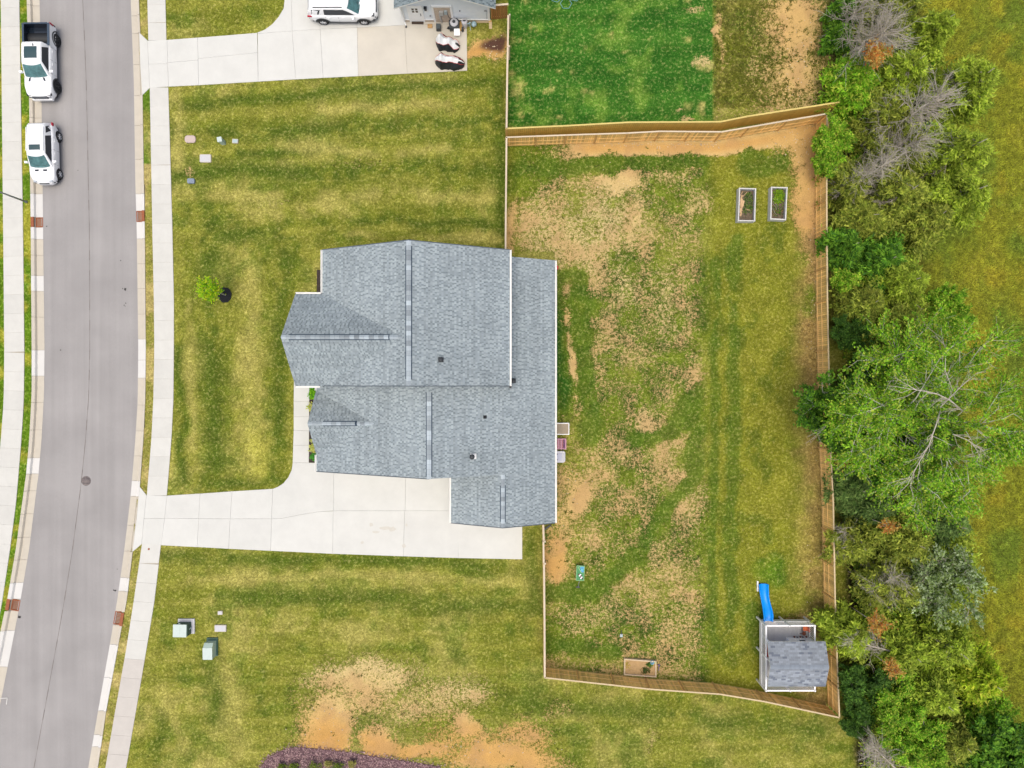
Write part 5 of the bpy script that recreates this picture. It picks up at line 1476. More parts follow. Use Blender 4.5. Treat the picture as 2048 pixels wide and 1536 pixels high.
railing((X1 - .05, Y0 + .12, 0), (X1 - .05, -21.3, 0))
# cabin
EH, RH = 2.68, 3.22
mb = MB()
cx0, cx1, cy0, cy1 = 19.92, 21.72, -21.05, -18.42
mb.box(((cx0 + cx1) / 2, cy1 - .03, (DZ + EH) / 2), (cx1 - cx0, .06, EH - DZ)).box(((cx0 + cx1) / 2, cy0 + .03, (DZ + EH) / 2), (cx1 - cx0, .06, EH - DZ))
mb.box((cx1 - .03, (cy0 + cy1) / 2, (DZ + EH) / 2), (.06, cy1 - cy0 - .13, EH - DZ)).box((cx0 + .03, (cy0 + cy1) / 2, (DZ + EH) / 2), (.06, cy1 - cy0 - .13, EH - DZ))
mb.build('cabin_wall', M['vinyl'], ph)
MB().box((20.82, cy1 + .01, 1.72), (.42, .03, .42)).build('window', M['glass_dark'], ph)
fr = MB()
for dx in (-.24, .24): fr.box((20.82 + dx, cy1 + .015, 1.72), (.05, .05, .5))
for dz in (-.24, .24): fr.box((20.82, cy1 + .015, 1.72 + dz), (.43, .05, .05))
fr.build('window_frame', M['vinyl'], ph)
MB().box((cx0 - .01, -19.6, 1.7), (.03, .7, 1.5)).build('door', mk('playhouse door red', A(190, 60, 60), .5), ph)
rx0, rx1, ryN, ryS = 17.90, 21.98, -18.06, -21.2
rym = (ryN + ryS) / 2
PALP = (np.array(A(160, 168, 178)), np.array(A(148, 156, 168)), np.array(A(126, 134, 148)))
r1 = add_roof(ph, 'roof', [(rx1, ryN, EH), (rx0, ryN, EH), (rx0, rym, RH), (rx1, rym, RH)], thick=.10, seed=31, pal=PALP, expo=.14, wmin=.30, wmax=.30, threetab=True, lift=.016)
r2 = add_roof(ph, 'roof', [(rx0, ryS, EH), (rx1, ryS, EH), (rx1, rym, RH), (rx0, rym, RH)], thick=.10, seed=32, pal=PALP, expo=.14, wmin=.30, wmax=.30, threetab=True, lift=.016)
ridge_caps(r1, (rx0, rym, RH + .002), (rx1, rym, RH + .002), w=.30, step=.16, slope=.33, mt=mk('playhouse ridge shingle', A(152, 162, 174), .9, .06, 12, objvar=.07))
pp = MB().box((0, 0, 0), (.10, .10, EH - DZ - .05)).mesh('porch_post', M['vinyl'])
for y in (-18.3, -20.95, -19.6): put('porch_post', pp, ph, (X0 + .16, y, (EH + DZ) / 2 - .03))
# slide
sl = thing('slide', 'bright blue wavy slide running from the playhouse deck to the grass', 'slide', (18.45, -17.2, 0))
rows, rows2 = [], []
ys_ = np.linspace(-17.22, -14.75, 26)
for i, y in enumerate(ys_):
    u = i / 25
    z = DZ + .04 - .80 * (u ** 1.0) + .07 * math.sin(u * 9) * (1 - u) ; z = max(z, .09)
    cxx = 18.57 - .03 * u + .045 * math.sin(u * 6.2)
    w = .335 + .02 * math.sin(u * 8)
    prof = [(-w, .20), (-w + .03, .22), (-w + .07, .19), (-w + .10, .06), (-w * .4, .0), (w * .4, .0), (w - .10, .06), (w - .07, .19), (w - .03, .22), (w, .20), (w, .1), (w * .4, -.04), (-w * .4, -.04), (-w, .1)]
    rows.append([(cxx + a, y, z + b_) for a, b_ in prof])
MB().grid(rows, closed=True).build('trough', M['slide'], sl)
MB().box((18.16, -14.95, .08), (.10, .75, .12)).build('foot_block', M['vinyl'], sl)
mb = MB(); mb.box((18.57, -17.12, DZ + .02), (.62, .2, .05)); mb.build('lip', M['slide'], sl)
# toys on the deck
def w3(px, py, h): p = P(px, py, h); return p
p = w3(1611, 1257, DZ + .3)
t = thing('toy_chair', 'orange toy chair in the deck corner behind the white railing', 'toy chair', (p.x, p.y, DZ))
M['orange'] = mk('orange plastic', (.55, .12, .04), .4)
M['brown_wood'] = mk('red brown wood', (.16, .045, .02), .6)
mb = MB().box((p.x, p.y, DZ + .28), (.34, .34, .04)); mb.build('seat', M['orange'], t)
MB().box((p.x + .16, p.y, DZ + .46), (.04, .34, .34)).build('backrest', mk('pink toy plastic', A(240, 150, 130), .5), t)
for i in (-1, 1):
    for j in (-1, 1): MB().bar((p.x + i * .13, p.y + j * .13, DZ), (p.x + i * .12, p.y + j * .12, DZ + .27), .03, .03).build('leg', M['brown_wood'], t)
p = w3(1607, 1266, DZ + .15)
t = thing('toy_stool', 'small brown wooden stool with splayed legs on the deck', 'stool', (p.x, p.y, DZ))
MB().lathe((p.x, p.y, DZ + .26), [(0, .02), (.14, .02), (.15, 0), (.14, -.02), (0, -.02)], 14).build('seat', M['brown_wood'], t)
for k in range(4):
    a = k * math.pi / 2 + .4
    MB().bar((p.x + math.cos(a) * .08, p.y + math.sin(a) * .08, DZ + .25), (p.x + math.cos(a) * .22, p.y + math.sin(a) * .22, DZ), .03, .03).build('leg', M['brown_wood'], t)
for i, (px_, lab) in enumerate(((1588, 'westmost'), (1594, 'second'), (1600, 'third'), (1605, 'fourth'), (1612, 'eastmost'))):
    p = w3(px_, 1273 + (i % 2), DZ)
    o = MB().lathe((p.x, p.y, DZ), [(0, .14), (.04, .13), (.06, .1), (.05, 0), (0, 0)], 10).build('flower_pot', M['brown_wood'] if i % 2 == 0 else M['charcoal'])
    tag(o, {'westmost': 'tiny red brown pot at the left end of the row by the playhouse wall', 'second': 'tiny charcoal pot second from the left by the playhouse wall', 'third': 'tiny red brown pot in the middle of the row by the playhouse wall', 'fourth': 'tiny charcoal pot second from the right by the playhouse wall', 'eastmost': 'tiny red brown pot at the right end of the row by the playhouse wall'}[lab], 'pot', 'tiny pots along the playhouse wall')
p = w3(1533.5, 1305, DZ + .5)
t = thing('ride_on_toy', 'red ride-on toy under the porch roof edge', 'toy', (p.x + .15, p.y, DZ))
x_, y_ = p.x + .12, p.y
MB().add([(x_ + a, y_ + b_, DZ + c_) for a, b_, c_ in [(-.2, -.45, .15), (.2, -.45, .15), (.2, .45, .15), (-.2, .45, .15), (-.14, -.35, .5), (.14, -.35, .5), (.14, .1, .55), (-.14, .1, .55), (-.14, .38, .34), (.14, .38, .34)]],
         [[0, 1, 5, 4], [4, 5, 6, 7], [7, 6, 9, 8], [8, 9, 2, 3], [0, 4, 7, 8, 3], [1, 2, 9, 6, 5]]).build('body', mk('red toy plastic', A(226, 62, 66), .4), t)
for i in (-1, 1):
    for j in (-.3, .3): MB().lathe((x_ + i * .2, y_ + j, DZ + .12), [(0, -.04), (.12, -.04), (.12, .04), (0, .04)], 14, axis='X').build('wheel', M['black'], t)
MB().bar((x_ - .32, y_ + .16, DZ + .62), (x_ + .16, y_ + .06, DZ + .62), .04, .04).build('handlebar', M['brown_wood'], t)

# ------------------------------------------------------------------ raised garden beds
M['grey_wood'] = mk('weathered grey board', (.50, .51, .51), .85, .12, 7, .2, 40, objvar=.05)
M['cap_grey'] = mk('pale bed cap', (.56, .55, .53), .85, .08, 7, objvar=.05)
M['soil_dark'] = mk('dark garden soil', (.12, .09, .06), .95, .5, 6, .8, 20)
def garden_bed(label, corners):
    cs = [P(x, y, .55) for x, y in corners]
    cen = sum(cs, Vector()) / 4
    t = thing('raised_bed', label, 'garden bed', (cen.x, cen.y, 0), group='raised garden beds in the yard corner')
    for i in range(4):
        a, b_ = Vector(cs[i]), Vector(cs[(i + 1) % 4]); a.z = b_.z = 0
        inn = (Vector((cen.x, cen.y, 0)) - (a + b_) / 2).normalized()
        for k, z in enumerate((.09, .27, .45)):
            MB().bar(a + inn * .03 + Vector((0, 0, z)), b_ + inn * .03 + Vector((0, 0, z)), .04, .172).build('board', M['grey_wood'], t)
        d = (b_ - a).normalized()
        MB().bar(a + inn * .05 + Vector((0, 0, .555)) + d * (.0 if i % 2 else .10), b_ + inn * .05 + Vector((0, 0, .555)) - d * (.0 if i % 2 else .10), .08, .03).build('cap_board', M['cap_grey'], t)
        MB().box(a + (Vector((cen.x, cen.y, 0)) - a).normalized() * .09 + Vector((0, 0, .26)), (.08, .08, .52)).build('corner_post', M['grey_wood'], t)
    inset_ = [Vector((cen.x, cen.y, 0)) + (Vector((p.x, p.y, 0)) - Vector((cen.x, cen.y, 0))) * .93 for p in cs]
    MB().add([(p.x, p.y, .16) for p in inset_], [[3, 2, 1, 0]]).build('soil', M['soil_dark'], t)
    return t, cen, inset_
b1, cen1, in1 = garden_bed('left wooden raised bed with pale wood scraps and sticks inside', [(1478, 375.4), (1512.5, 376.5), (1510.5, 443), (1475.4, 442.6)])
b2, cen2, in2 = garden_bed('right wooden raised bed with fresh green weeds in its upper half', [(1541.8, 373.4), (1575.4, 374.2), (1572.3, 440.6), (1540.2, 439)])
M['wood_scrap'] = mk('pale wood scrap', A(226, 190, 146), .85, .12, 9, objvar=.12)
for k, (u, v, l, a, w) in enumerate(((-.32, .55, .5, 1.2, .12), (-.3, .3, .45, 1.5, .16), (-.2, .15, .5, 1.3, .14), (-.34, .0, .4, 1.8, .12), (-.28, -.15, .45, 1.1, .1), (-.36, -.35, .35, 1.5, .14), (-.34, -.62, .3, 1.3, .12), (.16, -.28, .34, -.25, .05), (-.05, .85, .5, .8, .03), (-.3, .9, .5, 1.0, .03), (-.28, -.25, .4, 2.1, .03))):
    o = MB().box((cen1.x + u, cen1.y + v, .2 + .02 * (k % 3)), (l, w, .035), rz=a).build('wood_scrap', M['wood_scrap'])
    tag(o, 'pale scrap of wood lying in the left raised bed' if k != 7 else 'single whitish stick lying apart in the left raised bed', 'wood scrap', 'wood scraps in the raised bed')
def leafpile(name, parent, pts, n, size, cols, h=.2, kind='stuff', spread=.1):
    """small upright leaf triangles"""
    v, cc = [], []
    pts = np.array(pts)
    idx = rng.integers(0, len(pts), n)
    p = pts[idx] + rng.normal(0, spread, (n, 3)) * np.array([1, 1, .0])
    az = rng.uniform(0, 6.28, n); L_ = rng.uniform(.5, 1.1, n) * size; el = rng.uniform(.0, .65, n)
    d = np.stack([np.cos(az) * np.cos(el), np.sin(az) * np.cos(el), np.sin(el)], -1)
    s = np.stack([-np.sin(az), np.cos(az), np.zeros(n)], -1)
    z0 = p + np.stack([np.zeros(n), np.zeros(n), rng.uniform(0, h, n)], -1)
    q_ = np.stack([z0, z0 + d * (L_ * .5)[:, None] + s * (L_ * .28)[:, None], z0 + d * L_[:, None], z0 + d * (L_ * .5)[:, None] - s * (L_ * .28)[:, None]], 1).reshape(-1, 3)
    base = np.minimum(.6, 1.5 * np.array(cols)[rng.integers(0, len(cols), n)] * rng.uniform(.7, 1.25, (n, 1)))
    me = np_mesh(name, q_, 4, np.repeat(base, 4, 0), M['leaf'])
    o = put(name, me, parent)
    if kind: o['kind'] = kind
    return o
GL_, GM_, GD_ = A(150, 190, 40), A(100, 140, 36), A(60, 96, 40)
leafpile('weeds', b2, [(cen2.x + random.uniform(-.15, .48), cen2.y + random.uniform(.2, 1.0), .16) for _ in range(40)], 700, .14, [GL_, GM_, A(140, 170, 30)], .12)
leafpile('weeds', b2, [(cen2.x + random.uniform(-.3, .4), cen2.y + random.uniform(-.7, .3), .16) for _ in range(30)], 220, .12, [GM_, GD_, A(140, 120, 70)], .06)
leafpile('weeds', b1, [(cen1.x + random.uniform(-.05, .48), cen1.y + random.uniform(-.5, .95), .16) for _ in range(40)], 500, .12, [GM_, GD_, A(130, 140, 80)], .06)
for k in range(7):
    a = (cen2.x - .4 + random.uniform(0, .25), cen2.y + random.uniform(-.2, .8), .2)
    o = MB().tube([a, (a[0] + random.uniform(.1, .4), a[1] - random.uniform(.1, .4), .25), (a[0] + random.uniform(.3, .6), a[1] - random.uniform(.3, .6), .2)], [.014, .01, .006], 5).build('twig', M['bark'])
    tag(o, 'dry twig lying in the right raised bed beside the weeds', 'twig', 'twigs in the right raised bed')

# ------------------------------------------------------------------ sandbox and toys
M['frame_wood'] = mk('pale sandbox frame', A(238, 214, 180), .8, .06, 8)
M['sand'] = mk('sand', A(208, 172, 122), .95, .12, 5, .5, 30)
def tray(name, label, cat, corners, h, mat_f, mat_in, inner='sand', fill=.6, fw=.09):
    cs = [P(x, y, h) for x, y in corners]; cen = sum(cs, Vector()) / 4
    t = thing(name, label, cat, (cen.x, cen.y, 0))
    for i in range(4):
        a, b_ = cs[i].copy(), cs[(i + 1) % 4].copy(); a.z = b_.z = h / 2
        inn = (Vector((cen.x, cen.y, h / 2)) - (a + b_) / 2).normalized(); d = (b_ - a).normalized()
        e = fw if i % 2 else 0
        MB().bar(a + inn * fw / 2 + d * e, b_ + inn * fw / 2 - d * e, fw, h).build('side_board', mat_f, t)
    q_ = [cen + (p - cen) * .985 for p in cs]
    mb_ = MB(); n_ = 8; rr_ = random.Random(3)
    rows = [[tuple((q_[0] * (1 - u) + q_[1] * u) * (1 - v) + (q_[3] * (1 - u) + q_[2] * u) * v + Vector((0, 0, h * fill - h + rr_.uniform(-.015, .015)))) for u in np.linspace(0, 1, 12)] for v in np.linspace(0, 1, 7)]
    mb_.grid(rows).build(inner, mat_in, t)
    return t, cen
tray('sandbox', 'large sandbox with a pale wooden frame against the lower fence', 'sandbox', [(1248.5, 1317.5), (1313, 1322.5), (1313, 1355), (1248, 1350.5)], .25, M['frame_wood'], M['sand'])
c0 = P(1304.5, 1325, .3)
t = thing('bucket', 'tiny pale blue bucket in the sandbox corner', 'bucket', (c0.x, c0.y, .15))
MB().lathe((c0.x, c0.y, .15), [(.0, .0), (.10, .0), (.13, .2), (.145, .2), (.12, .02), (0, .02)], 16).build('pail', mk('pale blue plastic', A(150, 206, 236), .4), t)
MB().tube([(c0.x - .13, c0.y, .34), (c0.x, c0.y + .1, .42), (c0.x + .13, c0.y, .34)], .012, 5).build('handle', M['vinyl'], t)
c0 = P(1310, 1325, .2)
o = MB().lathe((c0.x, c0.y, .15), [(0, .14), (.05, .14), (.07, .05), (.07, 0), (0, 0)], 12).build('sand_mould', mk('lime plastic', A(226, 236, 150), .4)); tag(o, 'small lime sand mould beside the blue bucket', 'toy')
leafpile('weed_patch', None, [tuple(P(1293 + random.uniform(-7, 7), 1341 + random.uniform(-4, 3), .15)) for _ in range(14)], 160, .12, [GD_, A(110, 100, 50)], .1)
leafpile('weed_patch', None, [tuple(P(1299 + random.uniform(-2, 2), 1328 + random.uniform(-4, 3), .15)) for _ in range(10)], 130, .12, [GD_, GM_], .1)
leafpile('weed_patch', None, [tuple(P(1254 + random.uniform(-1.5, 1.5), 1330 + random.uniform(-6, 6), .15)) for _ in range(10)], 60, .09, [A(206, 190, 60), A(180, 180, 60)], .04)
c0 = P(1317.5, 1336, .05)
t = thing('toy_rake', 'purple plastic sand toy lying just outside the sandbox', 'toy', (c0.x, c0.y, 0))
mp = mk('purple plastic', A(108, 92, 150), .5)
MB().bar((c0.x, c0.y - .2, .05), (c0.x + .02, c0.y + .2, .06), .05, .04).build('handle', mp, t)
MB().box((c0.x, c0.y + .22, .05), (.18, .06, .05)).build('head', mp, t)
c0 = P(1243, 1269, .05)
t = thing('toy_shovel', 'small toy shovel with a pale blade lying on the patchy grass', 'shovel', (c0.x, c0.y, 0))
MB().bar((c0.x + .0, c0.y + .35, .06), (c0.x, c0.y, .05), .03, .03).build('shaft', M['charcoal'], t)
MB().box((c0.x - .01, c0.y - .08, .05), (.2, .22, .03)).build('blade', mk('pale blade', A(190, 206, 210), .4), t)
# water table by the yard
c0 = P(1160.5, 1146, .5)
t = thing('water_table', 'small green framed play table with blue basin on the patchy grass', 'play table', (c0.x, c0.y, 0), R(-3))
gm = mk('green toy plastic', (.02, .20, .06), .45); gl = mk('light green trim', A(150, 214, 150), .45); bm = mk('blue toy water', (.0, .22, .42), .15)
MB().box((0, 0, .48), (.54, 1.04, .10)).build('tray', gm, t, local=True)
for x in (-.28, .28): MB().box((x, 0, .51), (.035, 1.08, .12)).build('rim', gl, t, local=True)
for y in (-.53, .53): MB().box((0, y, .51), (.53, .035, .12)).build('rim', gl, t, local=True)
MB().add([(-.02, .48, .545), (-.02, .12, .545), (.1, .04, .545), (.25, .08, .545), (.25, .48, .545)], [[0, 1, 2, 3, 4]]).build('basin', bm, t, local=True)
MB().bar((-.2, .46, .56), (.08, .05, .56), .05, .04).bar((-.2, .45, .56), (.0, .5, .56), .05, .04).build('chute', gl, t, local=True)
MB().lathe((.12, .28, .55), [(0, .05), (.08, .04), (.10, 0)], 12).build('boat', mk('cyan plastic', A(120, 216, 240), .4), t, local=True)
dk, wt = MB(), MB()
for i in range(2):
    for j in range(4):
        (wt if (i + j) % 2 else dk).box((-.1 + i * .11 + j * .055, -.1 - j * .09, .56), (.1, .085, .03), rz=.5)
dk.build('dark_check', mk('maroon check', (.10, .02, .03), .5), t, local=True); wt.build('pale_check', M['vinyl'], t, local=True)
for x in (-.24, .24):
    for y in (-.48, .48): MB().bar((x, y, 0), (x, y, .45), .05, .05).build('leg', gm, t, local=True)
MB().bar((-.02, -.56, .46), (-.05, -1.15, .06), .035, .035).build('handle', M['steel'], t, local=True)
MB().box((-.06, -1.18, .04), (.26, .1, .05)).build('handle_grip', M['charcoal'], t, local=True)
# furniture at the back wall, half under the eave
tray('sand_table', 'tan sand table with a white frame at the back wall', 'sand table', [(1096, 846), (1138.5, 846), (1138.5, 869.5), (1096, 869.5)], .45, M['vinyl'], mk('tan play sand', A(190, 174, 150), .95, .1, 12, .4, 60), fill=.9, fw=.055)
c0 = P(1119, 888, .45)
t = thing('toy_bench', 'pink slatted child bench between sand table and pale bin', 'bench', (c0.x, c0.y, 0))
pk_, pk2, pur = mk('pink plastic', A(236, 176, 200), .5), mk('rose plastic', A(206, 130, 148), .5), mk('purple pink plastic', A(164, 92, 162), .5)
for z in (.1, .4): 
    for y in (-.36, .36): MB().box((c0.x, c0.y + y, z), (.92, .05, .1)).build('side_rail', pk_, t)
for k in range(7): MB().box((c0.x - .32 + k * .09, c0.y, .40), (.07, .66, .03)).build('slat', pk2 if k % 2 == 0 else pk_, t)
MB().box((c0.x + .34, c0.y, .42), (.07, .66, .04)).build('slat', pur, t)
MB().box((c0.x + .45, c0.y, .30), (.07, .78, .5)).build('end_board', pk_, t)
for y in (-.33, .33):
    for x in (-.42, .42): MB().box((c0.x + x, c0.y + y, .1), (.06, .06, .2)).build('leg', pk_, t)
c0 = P(1117, 914, .45)
t = thing('storage_bin', 'pale lavender plastic bin with chamfered lid at the back wall', 'bin', (c0.x, c0.y, 0))
lav, lav2 = mk('lavender plastic', A(214, 218, 240), .4), mk('pale bin rim', A(236, 236, 244), .4)
MB().prism([(c0.x - .5, c0.y - .42), (c0.x + .38, c0.y - .42), (c0.x + .5, c0.y - .32), (c0.x + .5, c0.y + .32), (c0.x + .38, c0.y + .42), (c0.x - .5, c0.y + .42)], 0, .40).build('body', lav2, t)
MB().prism([(c0.x - .44, c0.y - .27), (c0.x + .26, c0.y - .27), (c0.x + .26, c0.y + .27), (c0.x - .44, c0.y + .27)], .40, .43).build('lid', lav, t)
MB().add([(c0.x + .5, c0.y - .32, .401), (c0.x + .5, c0.y + .32, .401), (c0.x + .32, c0.y + .24, .455), (c0.x + .32, c0.y - .24, .455)], [[0, 1, 2, 3]]).build('lid_edge', lav2, t)
for y in (-.2, .2): MB().box((c0.x - .1, c0.y + y, .44), (.1, .05, .02)).build('latch', M['charcoal'], t)
c0 = P(1114, 535, .3)
t = thing('toy_car', 'small red toy peeking out from under the eave at the back corner', 'toy', (c0.x, c0.y, 0))
rd = mk('red plastic', A(220, 50, 40), .4)
MB().prism([(c0.x - .3, c0.y - .14), (c0.x + .06, c0.y - .14), (c0.x + .12, c0.y - .05), (c0.x + .12, c0.y + .05), (c0.x + .06, c0.y + .14), (c0.x - .3, c0.y + .14)], .1, .3).build('body', rd, t)
for y in (-.15, .15): MB().lathe((c0.x - .02, c0.y + y, .1), [(0, -.03), (.1, -.03), (.1, .03), (0, .03)], 12, axis='Y').build('wheel', M['black'], t)
c0 = P(1094, 1056, .3)
t = thing('scooter', 'dark scooter leaning in the corner of garage wing and fence', 'scooter', (c0.x, c0.y, 0))
MB().bar((c0.x - .25, c0.y - .2, .1), (c0.x + .25, c0.y + .15, .1), .12, .03).build('deck', M['charcoal'], t)
MB().bar((c0.x + .25, c0.y + .15, .1), (c0.x + .33, c0.y + .2, .8), .035, .035).build('stem', mk('maroon tube', (.15, .03, .03), .5), t)
MB().bar((c0.x + .22, c0.y + .35, .8), (c0.x + .42, c0.y + .05, .8), .03, .03).build('handlebar', M['black'], t)
for x, y in ((-.27, -.21), (.29, .18)): MB().lathe((c0.x + x, c0.y + y, .08), [(0, -.02), (.08, -.02), (.08, .02), (0, .02)], 12, axis='Y').build('wheel', M['black'], t)

# ------------------------------------------------------------------ utility boxes and lids on the front lawns
M['box_green'] = mk('pale green utility paint', A(206, 228, 216), .5, .04, 4)
M['box_top'] = mk('lighter green utility paint', A(220, 236, 230), .5, .04, 4)
M['box_dark'] = mk('dark green utility paint', A(58, 96, 82), .5)
M['lid_white'] = mk('whitish lid', A(226, 226, 230), .7, .06, 8)
M['lid_pink'] = mk('pinkish concrete lid', A(224, 204, 194), .8, .06, 8)
def rbox(name, mat_, parent, c, d, rz=0, bev=.03, n=3):
    pts = []
    bev = max(.004, min(bev, d[0] * .45, d[1] * .45))
    for sx, sy, a0 in ((1, 1, 0), (-1, 1, 90), (-1, -1, 180), (1, -1, 270)):
        for k in range(n + 1):
            an = R(a0 + 90 * k / n); x = sx * (d[0] / 2 - bev) + math.cos(an) * bev; y = sy * (d[1] / 2 - bev) + math.sin(an) * bev
            pts.append((c[0] + x * math.cos(rz) - y * math.sin(rz), c[1] + x * math.sin(rz) + y * math.cos(rz)))
    me = MB().prism(pts, c[2] - d[2] / 2, c[2] + d[2] / 2).mesh(name, mat_)
    return put(name, me, parent)
# transformer with overhanging lid
c0 = P(366, 1263, 0); ct = P(359.5, 1262, .75)
c0 = P(368, 1256, 0.0)
cc = P(359.8, 1261.5, .72)
t = thing('transformer_box', 'square green utility box with a pale overhanging lid, nearer the pavement', 'utility box', (cc.x, cc.y, 0), group='green utility boxes')
rbox('cabinet', M['box_dark'], t, (cc.x + .08, cc.y, .36), (.92, .86, .68), 0, .02)
rbox('base_pad', M['lid_white'], t, (cc.x + .16, cc.y + .10, .05), (1.22, 1.1, .10), 0, .02)
rbox('lid', M['box_top'], t, (cc.x, cc.y, .73), (.98, .92, .07), -.02, .03)
MB().bar((cc.x, cc.y - .45, .768), (cc.x + .01, cc.y + .45, .768), .015, .004).build('lid_seam', M['box_green'], t)
MB().bar((cc.x + .46, cc.y - .1, .45), (cc.x + .62, cc.y + .08, .3), .04, .04).build('handle', M['box_top'], t)
MB().box((cc.x - .08, cc.y + .48, .6), (.12, .06, .12)).build('lock_housing', M['box_top'], t)
cc = P(416, 1301, .7)
t = thing('transformer_box', 'pale green utility box with a sloping top, farther from the pavement', 'utility box', (cc.x, cc.y, 0), group='green utility boxes')
x_, y_ = cc.x, cc.y
v_ = [(x_ - .33, y_ - .62, 0), (x_ + .33, y_ - .62, 0), (x_ + .33, y_ + .5, 0), (x_ - .33, y_ + .5, 0),
      (x_ - .33, y_ - .62, .78), (x_ + .33, y_ - .62, .78), (x_ + .33, y_ + .22, .80), (x_ - .33, y_ + .22, .80), (x_ + .33, y_ + .5, .58), (x_ - .33, y_ + .5, .58)]
MB().add(v_, [[0, 1, 5, 4], [1, 2, 8, 6, 5], [3, 0, 4, 7, 9], [2, 3, 9, 8], [7, 6, 8, 9]]).build('cabinet', M['box_green'], t)
MB().add([(x_ - .35, y_ - .64, .785), (x_ + .35, y_ - .64, .785), (x_ + .35, y_ + .22, .815), (x_ - .35, y_ + .22, .815), (x_ - .35, y_ - .64, .74), (x_ + .35, y_ - .64, .74), (x_ + .35, y_ + .22, .77), (x_ - .35, y_ + .22, .77)], [[0, 1, 2, 3], [0, 4, 5, 1], [1, 5, 6, 2], [2, 6, 7, 3], [3, 7, 4, 0]]).build('lid', M['box_top'], t)
rbox('base_pad', M['box_dark'], t, (x_ + .03, y_ + .02, .04), (.82, 1.36, .08), 0, .02)
def ulid(label, px, py, w, d, mat_, rz=0, bev=.06, z=.10, name='utility_lid', cat='utility lid'):
    p = P(px, py, z); t = thing('lawn_cover', label, 'utility cover', (p.x, p.y, 0), group='utility covers set in the front lawns')
    rbox('lid', mat_, t, (p.x, p.y, z / 2 + .005), (w - .08, d - .08, z), rz, bev * .8)
    rbox('collar', M['curb_old'] if mat_ is not M['lid_pink'] else M['lid_pink'], t, (p.x, p.y, z / 2 - .005), (w, d, z - .01), rz, bev)
ulid('tiny white lid on the lawn above the larger white one', 440, 1226, .36, .28, M['lid_white'], .05, .05)
ulid('white rectangular lid between the two green utility boxes', 440.5, 1257, .86, .50, M['lid_white'], 0, .04)
ulid('pinkish rounded lid on the lawn nearest the pavement', 380, 278, .80, .54, M['lid_pink'], 0, .2)
ulid('pale grey square lid on the lawn below the pinkish one', 410.5, 316.5, .84, .60, M['lid_white'], 0, .08)
ulid('small pale blue lid beside the little utility post', 470, 282, .44, .32, mk('pale blue lid paint', A(200, 220, 222), .6), -.05, .05)
p = P(441.5, 281, .5)
t = thing('utility_post', 'short pale green utility post on the front lawn', 'utility post', (p.x, p.y, 0))
rbox('post', M['box_green'], t, (p.x, p.y, .35), (.30, .32, .7), .15, .03)
rbox('cap', M['box_top'], t, (p.x, p.y, .72), (.34, .36, .06), .15, .04)
p = P(382, 362, .1)
t = thing('garden_stone', 'greyish blue flat block on the bare spot of front lawn', 'stone', (p.x, p.y, 0))
rbox('block', mk('slate blue block', A(150, 164, 182), .8, .2, 10), t, (p.x, p.y, .07), (.52, .36, .16), 0, .08)

# sapling with stake and red tag
cb = P(448, 589, .05)
sap = thing('sapling', 'young bright green tree standing in a ring of black mulch', 'tree', (cb.x, cb.y, 0))
topv = P(421, 580, 3.2)
tr_ = [Vector((cb.x, cb.y, .03)), Vector((cb.x - .03, cb.y + .04, .9)), Vector((cb.x - .05, cb.y + .05, 1.9)), Vector((cb.x - .08, cb.y + .06, 2.9))]
MB().tube(tr_, [.045, .04, .035, .02], 7).build('trunk', M['bark_pale'], sap)
br = MB(); tips = []
for k in range(16):
    a = k * 2.4; h = 1.4 + 1.6 * k / 16; L_ = (.75 - .3 * k / 16)
    p0 = Vector((cb.x - .05, cb.y + .05, h)); p1 = p0 + Vector((math.cos(a) * L_ * .8, math.sin(a) * L_ * 1.0, .35))
    br.tube([p0, (p0 + p1) / 2 + Vector((0, 0, .05)), p1], [.014, .01, .005], 5); tips += [tuple(p1), tuple((p0 + p1 * 2) / 3), tuple((p0 + p1) / 2)]
br.build('branch', M['bark_pale'], sap)
M['leaf_bright'] = M['leaf']
leafpile('crown', sap, tips, 950, .19, [A(176, 222, 26), A(150, 204, 24), A(200, 232, 50), A(124, 176, 24)], .25, None, .17)
o = MB().box((cb.x - .12, cb.y + .07, 2.0), (.12, .03, .16)).build('tree_tag', mk('red tag', (.55, .02, .04), .5), sap)
MB().bar((cb.x + .12, cb.y - .06, 0), (cb.x + .02, cb.y + .02, 1.5), .04, .04).build('stake', M['bark_pale'], sap)

# shrubs in the front bed and by the lower edge
def shrub(label, px, py, r, h, cols, n=160, size=.16, group=None, name='shrub'):
    p = P(px, py, h * .5)
    t = thing(name, label, 'shrub', (p.x, p.y, 0), group=group)
    st = MB()
    pts = []
    for k in range(9):
        a = k * 2.4; rr_ = r * (.35 + .65 * ((k * .37) % 1)); q_ = Vector((p.x + math.cos(a) * rr_, p.y + math.sin(a) * rr_, h * (.55 + .4 * (1 - rr_ / r))))
        st.tube([(p.x, p.y, 0), (p.x + (q_.x - p.x) * .5, p.y + (q_.y - p.y) * .5, q_.z * .6), q_], [.015, .012, .006], 5)
        pts.append((q_.x, q_.y, q_.z * .8))
    st.build('stem', M['bark'], t)
    leafpile('foliage', t, pts, n, size, cols, .15, None, r * .22)
BR = [A(120, 196, 20), A(90, 160, 20), A(150, 214, 40)]
LM = [A(216, 226, 110), A(190, 210, 80), A(226, 226, 150)]
shrub('large bright green shrub in the front bed, upper of its pair', 627.5, 775, .26, .7, BR, 220)
shrub('bright green shrub just below the topmost one in the front bed', 626, 788, .32, .7, BR, 260)
shrub('lime coloured grassy plant in the upper front bed', 624, 813, .24, .4, LM, 120, .2)
shrub('tiny lime sprout in the lower front bed', 625, 881, .12, .3, LM, 40, .14)
shrub('lime coloured grassy plant in the lower front bed', 626.5, 896, .26, .4, LM, 130, .2)
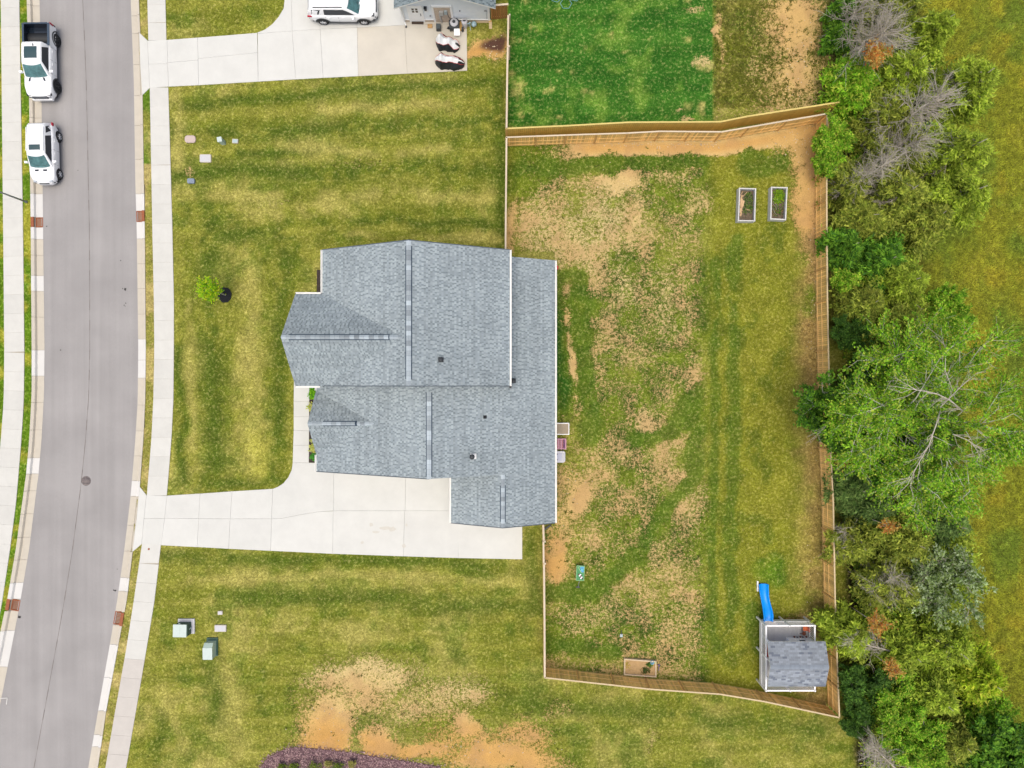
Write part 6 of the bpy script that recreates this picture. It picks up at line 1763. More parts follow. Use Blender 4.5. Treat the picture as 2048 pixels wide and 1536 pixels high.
shrub('dark green shrub at the lower end of the front bed', 628.5, 913, .26, .6, [A(90, 170, 60), A(60, 130, 44)], 180)
GS = [A(110, 130, 40), A(84, 110, 34), A(130, 146, 50)]
for px_, r_, lab in ((563, .26, 'leftmost small green shrub in the plum mulch bed'), (586, .34, 'second small green shrub in the plum mulch bed'), (629, .48, 'widest olive green shrub in the plum mulch bed'), (656, .22, 'yellowish tuft between two shrubs in the plum mulch bed'), (675, .40, 'olive shrub right of the tuft in the plum mulch bed'), (704, .22, 'rightmost yellowish tuft in the plum mulch bed')):
    shrub(lab, px_, 1533 if r_ > .24 else 1526, r_, .5, GS if r_ > .24 else [A(166, 160, 90), A(140, 140, 70)], 200, .15)

# ------------------------------------------------------------------ things along the neighbour's wall
p = P(877, 54, .3)
t = thing('bin', 'small black bin at the foot of the neighbour\'s wall', 'bin', (p.x, p.y, .03))
MB().prism([(p.x - .17, p.y - .2), (p.x + .17, p.y - .2), (p.x + .17, p.y + .2), (p.x - .17, p.y + .2)], .03, .42).build('body', M['charcoal'], t)
rbox('lid', mk('grey lid', A(90, 100, 104), .5), t, (p.x, p.y, .44), (.30, .34, .04), 0, .04)
p = P(908, 45, .6)
t = thing('grill', 'dark outdoor cooker with a round white lid by the wall', 'grill', (p.x, p.y, .03))
MB().prism([(p.x - .34, p.y - .42), (p.x + .34, p.y - .42), (p.x + .40, p.y + .15), (p.x + .2, p.y + .3), (p.x - .2, p.y + .3), (p.x - .40, p.y + .15)], .25, .62).build('cabinet', M['charcoal'], t)
MB().lathe((p.x, p.y, .62), [(0, .16), (.10, .155), (.11, .10), (.2, .09), (.27, .05), (.30, 0)], 20).build('lid', M['lid_white'], t)
MB().lathe((p.x, p.y, .74), [(0, .06), (.10, .06), (.12, 0)], 12).build('lid_knob', M['charcoal'], t)
for x in (-.28, .28):
    for y in (-.36, .2): MB().box((p.x + x, p.y + y, .14), (.06, .06, .24)).build('leg', M['black'], t)
MB().box((p.x + .2, p.y - .62, .45), (.42, .46, .04), rx=.35).build('side_shelf', M['vinyl'], t)
p = P(918, 51, .1)
t = thing('wood_crate', 'low wooden crate lying on the patio beside the cooker', 'crate', (p.x, p.y, .03))
for a, b_ in (((-.32, -.3), (.34, -.36)), ((.34, -.36), (.32, .34)), ((.32, .34), (-.3, .34)), ((-.3, .34), (-.32, -.3))):
    MB().bar((p.x + a[0], p.y + a[1], .08), (p.x + b_[0], p.y + b_[1], .08), .07, .08).build('rail', M['rail_wood'], t)
MB().box((p.x, p.y, .05), (.6, .6, .03)).build('panel', M['picket_in'], t)
p = P(929, 45, .5)
t = thing('water_cooler', 'white drum with a dark top opening next to the patio edge', 'drum', (p.x, p.y, .03))
MB().lathe((p.x, p.y, .03), [(.0, .0), (.2, .0), (.22, .1), (.22, .62), (.19, .7), (.0, .7)], 18).build('body', M['lid_white'], t)
MB().box((p.x, p.y - .0, .75), (.22, .07, .04)).build('handle', M['black'], t)
MB().box((p.x - .16, p.y - .36, .2), (.16, .2, .4)).build('foot', M['charcoal'], t)
p = P(945, 47, .4)
t = thing('garden_tap', 'pale blue hose reel standing on the grass by the wall', 'hose reel', (p.x, p.y, 0))
pb = mk('pale blue plastic reel', A(176, 206, 216), .4)
MB().lathe((p.x + .1, p.y, .35), [(0, .12), (.14, .10), (.2, .02), (.2, -.1), (0, -.12)], 16).build('drum', pb, t)
MB().bar((p.x - .3, p.y, .02), (p.x - .2, p.y, .6), .05, .05).bar((p.x - .4, p.y - .1, .5), (p.x - .1, p.y, .55), .06, .06).bar((p.x - .16, p.y - .3, .02), (p.x - .2, p.y, .5), .04, .04).build('stand', pb, t)
p = P(897, 56, .05)
o = MB().prism([(p.x - .12, p.y - .05), (p.x + .05, p.y - .12), (p.x + .13, p.y + .04), (p.x - .02, p.y + .11)], .03, .10).build('shoe', M['black']); tag(o, 'small black shoe lying alone on the patio', 'shoe')
p = P(860, 52, .1)
t = thing('terracotta_tray', 'small orange tray on the patio right of the neighbour\'s door', 'tray', (p.x, p.y, .03))
oc = mk('orange terracotta', A(232, 190, 130), .8)
MB().box((p.x, p.y, .05), (.34, .26, .04)).build('base', oc, t)
for s in (-1, 1): MB().box((p.x + s * .16, p.y, .1), (.03, .26, .08)).box((p.x, p.y + s * .12, .1), (.28, .03, .08)).build('edge', oc, t)
p = P(981, 50, .1)
t = thing('wooden_plank', 'short pale plank lying on the grass by the house corner', 'plank', (p.x, p.y, 0))
MB().box((p.x, p.y, .06), (.22, .52, .05)).build('board', M['cap_wood'], t)
MB().box((p.x - .02, p.y + .28, .12), (.2, .08, .12)).build('block', M['picket_in'], t)
p = P(966, 44.5, .05)
o = MB().bar((p.x - .5, p.y, .06), (p.x + .5, p.y + .02, .06), .10, .06).build('edging_board', M['cap_wood']); tag(o, 'long pale board on the ground along the neighbour\'s wall', 'board')
# splash block and metal play frame on the green lawn
t = thing('play_frame', 'pale blue thin tube play frame on the green lawn, cut by the top edge', 'play frame', P(1125, 8), group=None)
pbl = mk('pale blue tube', A(130, 186, 196), .4)
def hexa(cx, cy, r, a0):
    pts = [P(cx + math.cos(a0 + k * math.pi / 3) * r, cy + math.sin(a0 + k * math.pi / 3) * r * .95, .05 + .25 * (k % 2)) for k in range(7)]
    MB().tube(pts, .022, 6, cap=False).build('tube', pbl, t)
hexa(1132, 7, 11.5, .0); hexa(1112, -6, 11, .3); hexa(1150, -8, 11, .2)
# street lamp: the post leaves the picture, its head is above the road
p = P(53, 404)
t = thing('street_lamp', 'slender grey lamp post on the far verge leaning out of the left edge', 'street lamp', (p.x, p.y, 0))
MB().tube([(p.x, p.y, 0), (p.x, p.y, 3), (p.x, p.y, 7.2)], [.07, .055, .04], 10).build('pole', M['steel'], t)
MB().lathe((p.x, p.y, 0), [(.0, .0), (.11, 0), (.11, .04), (.08, .10), (.07, .3)], 12).build('base', M['steel'], t)
MB().tube([(p.x, p.y, 7.1), (p.x + .6, p.y, 7.45), (p.x + 1.3, p.y, 7.5)], .03, 8).build('arm', M['steel'], t)
rbox('lamp_head', M['charcoal'], t, (p.x + 1.6, p.y, 7.48), (.6, .28, .12), 0, .06)
# ------------------------------------------------------------------ trees
LV = dict(
    olive=[A(116, 130, 46), A(136, 146, 56), A(94, 108, 38), A(152, 158, 66)],
    olivey=[A(126, 146, 44), A(144, 162, 52), A(104, 124, 38), A(160, 176, 66)],
    green=[A(70, 112, 30), A(92, 134, 36), A(54, 92, 28), A(110, 150, 44)],
    bright=[A(108, 152, 32), A(132, 174, 44), A(82, 126, 24), A(160, 198, 64)],
    dark=[A(60, 94, 32), A(74, 108, 38), A(48, 80, 28), A(88, 122, 44)],
    bluish=[A(88, 114, 56), A(104, 130, 68), A(70, 96, 46), A(118, 140, 76)],
    silver=[A(112, 132, 70), A(136, 154, 104), A(86, 108, 46), A(160, 176, 138)],
    lime=[A(138, 162, 34), A(154, 176, 44), A(116, 140, 28), A(172, 190, 60)],
    rust=[A(196, 136, 66), A(176, 112, 54), A(212, 156, 84)],
)
for k_ in LV: LV[k_] = [tuple(min(.6, 2.2 * x) for x in c_) for c_ in LV[k_]]
def quads(p, d, up, L_, wd):
    """leaf diamonds from p along d"""
    s = np.cross(d, up); s /= np.linalg.norm(s, axis=1)[:, None] + 1e-9
    m_ = p + d * (L_ * .45)[:, None]
    return np.stack([p, m_ + s * (wd / 2)[:, None], p + d * L_[:, None], m_ - s * (wd / 2)[:, None]], 1).reshape(-1, 3)
def tris(p, d, up, L_, wd):
    s = np.cross(d, up); s /= np.linalg.norm(s, axis=1)[:, None] + 1e-9
    return np.stack([p - s * (wd / 2)[:, None], p + s * (wd / 2)[:, None], p + d * L_[:, None]], 1).reshape(-1, 3)
def unit(v): return v / (np.linalg.norm(v, axis=1)[:, None] + 1e-9)
def shade(cols, n, per, r_):
    c = np.array(cols)
    base = c[r_.integers(0, len(c), n)] * r_.uniform(.72, 1.22, (n, 1))
    return np.repeat(base, per, 0)
def cedar(label, px, py, h, r, pal, seed, n_spray=170, per=88, bare=None, bare_f=.0, lean=(0, 0), frac=.55, group=None, name='cedar_tree', shape=.75, limb='bark'):
    """px,py: photo pixel of the crown's middle at height frac*h"""
    r_ = np.random.default_rng(seed)
    b = P(px, py, h * frac)
    t = thing(name, label, 'tree', (b.x, b.y, 0), group=group)
    ax = lambda z: np.array([b.x + lean[0] * z / h, b.y + lean[1] * z / h, z])
    tr = MB(); pth = [ax(h * k / 8) + np.append(r_.normal(0, .05 * (k > 0), 2), 0) for k in range(9)]
    tr.tube(pth, [.16 * h / 7 * (1 - .11 * k) for k in range(9)], 7)
    tt = r_.uniform(.10, 1.0, n_spray); az = r_.uniform(0, 2 * np.pi, n_spray)
    lump = 1 + .28 * np.sin(az * 2 + seed) * np.cos(tt * 5 + seed) + .16 * np.sin(az * 5 + seed * 2)
    Ls = r * np.minimum(1, (1.06 - tt) ** shape * 1.25) * r_.uniform(.62, 1.05, n_spray) * lump
    rise = r_.uniform(.05, .55, n_spray) * Ls
    P0 = np.array([ax(z * h * .9) for z in tt]); D = np.stack([np.cos(az), np.sin(az), np.zeros(n_spray)], -1)
    P1 = P0 + D * Ls[:, None] + np.stack([np.zeros(n_spray), np.zeros(n_spray), rise], -1)
    keep = np.ones(n_spray, bool)
    if bare is not None:
        c = np.cos(az - bare); keep = ~((c > .25) & (r_.random(n_spray) < bare_f))
    for i in range(n_spray):
        if keep[i] and i % 4: continue
        mid = (P0[i] + P1[i]) / 2 + r_.normal(0, .06, 3)
        tr.tube([P0[i], mid, P1[i]], [.035, .022, .008], 4, cap=False)
        if not keep[i]:
            for _ in range(9):
                f = r_.uniform(.25, .95); q_ = P0[i] * (1 - f) + P1[i] * f; e = q_ + unit(D[i:i + 1] + r_.normal(0, .6, (1, 3)))[0] * r_.uniform(.25, .8) * Ls[i] * .5
                tr.tube([q_, (q_ + e) / 2 + r_.normal(0, .04, 3), e], [.014, .010, .004], 3, cap=False)
    tr.build('trunk', M[limb], t)
    k_ = np.where(keep)[0]
    n = len(k_) * per
    idx = np.repeat(k_, per); f = .30 + .72 * np.sqrt(r_.random(n))
    side = r_.normal(0, .25, (n, 3)) * (Ls[idx] * (.35 + .3 * (1 - f)))[:, None] * 1.2
    p = P0[idx] * (1 - f)[:, None] + P1[idx] * f[:, None] + side
    d = unit(D[idx] * .55 + np.array([0, 0, .12]) + r_.normal(0, .7, (n, 3)) * [1, 1, .5])
    up = unit(r_.normal(0, .33, (n, 3)) + np.array([0, 0, 1.0]))
    Lq = r_.uniform(.14, .36, n); wq = Lq * r_.uniform(.32, .55, n)
    v = tris(p, d, up, Lq, wq)
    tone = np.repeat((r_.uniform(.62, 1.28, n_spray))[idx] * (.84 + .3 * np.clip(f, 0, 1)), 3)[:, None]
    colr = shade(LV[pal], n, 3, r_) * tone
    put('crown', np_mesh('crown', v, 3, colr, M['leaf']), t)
    return t
def broadleaf(label, px, py, h, r, pal, seed, nlimb=7, leafs=26, size=.22, frac=.6, lean=(0, 0), bark='bark', group=None, name='broadleaf_tree', squash=.6, gap=0.0, cat='tree', twigs=(5, 6)):
    r_ = np.random.default_rng(seed)
    b = P(px, py, h * frac)
    base = np.array([b.x - lean[0], b.y - lean[1], 0.])
    t = thing(name, label, cat, base, group=group)
    tr = MB(); fork = np.array([b.x - lean[0] * .5, b.y - lean[1] * .5, h * .38])
    tr.tube([base, (base + fork) / 2 + r_.normal(0, .05, 3), fork], [.020 * h, .016 * h, .012 * h], 9)
    tips, dirs = [], []
    for k in range(nlimb):
        a = 2 * np.pi * k / nlimb + r_.uniform(-.35, .35); rr_ = r * r_.uniform(.45, .72)
        e = np.array([b.x + math.cos(a) * rr_, b.y + math.sin(a) * rr_, h * r_.uniform(.62, .88)])
        m_ = fork * .5 + e * .5 + np.append(r_.normal(0, .1 * r, 2), h * .06)
        tr.tube([fork, m_, e], [.0052 * h, .0038 * h, .0016 * h], 6, cap=False)
        for f in np.linspace(.12, .95, 9):
            q_ = fork * (1 - f) ** 2 + 2 * f * (1 - f) * m_ + e * f * f
            for _ in range(2):
                w = q_ + np.append(r_.normal(0, .09 * r, 2), .10 * h + r_.uniform(0, .06 * h)); tr.tube([q_, w], [.0014 * h, .0006 * h], 3, cap=False); tips.append((q_ * .4 + w * .6, w)); dirs.append(r_.uniform(0, 6.28))
        for j in range(twigs[0]):
            f = r_.uniform(.08, 1.0); q_ = (fork * (1 - f) ** 2 + 2 * f * (1 - f) * m_ + e * f * f)
            ang = a + r_.uniform(-1.5, 1.5); L_ = r * r_.uniform(.30, .58)
            g = q_ + np.array([math.cos(ang) * L_, math.sin(ang) * L_, r_.uniform(-.08, .16) * h * squash])
            mm = (q_ + g) / 2 + np.append(r_.normal(0, .04 * r, 2), .03 * h)
            tr.tube([q_, mm, g], [.0024 * h, .0017 * h, .0007 * h], 5, cap=False)
            for i in range(twigs[1]):
                f2 = r_.uniform(.25, 1.0); s = (q_ * (1 - f2) ** 2 + 2 * f2 * (1 - f2) * mm + g * f2 * f2)
                an = ang + r_.uniform(-1.3, 1.3); L2 = r * r_.uniform(.10, .24)
                w = s + np.array([math.cos(an) * L2, math.sin(an) * L2, r_.uniform(-.05, .12) * h * .5])
                tr.tube([s, w], [.0012 * h, .0006 * h], 3, cap=False)
                if r_.random() > gap: tips.append((s, w)); dirs.append(an)
    tr.build('trunk', M[bark], t)
    T = np.array([[s, w] for s, w in tips]); leafs = int(leafs * 1.7); n = len(T) * leafs
    idx = np.repeat(np.arange(len(T)), leafs); f = r_.uniform(.1, 1.15, n)
    p = T[idx, 0] * (1 - f)[:, None] + T[idx, 1] * f[:, None] + r_.normal(0, .045 * r ** .5 + .03, (n, 3))
    dd = np.array(dirs)[idx]
    leaf_d = unit(np.stack([np.cos(dd), np.sin(dd), np.full(n, .1)], -1) + r_.normal(0, .7, (n, 3)) * np.array([1, 1, .5]))
    up = unit(r_.normal(0, .45, (n, 3)) + np.array([0, 0, 1.]))
    Lq = r_.uniform(.6, 1.25, n) * size * .8; v = tris(p, leaf_d, up, Lq, Lq * r_.uniform(.55, .85, n))
    tone = np.repeat(r_.uniform(.65, 1.25, len(T))[idx], 3)[:, None]
    put('crown', np_mesh('crown', v, 3, shade(LV[pal], n, 3, r_) * tone, M['leaf']), t)
    return t
def dead_tree(label, a_px, ah, b_px, bh, seed, n=26, L0=2.2, thick=.10, fan=1.1, name='dead_tree', limb='bark_dead', foliage=None):
    """bare trunk from photo pixel a (height ah) to b (height bh) with twigs fanned along it"""
    r_ = np.random.default_rng(seed)
    A_, B_ = np.array(P(*a_px, ah)), np.array(P(*b_px, bh))
    t = thing(name, label, 'dead tree', (A_[0], A_[1], 0))
    tr = MB(); mid = (A_ + B_) / 2 + r_.normal(0, .15, 3)
    q = lambda f: A_ * (1 - f) ** 2 + 2 * f * (1 - f) * mid + B_ * f * f
    pts = [q(k / 7) for k in range(8)]
    tr.tube(pts, [thick * (1 - .1 * k) for k in range(8)], 7)
    n = int(n * 2.2); L0 = L0 * 1.25
    d0 = (B_ - A_); d0 /= np.linalg.norm(d0)
    sub = []
    for k in range(n):
        f = r_.uniform(.25, 1.0); s = q(f); L_ = L0 * r_.uniform(.4, 1.0) * (1.15 - .4 * f)
        d = unit((d0 + r_.normal(0, fan, 3) * np.array([1, 1, .6]))[None])[0]
        e = s + d * L_; m_ = (s + e) / 2 + r_.normal(0, .12 * L_, 3)
        tr.tube([s, m_, e], [thick * .22, thick * .15, thick * .05], 5, cap=False)
        for j in range(12):
            g = r_.uniform(.25, 1); s2 = s * (1 - g) ** 2 + 2 * g * (1 - g) * m_ + e * g * g
            d2 = unit((d + r_.normal(0, .55, 3))[None])[0]; e2 = s2 + d2 * L_ * r_.uniform(.2, .5)
            tr.tube([s2, (s2 + e2) / 2 + r_.normal(0, .03, 3), e2], [thick * .10, thick * .07, thick * .03], 3, cap=False); sub.append(e2)
    tr.build('trunk', M[limb], t)
    if foliage:
        sub = np.array(sub); per = foliage[1]; nn = len(sub) * per
        p = np.repeat(sub, per, 0) + r_.normal(0, .14, (nn, 3)); d = unit(r_.normal(0, 1, (nn, 3))); up = unit(r_.normal(0, .5, (nn, 3)) + [0, 0, 1.])
        L_ = r_.uniform(.12, .3, nn)
        put('crown', np_mesh('crown', quads(p, d, up, L_, L_ * .35), 4, shade(LV[foliage[0]], nn, 4, r_), M['leaf']), t)
    return t
def clump(label, px, py, h, r, pal, seed, n=1400, size=.22, name='dead_foliage', cat='dead branch'):
    r_ = np.random.default_rng(seed); p0 = P(px, py, h)
    t = thing(name, label, cat, (p0.x, p0.y, 0))
    st = MB(); pts = []
    for k in range(14):
        a = r_.uniform(0, 6.28); e = np.array([p0.x + math.cos(a) * r * r_.uniform(.3, 1), p0.y + math.sin(a) * r * r_.uniform(.3, 1), h + r_.uniform(-.4, .3)])
        st.tube([(p0.x, p0.y, h - .9), ((p0.x + e[0]) / 2, (p0.y + e[1]) / 2, h - .2), e], [.02, .014, .006], 4, cap=False)
        for f in (.5, .75, 1): pts.append(np.array([p0.x, p0.y, h - .5]) * (1 - f) + e * f)
    st.tube([(p0.x, p0.y, 0), (p0.x, p0.y, h - .9)], .03, 5)
    st.build('stem', M['bark'], t)
    pts = np.array(pts)[r_.integers(0, len(pts), n)] + r_.normal(0, .16 * r, (n, 3))
    d = unit(r_.normal(0, 1, (n, 3)) * [1, 1, .5]); up = unit(r_.normal(0, .5, (n, 3)) + [0, 0, 1.]); L_ = r_.uniform(.5, 1.2, n) * size
    put('foliage', np_mesh('foliage', quads(pts, d, up, L_, L_ * .4), 4, shade(LV[pal], n, 4, r_), M['leaf']), t)

W_ = math.pi     # towards the yard
# top right group
cedar('dark cedar behind the bare branches at the top edge', 1800, -5, 6.5, 1.9, 'olive', 101, bare=W_, bare_f=.5)
cedar('yellow green cedar at the meadow edge below the top corner', 1868, 62, 5.0, 1.35, 'olivey', 102)
dead_tree('bare grey tree whose branches fan out at the top edge', (1672, 60), .3, (1740, -8), 5.5, 103, 26, 1.9)
dead_tree('large fan of bleached bare branches below the top edge', (1680, 118), .3, (1770, 62), 5.5, 104, 44, 2.7, .11, .85)
clump('orange brown dead cedar foliage caught in the bleached branches', 1757, 104, 5.2, .95, 'rust', 105)
cedar('small bright green cedar at the edge of the bare soil, topmost', 1683, 24, 3.0, 1.0, 'green', 106, 110)
cedar('small green cedar beside the bare soil, below the topmost one', 1678, 72, 2.8, .9, 'green', 107, 100)
cedar('bushy green cedar above the end of the two upper fences', 1708, 168, 4.2, 1.9, 'bright', 108, 200)
cedar('spreading cedar with yellow green tips left of the meadow', 1805, 146, 5.5, 1.75, 'olivey', 109, 190, bare=W_, bare_f=.25)
cedar('cedar with sunlit tips at the meadow edge beside the grey limb', 1930, 175, 6.5, 2.1, 'olivey', 110, 230, bare=W_, bare_f=.45)
dead_tree('thick bare grey limb running diagonally through the cedars', (1722, 290), 1.0, (1885, 190), 6.5, 111, 40, 2.0, .13, .95)
dead_tree('wispy grey bare branches below the thick limb', (1735, 330), 1.5, (1850, 275), 6.3, 171, 34, 1.8, .08, .8)
dead_tree('wispy grey bare branches close to the fence, left of the broken trunk', (1690, 400), 1.0, (1735, 345), 4.8, 172, 24, 1.5, .06, .9)
dead_tree('bare grey twigs above the silvery leaved tree', (1720, 1185), 1.5, (1800, 1150), 6.4, 173, 24, 1.5, .06, .9)
dead_tree('bare grey twigs crossing the fence in its lower half', (1720, 1075), 1.0, (1680, 1062), 3.6, 174, 14, 1.0, .05, .9)
cedar('olive cedar around the base of the thick grey limb', 1770, 235, 5.5, 1.9, 'olive', 112, 190, bare=W_, bare_f=.35)
broadleaf('glossy bright green bush leaning over the fence corner', 1664, 280, 3.2, 1.35, 'bright', 113, 6, 30, .19, .7, name='leafy_bush', cat='bush')
broadleaf('glossy bright green bush hanging over the fence just below the corner', 1656, 322, 2.9, 1.05, 'bright', 114, 6, 28, .18, .7, name='leafy_bush', cat='bush')
cedar('tall olive cedar at the meadow edge right of the broken trunk', 1910, 310, 7.0, 2.1, 'olivey', 115, 240, bare=W_, bare_f=.5)
cedar('grey twigged cedar between the thick limb and the broken trunk', 1800, 300, 6.0, 1.8, 'olive', 116, 190, bare=W_, bare_f=.75)
dead_tree('broken brown tipped trunk with bare twigs near the fence', (1690, 385), .8, (1772, 326), 5.5, 117, 26, 1.5, .09, .9)
cedar('wide olive cedar below the broken trunk', 1790, 395, 6.0, 2.2, 'olive', 118, 240, bare=W_ * .9, bare_f=.5)
cedar('pale olive cedar reaching farthest into the meadow, upper half', 1915, 395, 6.5, 2.1, 'olivey', 119, 230)
cedar('fine twigged olive cedar close to the fence below the glossy bushes', 1700, 372, 4.5, 1.5, 'olive', 120, 160, bare=W_, bare_f=.4)
cedar('olive cedar just above the orange patch of meadow', 1850, 440, 5.5, 1.8, 'olive', 121, 190)
cedar('olive cedar hugging the fence above the brighter green one', 1725, 440, 4.6, 1.6, 'olive', 122, 180)
# middle
cedar('brighter green cedar touching the fence in its upper middle', 1690, 495, 4.0, 1.35, 'green', 123, 170)
cedar('mid green cedar next to the open meadow bay', 1760, 525, 4.6, 1.8, 'green', 124, 200)
broadleaf('narrow bright green sapling in the gap behind the fence', 1686, 560, 3.6, .75, 'bright', 125, 5, 24, .18, .65, name='leafy_bush', cat='bush')
cedar('feathery yellow green cedar in the middle of the tree line', 1800, 565, 5.5, 1.9, 'olivey', 126, 220)
cedar('dull green cedar left of the feathery one', 1725, 610, 4.8, 1.6, 'olive', 127, 180)
cedar('brownish olive cedar above the big leafy tree', 1800, 645, 5.0, 1.9, 'olive', 128, 200, bare=0.3, bare_f=.4)
broadleaf('bluish dark green shrub by the fence above the big leafy tree', 1698, 662, 3.6, 1.15, 'dark', 129, 6, 32, .15, .7, name='leafy_bush', cat='bush')
broadleaf('bright green sprouting bush at the meadow edge above the big tree', 1890, 620, 4.5, 1.7, 'bright', 130, 7, 22, .2, .65, gap=.25, name='leafy_bush', cat='bush')
# the big leafy tree
def limb(parent, pts, seed, n=14, thick=.06, L0=1.2):
    r_ = np.random.default_rng(seed)
    q = [np.array(P(x, y, h)) for x, y, h in pts]
    tr = MB(); tr.tube(q, [thick * (1 - .7 * k / (len(q) - 1)) for k in range(len(q))], 7)
    for k in range(n):
        i = r_.integers(0, len(q) - 1); f = r_.random(); s = q[i] * (1 - f) + q[i + 1] * f
        d0 = unit((q[i + 1] - q[i])[None])[0]; d = unit((d0 + r_.normal(0, .55, 3) * [1, 1, .3])[None])[0]; L_ = L0 * r_.uniform(.5, 1.2); e = s + d * L_
        m_ = (s + e) / 2 + r_.normal(0, .08, 3); tr.tube([s, m_, e], [thick * .4, thick * .28, thick * .12], 5, cap=False)
        for j in range(4):
            g = r_.uniform(.3, 1); s2 = s * (1 - g) ** 2 + 2 * g * (1 - g) * m_ + e * g * g; e2 = s2 + unit((d + r_.normal(0, .5, 3) * [1, 1, .3])[None])[0] * L_ * .4
            tr.tube([s2, e2], [thick * .16, thick * .06], 3, cap=False)
    tr.build('limb', M['bark_dead'], parent)
big = broadleaf('big bright green leafy tree spreading over the fence with pale limbs', 1850, 828, 10.5, 6.0, 'bright', 131, 9, 30, .185, .72, lean=(.3, 1.6), bark='bark_pale', gap=.05, squash=.35, twigs=(11, 11))
limb(big, [(1925, 822, 8.6), (1900, 800, 9.6), (1872, 787, 10.2), (1835, 780, 10.4), (1808, 776, 10.3)], 301, 18, .045, 1.3)
limb(big, [(1880, 822, 9.2), (1872, 850, 10.0), (1858, 890, 10.3), (1838, 925, 10.4), (1815, 970, 10.2)], 302, 18, .045, 1.2)
limb(big, [(1880, 815, 9.6), (1905, 790, 10.0), (1930, 765, 10.1), (1955, 745, 9.9)], 303, 16, .03, 1.3)
limb(big, [(1705, 810, 6.8), (1680, 830, 6.9), (1655, 850, 6.8), (1635, 868, 6.5)], 304, 12, .03, 1.0)
limb(big, [(1905, 780, 9.4), (1890, 740, 9.9), (1892, 700, 9.8), (1880, 670, 9.4)], 305, 10, .025, 1.1)
limb(big, [(1905, 868, 9.6), (1935, 880, 9.9), (1965, 900, 9.7)], 306, 14, .03, 1.2)
broadleaf('leafy tree reaching over the fence beside the lawn, left of the big one', 1668, 820, 6.5, 2.5, 'green', 132, 8, 18, .24, .75, lean=(-.8, 0), bark='bark_pale', gap=.1, twigs=(6, 7))
broadleaf('deep green understorey tree beneath the big tree near the fence', 1745, 905, 5.0, 1.9, 'green', 133, 7, 26, .22, .7)
cedar('shaded cedar beneath the big tree', 1760, 760, 5.0, 2.0, 'dark', 134, 200)
cedar('dark cedar deep under the big tree\'s middle', 1850, 860, 5.0, 2.2, 'dark', 151, 220)
clump('orange brown dead twig beside the fence below the big tree', 1686, 922, 2.6, .55, 'rust', 135, 500, .2)
cedar('bluish green cedar behind the fence below the big tree', 1705, 975, 4.2, 1.4, 'bluish', 136, 170)
cedar('dark bluish cedar in the shade below the big tree', 1745, 1010, 5.0, 1.6, 'bluish', 137, 180)
# lower group
cedar('wide olive cedar below the big leafy tree', 1800, 1075, 6.5, 2.2, 'olive', 138, 240)
clump('orange brown dead spray in the middle of the lower cedars', 1782, 1053, 5.6, .6, 'rust', 139, 420, .2)
cedar('cedar with bluish tips right of the orange spray', 1880, 1040, 6.0, 1.9, 'bluish', 140, 200)
cedar('cedar hanging over the fence where grey twigs cross it', 1705, 1085, 4.2, 1.5, 'olive', 141, 180, bare=W_, bare_f=.45)
broadleaf('tree with silvery pale leaves at the meadow edge', 1888, 1170, 7.0, 2.6, 'silver', 142, 9, 9, .24, .7, gap=.3, twigs=(7, 7))
cedar('olive cedar filling in behind the silvery leaves', 1900, 1150, 5.5, 2.4, 'olivey', 143, 260)
cedar('olive cedar with grey limbs left of the silvery tree', 1780, 1165, 6.0, 2.0, 'olive', 144, 200, bare=W_, bare_f=.55)
cedar('yellowish cedar leaning over the fence beside the playhouse', 1695, 1268, 4.6, 1.75, 'olivey', 145, 200, bare=.4, bare_f=.3)
dead_tree('bare limb lying across the yellowish cedar by the playhouse', (1800, 1306), 3.0, (1700, 1282), 4.2, 146, 22, 1.2, .07, .8)
clump('reddish brown dead foliage above the bare limb', 1757, 1250, 4.8, .8, 'rust', 147, 620, .2)
clump('reddish brown dead foliage below the bare limb', 1790, 1340, 5.0, .7, 'rust', 148, 520, .2)
cedar('green cedar right of the bare limb', 1800, 1295, 5.5, 1.9, 'olivey', 149, 210)
cedar('cedar with a dark twiggy hollow near the meadow', 1885, 1285, 6.0, 2.0, 'olivey', 150, 210, bare=W_, bare_f=.35)
cedar('spiky lime green cedar reaching farthest right, lower half', 1950, 1345, 6.0, 1.9, 'lime', 152, 260)
cedar('olive cedar between the lime one and the leafy vines', 1860, 1385, 5.5, 2.0, 'olivey', 153, 210)
broadleaf('dark green bush behind the fence corner', 1725, 1375, 4.0, 1.7, 'dark', 154, 8, 34, .2, .7, name='leafy_bush', cat='bush')
broadleaf('bright vine covered bush right of the dark corner bush', 1800, 1405, 4.5, 1.9, 'bright', 155, 8, 34, .17, .7, name='leafy_bush', cat='bush')
dead_tree('bleached white bare branches curving at the lower edge', (1800, 1545), 1.0, (1745, 1492), 4.0, 156, 30, 1.9, .09, .8)
broadleaf('bright green vine tangle at the lower edge right of the white branches', 1835, 1480, 4.8, 2.2, 'bright', 157, 9, 36, .18, .7, name='leafy_bush', cat='bush')
cedar('grey green cedar beside the vine tangle', 1900, 1470, 5.2, 1.8, 'olive', 158, 190)
broadleaf('large leaved green tree in the lower right corner', 1995, 1505, 5.0, 2.6, 'green', 159, 9, 30, .3, .7, name='leafy_bush', cat='bush')
broadleaf('light green bush above the lower right corner', 1975, 1430, 3.2, 1.7, 'bright', 160, 7, 26, .2, .7, gap=.2, name='leafy_bush', cat='bush')
broadleaf('low dark green bush below the fence corner', 1712, 1445, 2.6, 1.1, 'dark', 161, 7, 30, .17, .7, name='leafy_bush', cat='bush')

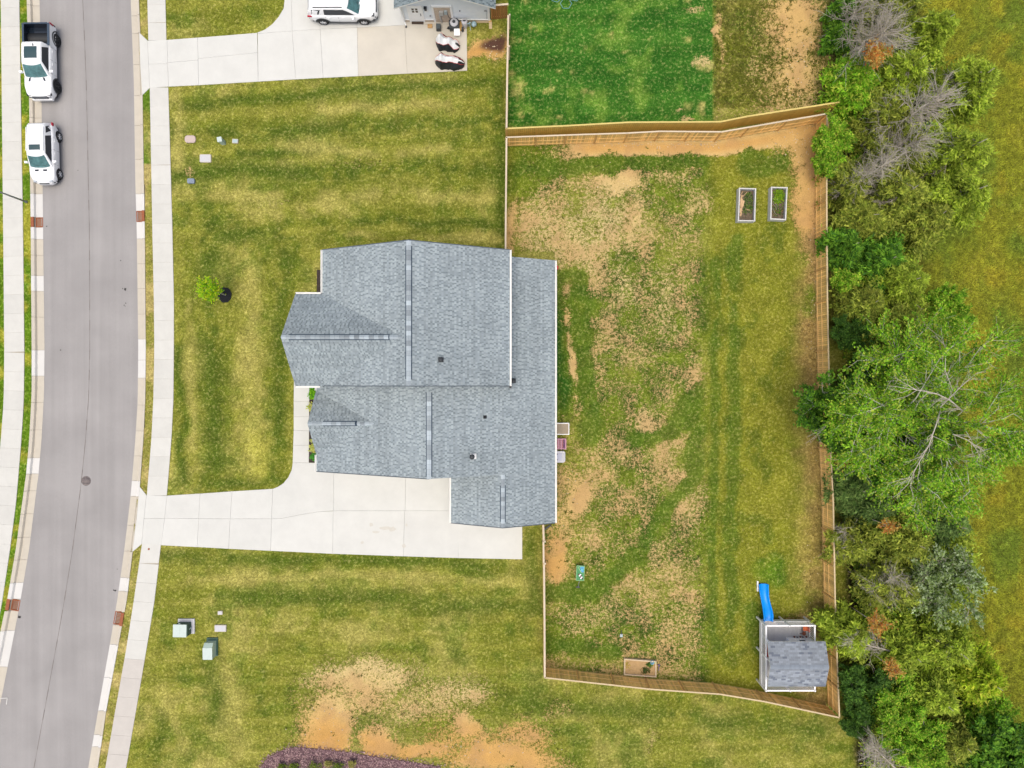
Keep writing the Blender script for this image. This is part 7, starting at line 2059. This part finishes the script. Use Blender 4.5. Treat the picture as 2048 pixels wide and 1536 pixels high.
# undergrowth between the trunks: one mass
r_ = np.random.default_rng(77)
n = 95000
yy = r_.uniform(-29, 29, n); pxy = 768 - yy * 27
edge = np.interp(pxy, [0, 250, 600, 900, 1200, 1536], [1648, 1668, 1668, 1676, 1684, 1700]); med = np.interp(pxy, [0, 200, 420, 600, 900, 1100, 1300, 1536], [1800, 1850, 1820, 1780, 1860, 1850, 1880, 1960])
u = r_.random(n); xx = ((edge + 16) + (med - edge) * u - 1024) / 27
dens = fbm(xx / 1.3, yy / 1.3, 91); k = dens > .36
xx, yy, dens = xx[k], yy[k], dens[k]; n = len(xx)
hh = (dens - .33) * 6.5 * np.sqrt(r_.random(n))
p = np.stack([xx, yy, np.clip(hh, .05, 2.2)], -1); d = unit(r_.normal(0, 1, (n, 3)) * [1, 1, .45]); up = unit(r_.normal(0, .5, (n, 3)) + [0, 0, 1.])
L_ = r_.uniform(.14, .32, n)
cols = LV['olive'] + LV['olive'] + LV['green'] + LV['olivey']
tone = np.repeat(.8 + .9 * fbm(xx / 2, yy / 2, 93), 4)[:, None]
o = put('undergrowth', np_mesh('undergrowth', quads(p, d, up, L_, L_ * .5), 4, shade(cols, n, 4, r_) * tone, M['leaf']))
tag(o, 'low tangled undergrowth in the shade between the trees', 'undergrowth', kind='stuff')

# ------------------------------------------------------------------ grass blades
hard = np.zeros(PXg.shape, bool)
for k_ in DRIVE:
    for pl in DRIVE[k_]: hard |= pip(PXg, PYg, pl)
for pl in (BEDS['front'], BEDS['south'], [(632, 590), (640, 500), (1010, 500), (1010, 524), (1108, 524), (1104, 1032), (904, 1032), (904, 940), (640, 940)], [(808, -60), (985, -60), (985, 44), (808, 44)]): hard |= pip(PXg, PYg, pl)
hard |= (PXg > rl(curb_L, PYg) - 3) & (PXg < rl(curb_R, PYg) + 3)
hard |= (PXg > rl(walk_Ri, PYg) - 2) & (PXg < rl(walk_Ro, PYg) + 2)
hard |= (PXg > rl(walk_Lo, PYg) - 2) & (PXg < rl(walk_Li, PYg) + 2)
hard |= np.hypot(PXg - 450, PYg - 590) < 15
for lx, ly, lr in ((440, 1226, 8), (440, 1257, 14), (380, 278, 13), (410, 316, 13), (470, 282, 8), (443, 282, 8), (382, 362, 9), (363, 1259, 20), (417, 1298, 17)): hard |= np.hypot(PXg - lx, PYg - ly) < lr
cl_ = [(1476, 374), (1513, 374), (1513, 444), (1474, 444)], [(1540, 372), (1577, 372), (1574, 442), (1538, 442)], [(1248, 1316), (1314, 1321), (1314, 1357), (1247, 1352)], [(1514, 1236), (1630, 1240), (1628, 1372), (1514, 1374)]
for pl in cl_: hard |= pip(PXg, PYg, pl)
def grass(name, label, n, x0, x1, y0, y1, hgt, wid_, blades, spread, accept, seed, tonevar=.30, bright=1.12, cat='grass'):
    r_ = np.random.default_rng(seed)
    x, y = r_.uniform(x0, x1, n), r_.uniform(y0, y1, n)
    k = accept(x, y, r_)
    x, y = x[k], y[k]; n = len(x)
    c = grid_at(Gc, x, y); z = grid_at(GZ, x, y); b_ = grid_at(Bare, x, y)
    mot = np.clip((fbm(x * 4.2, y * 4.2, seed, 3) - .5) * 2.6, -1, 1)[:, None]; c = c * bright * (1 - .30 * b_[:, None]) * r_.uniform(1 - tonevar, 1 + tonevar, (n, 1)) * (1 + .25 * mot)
    sc = r_.uniform(.6, 1.25, n)
    idx = np.repeat(np.arange(n), blades); m_ = len(idx)
    az = r_.uniform(0, 6.283, m_); s = sc[idx]
    bx, by = x[idx] + r_.normal(0, spread * .4, m_), y[idx] + r_.normal(0, spread * .4, m_)
    sp = spread * r_.uniform(.3, 1.2, m_) * s; h = hgt * r_.uniform(.5, 1.1, m_) * s; w = wid_ * s
    base = np.stack([bx, by, z[idx] - .01], -1); sd = np.stack([-np.sin(az), np.cos(az), np.zeros(m_)], -1) * (w / 2)[:, None]
    tip = base + np.stack([np.cos(az) * sp, np.sin(az) * sp, h], -1)
    v = np.stack([base - sd, base + sd, tip], 1).reshape(-1, 3)
    cc = c[idx] * r_.uniform(.85, 1.15, (m_, 1))
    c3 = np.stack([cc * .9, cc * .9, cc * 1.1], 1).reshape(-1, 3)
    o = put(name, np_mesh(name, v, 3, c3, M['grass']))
    tag(o, label, cat, kind='stuff')
    return o
inb = lambda x, y: (1024 + x * 27, 768 - y * 27)
def acc_lawn(x, y, r_):
    h = grid_at(hard, x, y); b_ = grid_at(Bare, x, y); px_, _ = inb(x, y)
    nz = fbm(x * 2.6, y * 2.6, 61, 3)
    nbl = (px_ > 1016) & (px_ < 1424) & (inb(x, y)[1] < 250)
    return (~h) & (r_.random(len(x)) < np.clip(1.05 - 1.1 * b_, .04, 1) * np.where(nbl, .35, 1)) & (px_ < 1665) & ((b_ < .12) | (nz > .25 + .42 * b_))
grass('lawn_grass', 'short mown lawn grass around the houses, dry in places', 100000, -38.5, 24, -29, 29, .05, .035, 4, .085, acc_lawn, 201)
def acc_clump(x, y, r_):
    h = grid_at(hard, x, y); b_ = grid_at(Bare, x, y)
    return (~h) & (b_ > .16) & (r_.random(len(x)) < .9 * (1 - b_) ** .8) & (fbm(x * 4.6, y * 4.6, 67, 3) > .50)
grass('grass_clumps', 'darker ragged grass clumps scattered over the bare soil', 26000, -18, 24, -29, 19, .09, .06, 7, .13, acc_clump, 202, .3)
def acc_mead(x, y, r_):
    px_, py_ = inb(x, y); m_ = np.interp(py_, [0, 200, 420, 600, 900, 1100, 1300, 1536], [1790, 1850, 1830, 1780, 1870, 1860, 1890, 1920])
    return px_ > m_
grass('meadow_grass', 'tall uncut yellow green meadow grass beyond the trees', 60000, 27, 40, -30, 30, .14, .055, 7, .20, acc_mead, 203, .5, bright=2.0)
def acc_rough(x, y, r_):
    px_, py_ = inb(x, y); b_ = grid_at(Bare, x, y)
    return (px_ > 1428) & (px_ < 1660) & (py_ < 215) & (r_.random(len(x)) < 1 - b_)
grass('rough_grass', 'rough taller grass beside the neighbour\'s green lawn', 9000, 14, 24, 19, 29, .14, .05, 6, .14, acc_rough, 204, .3)
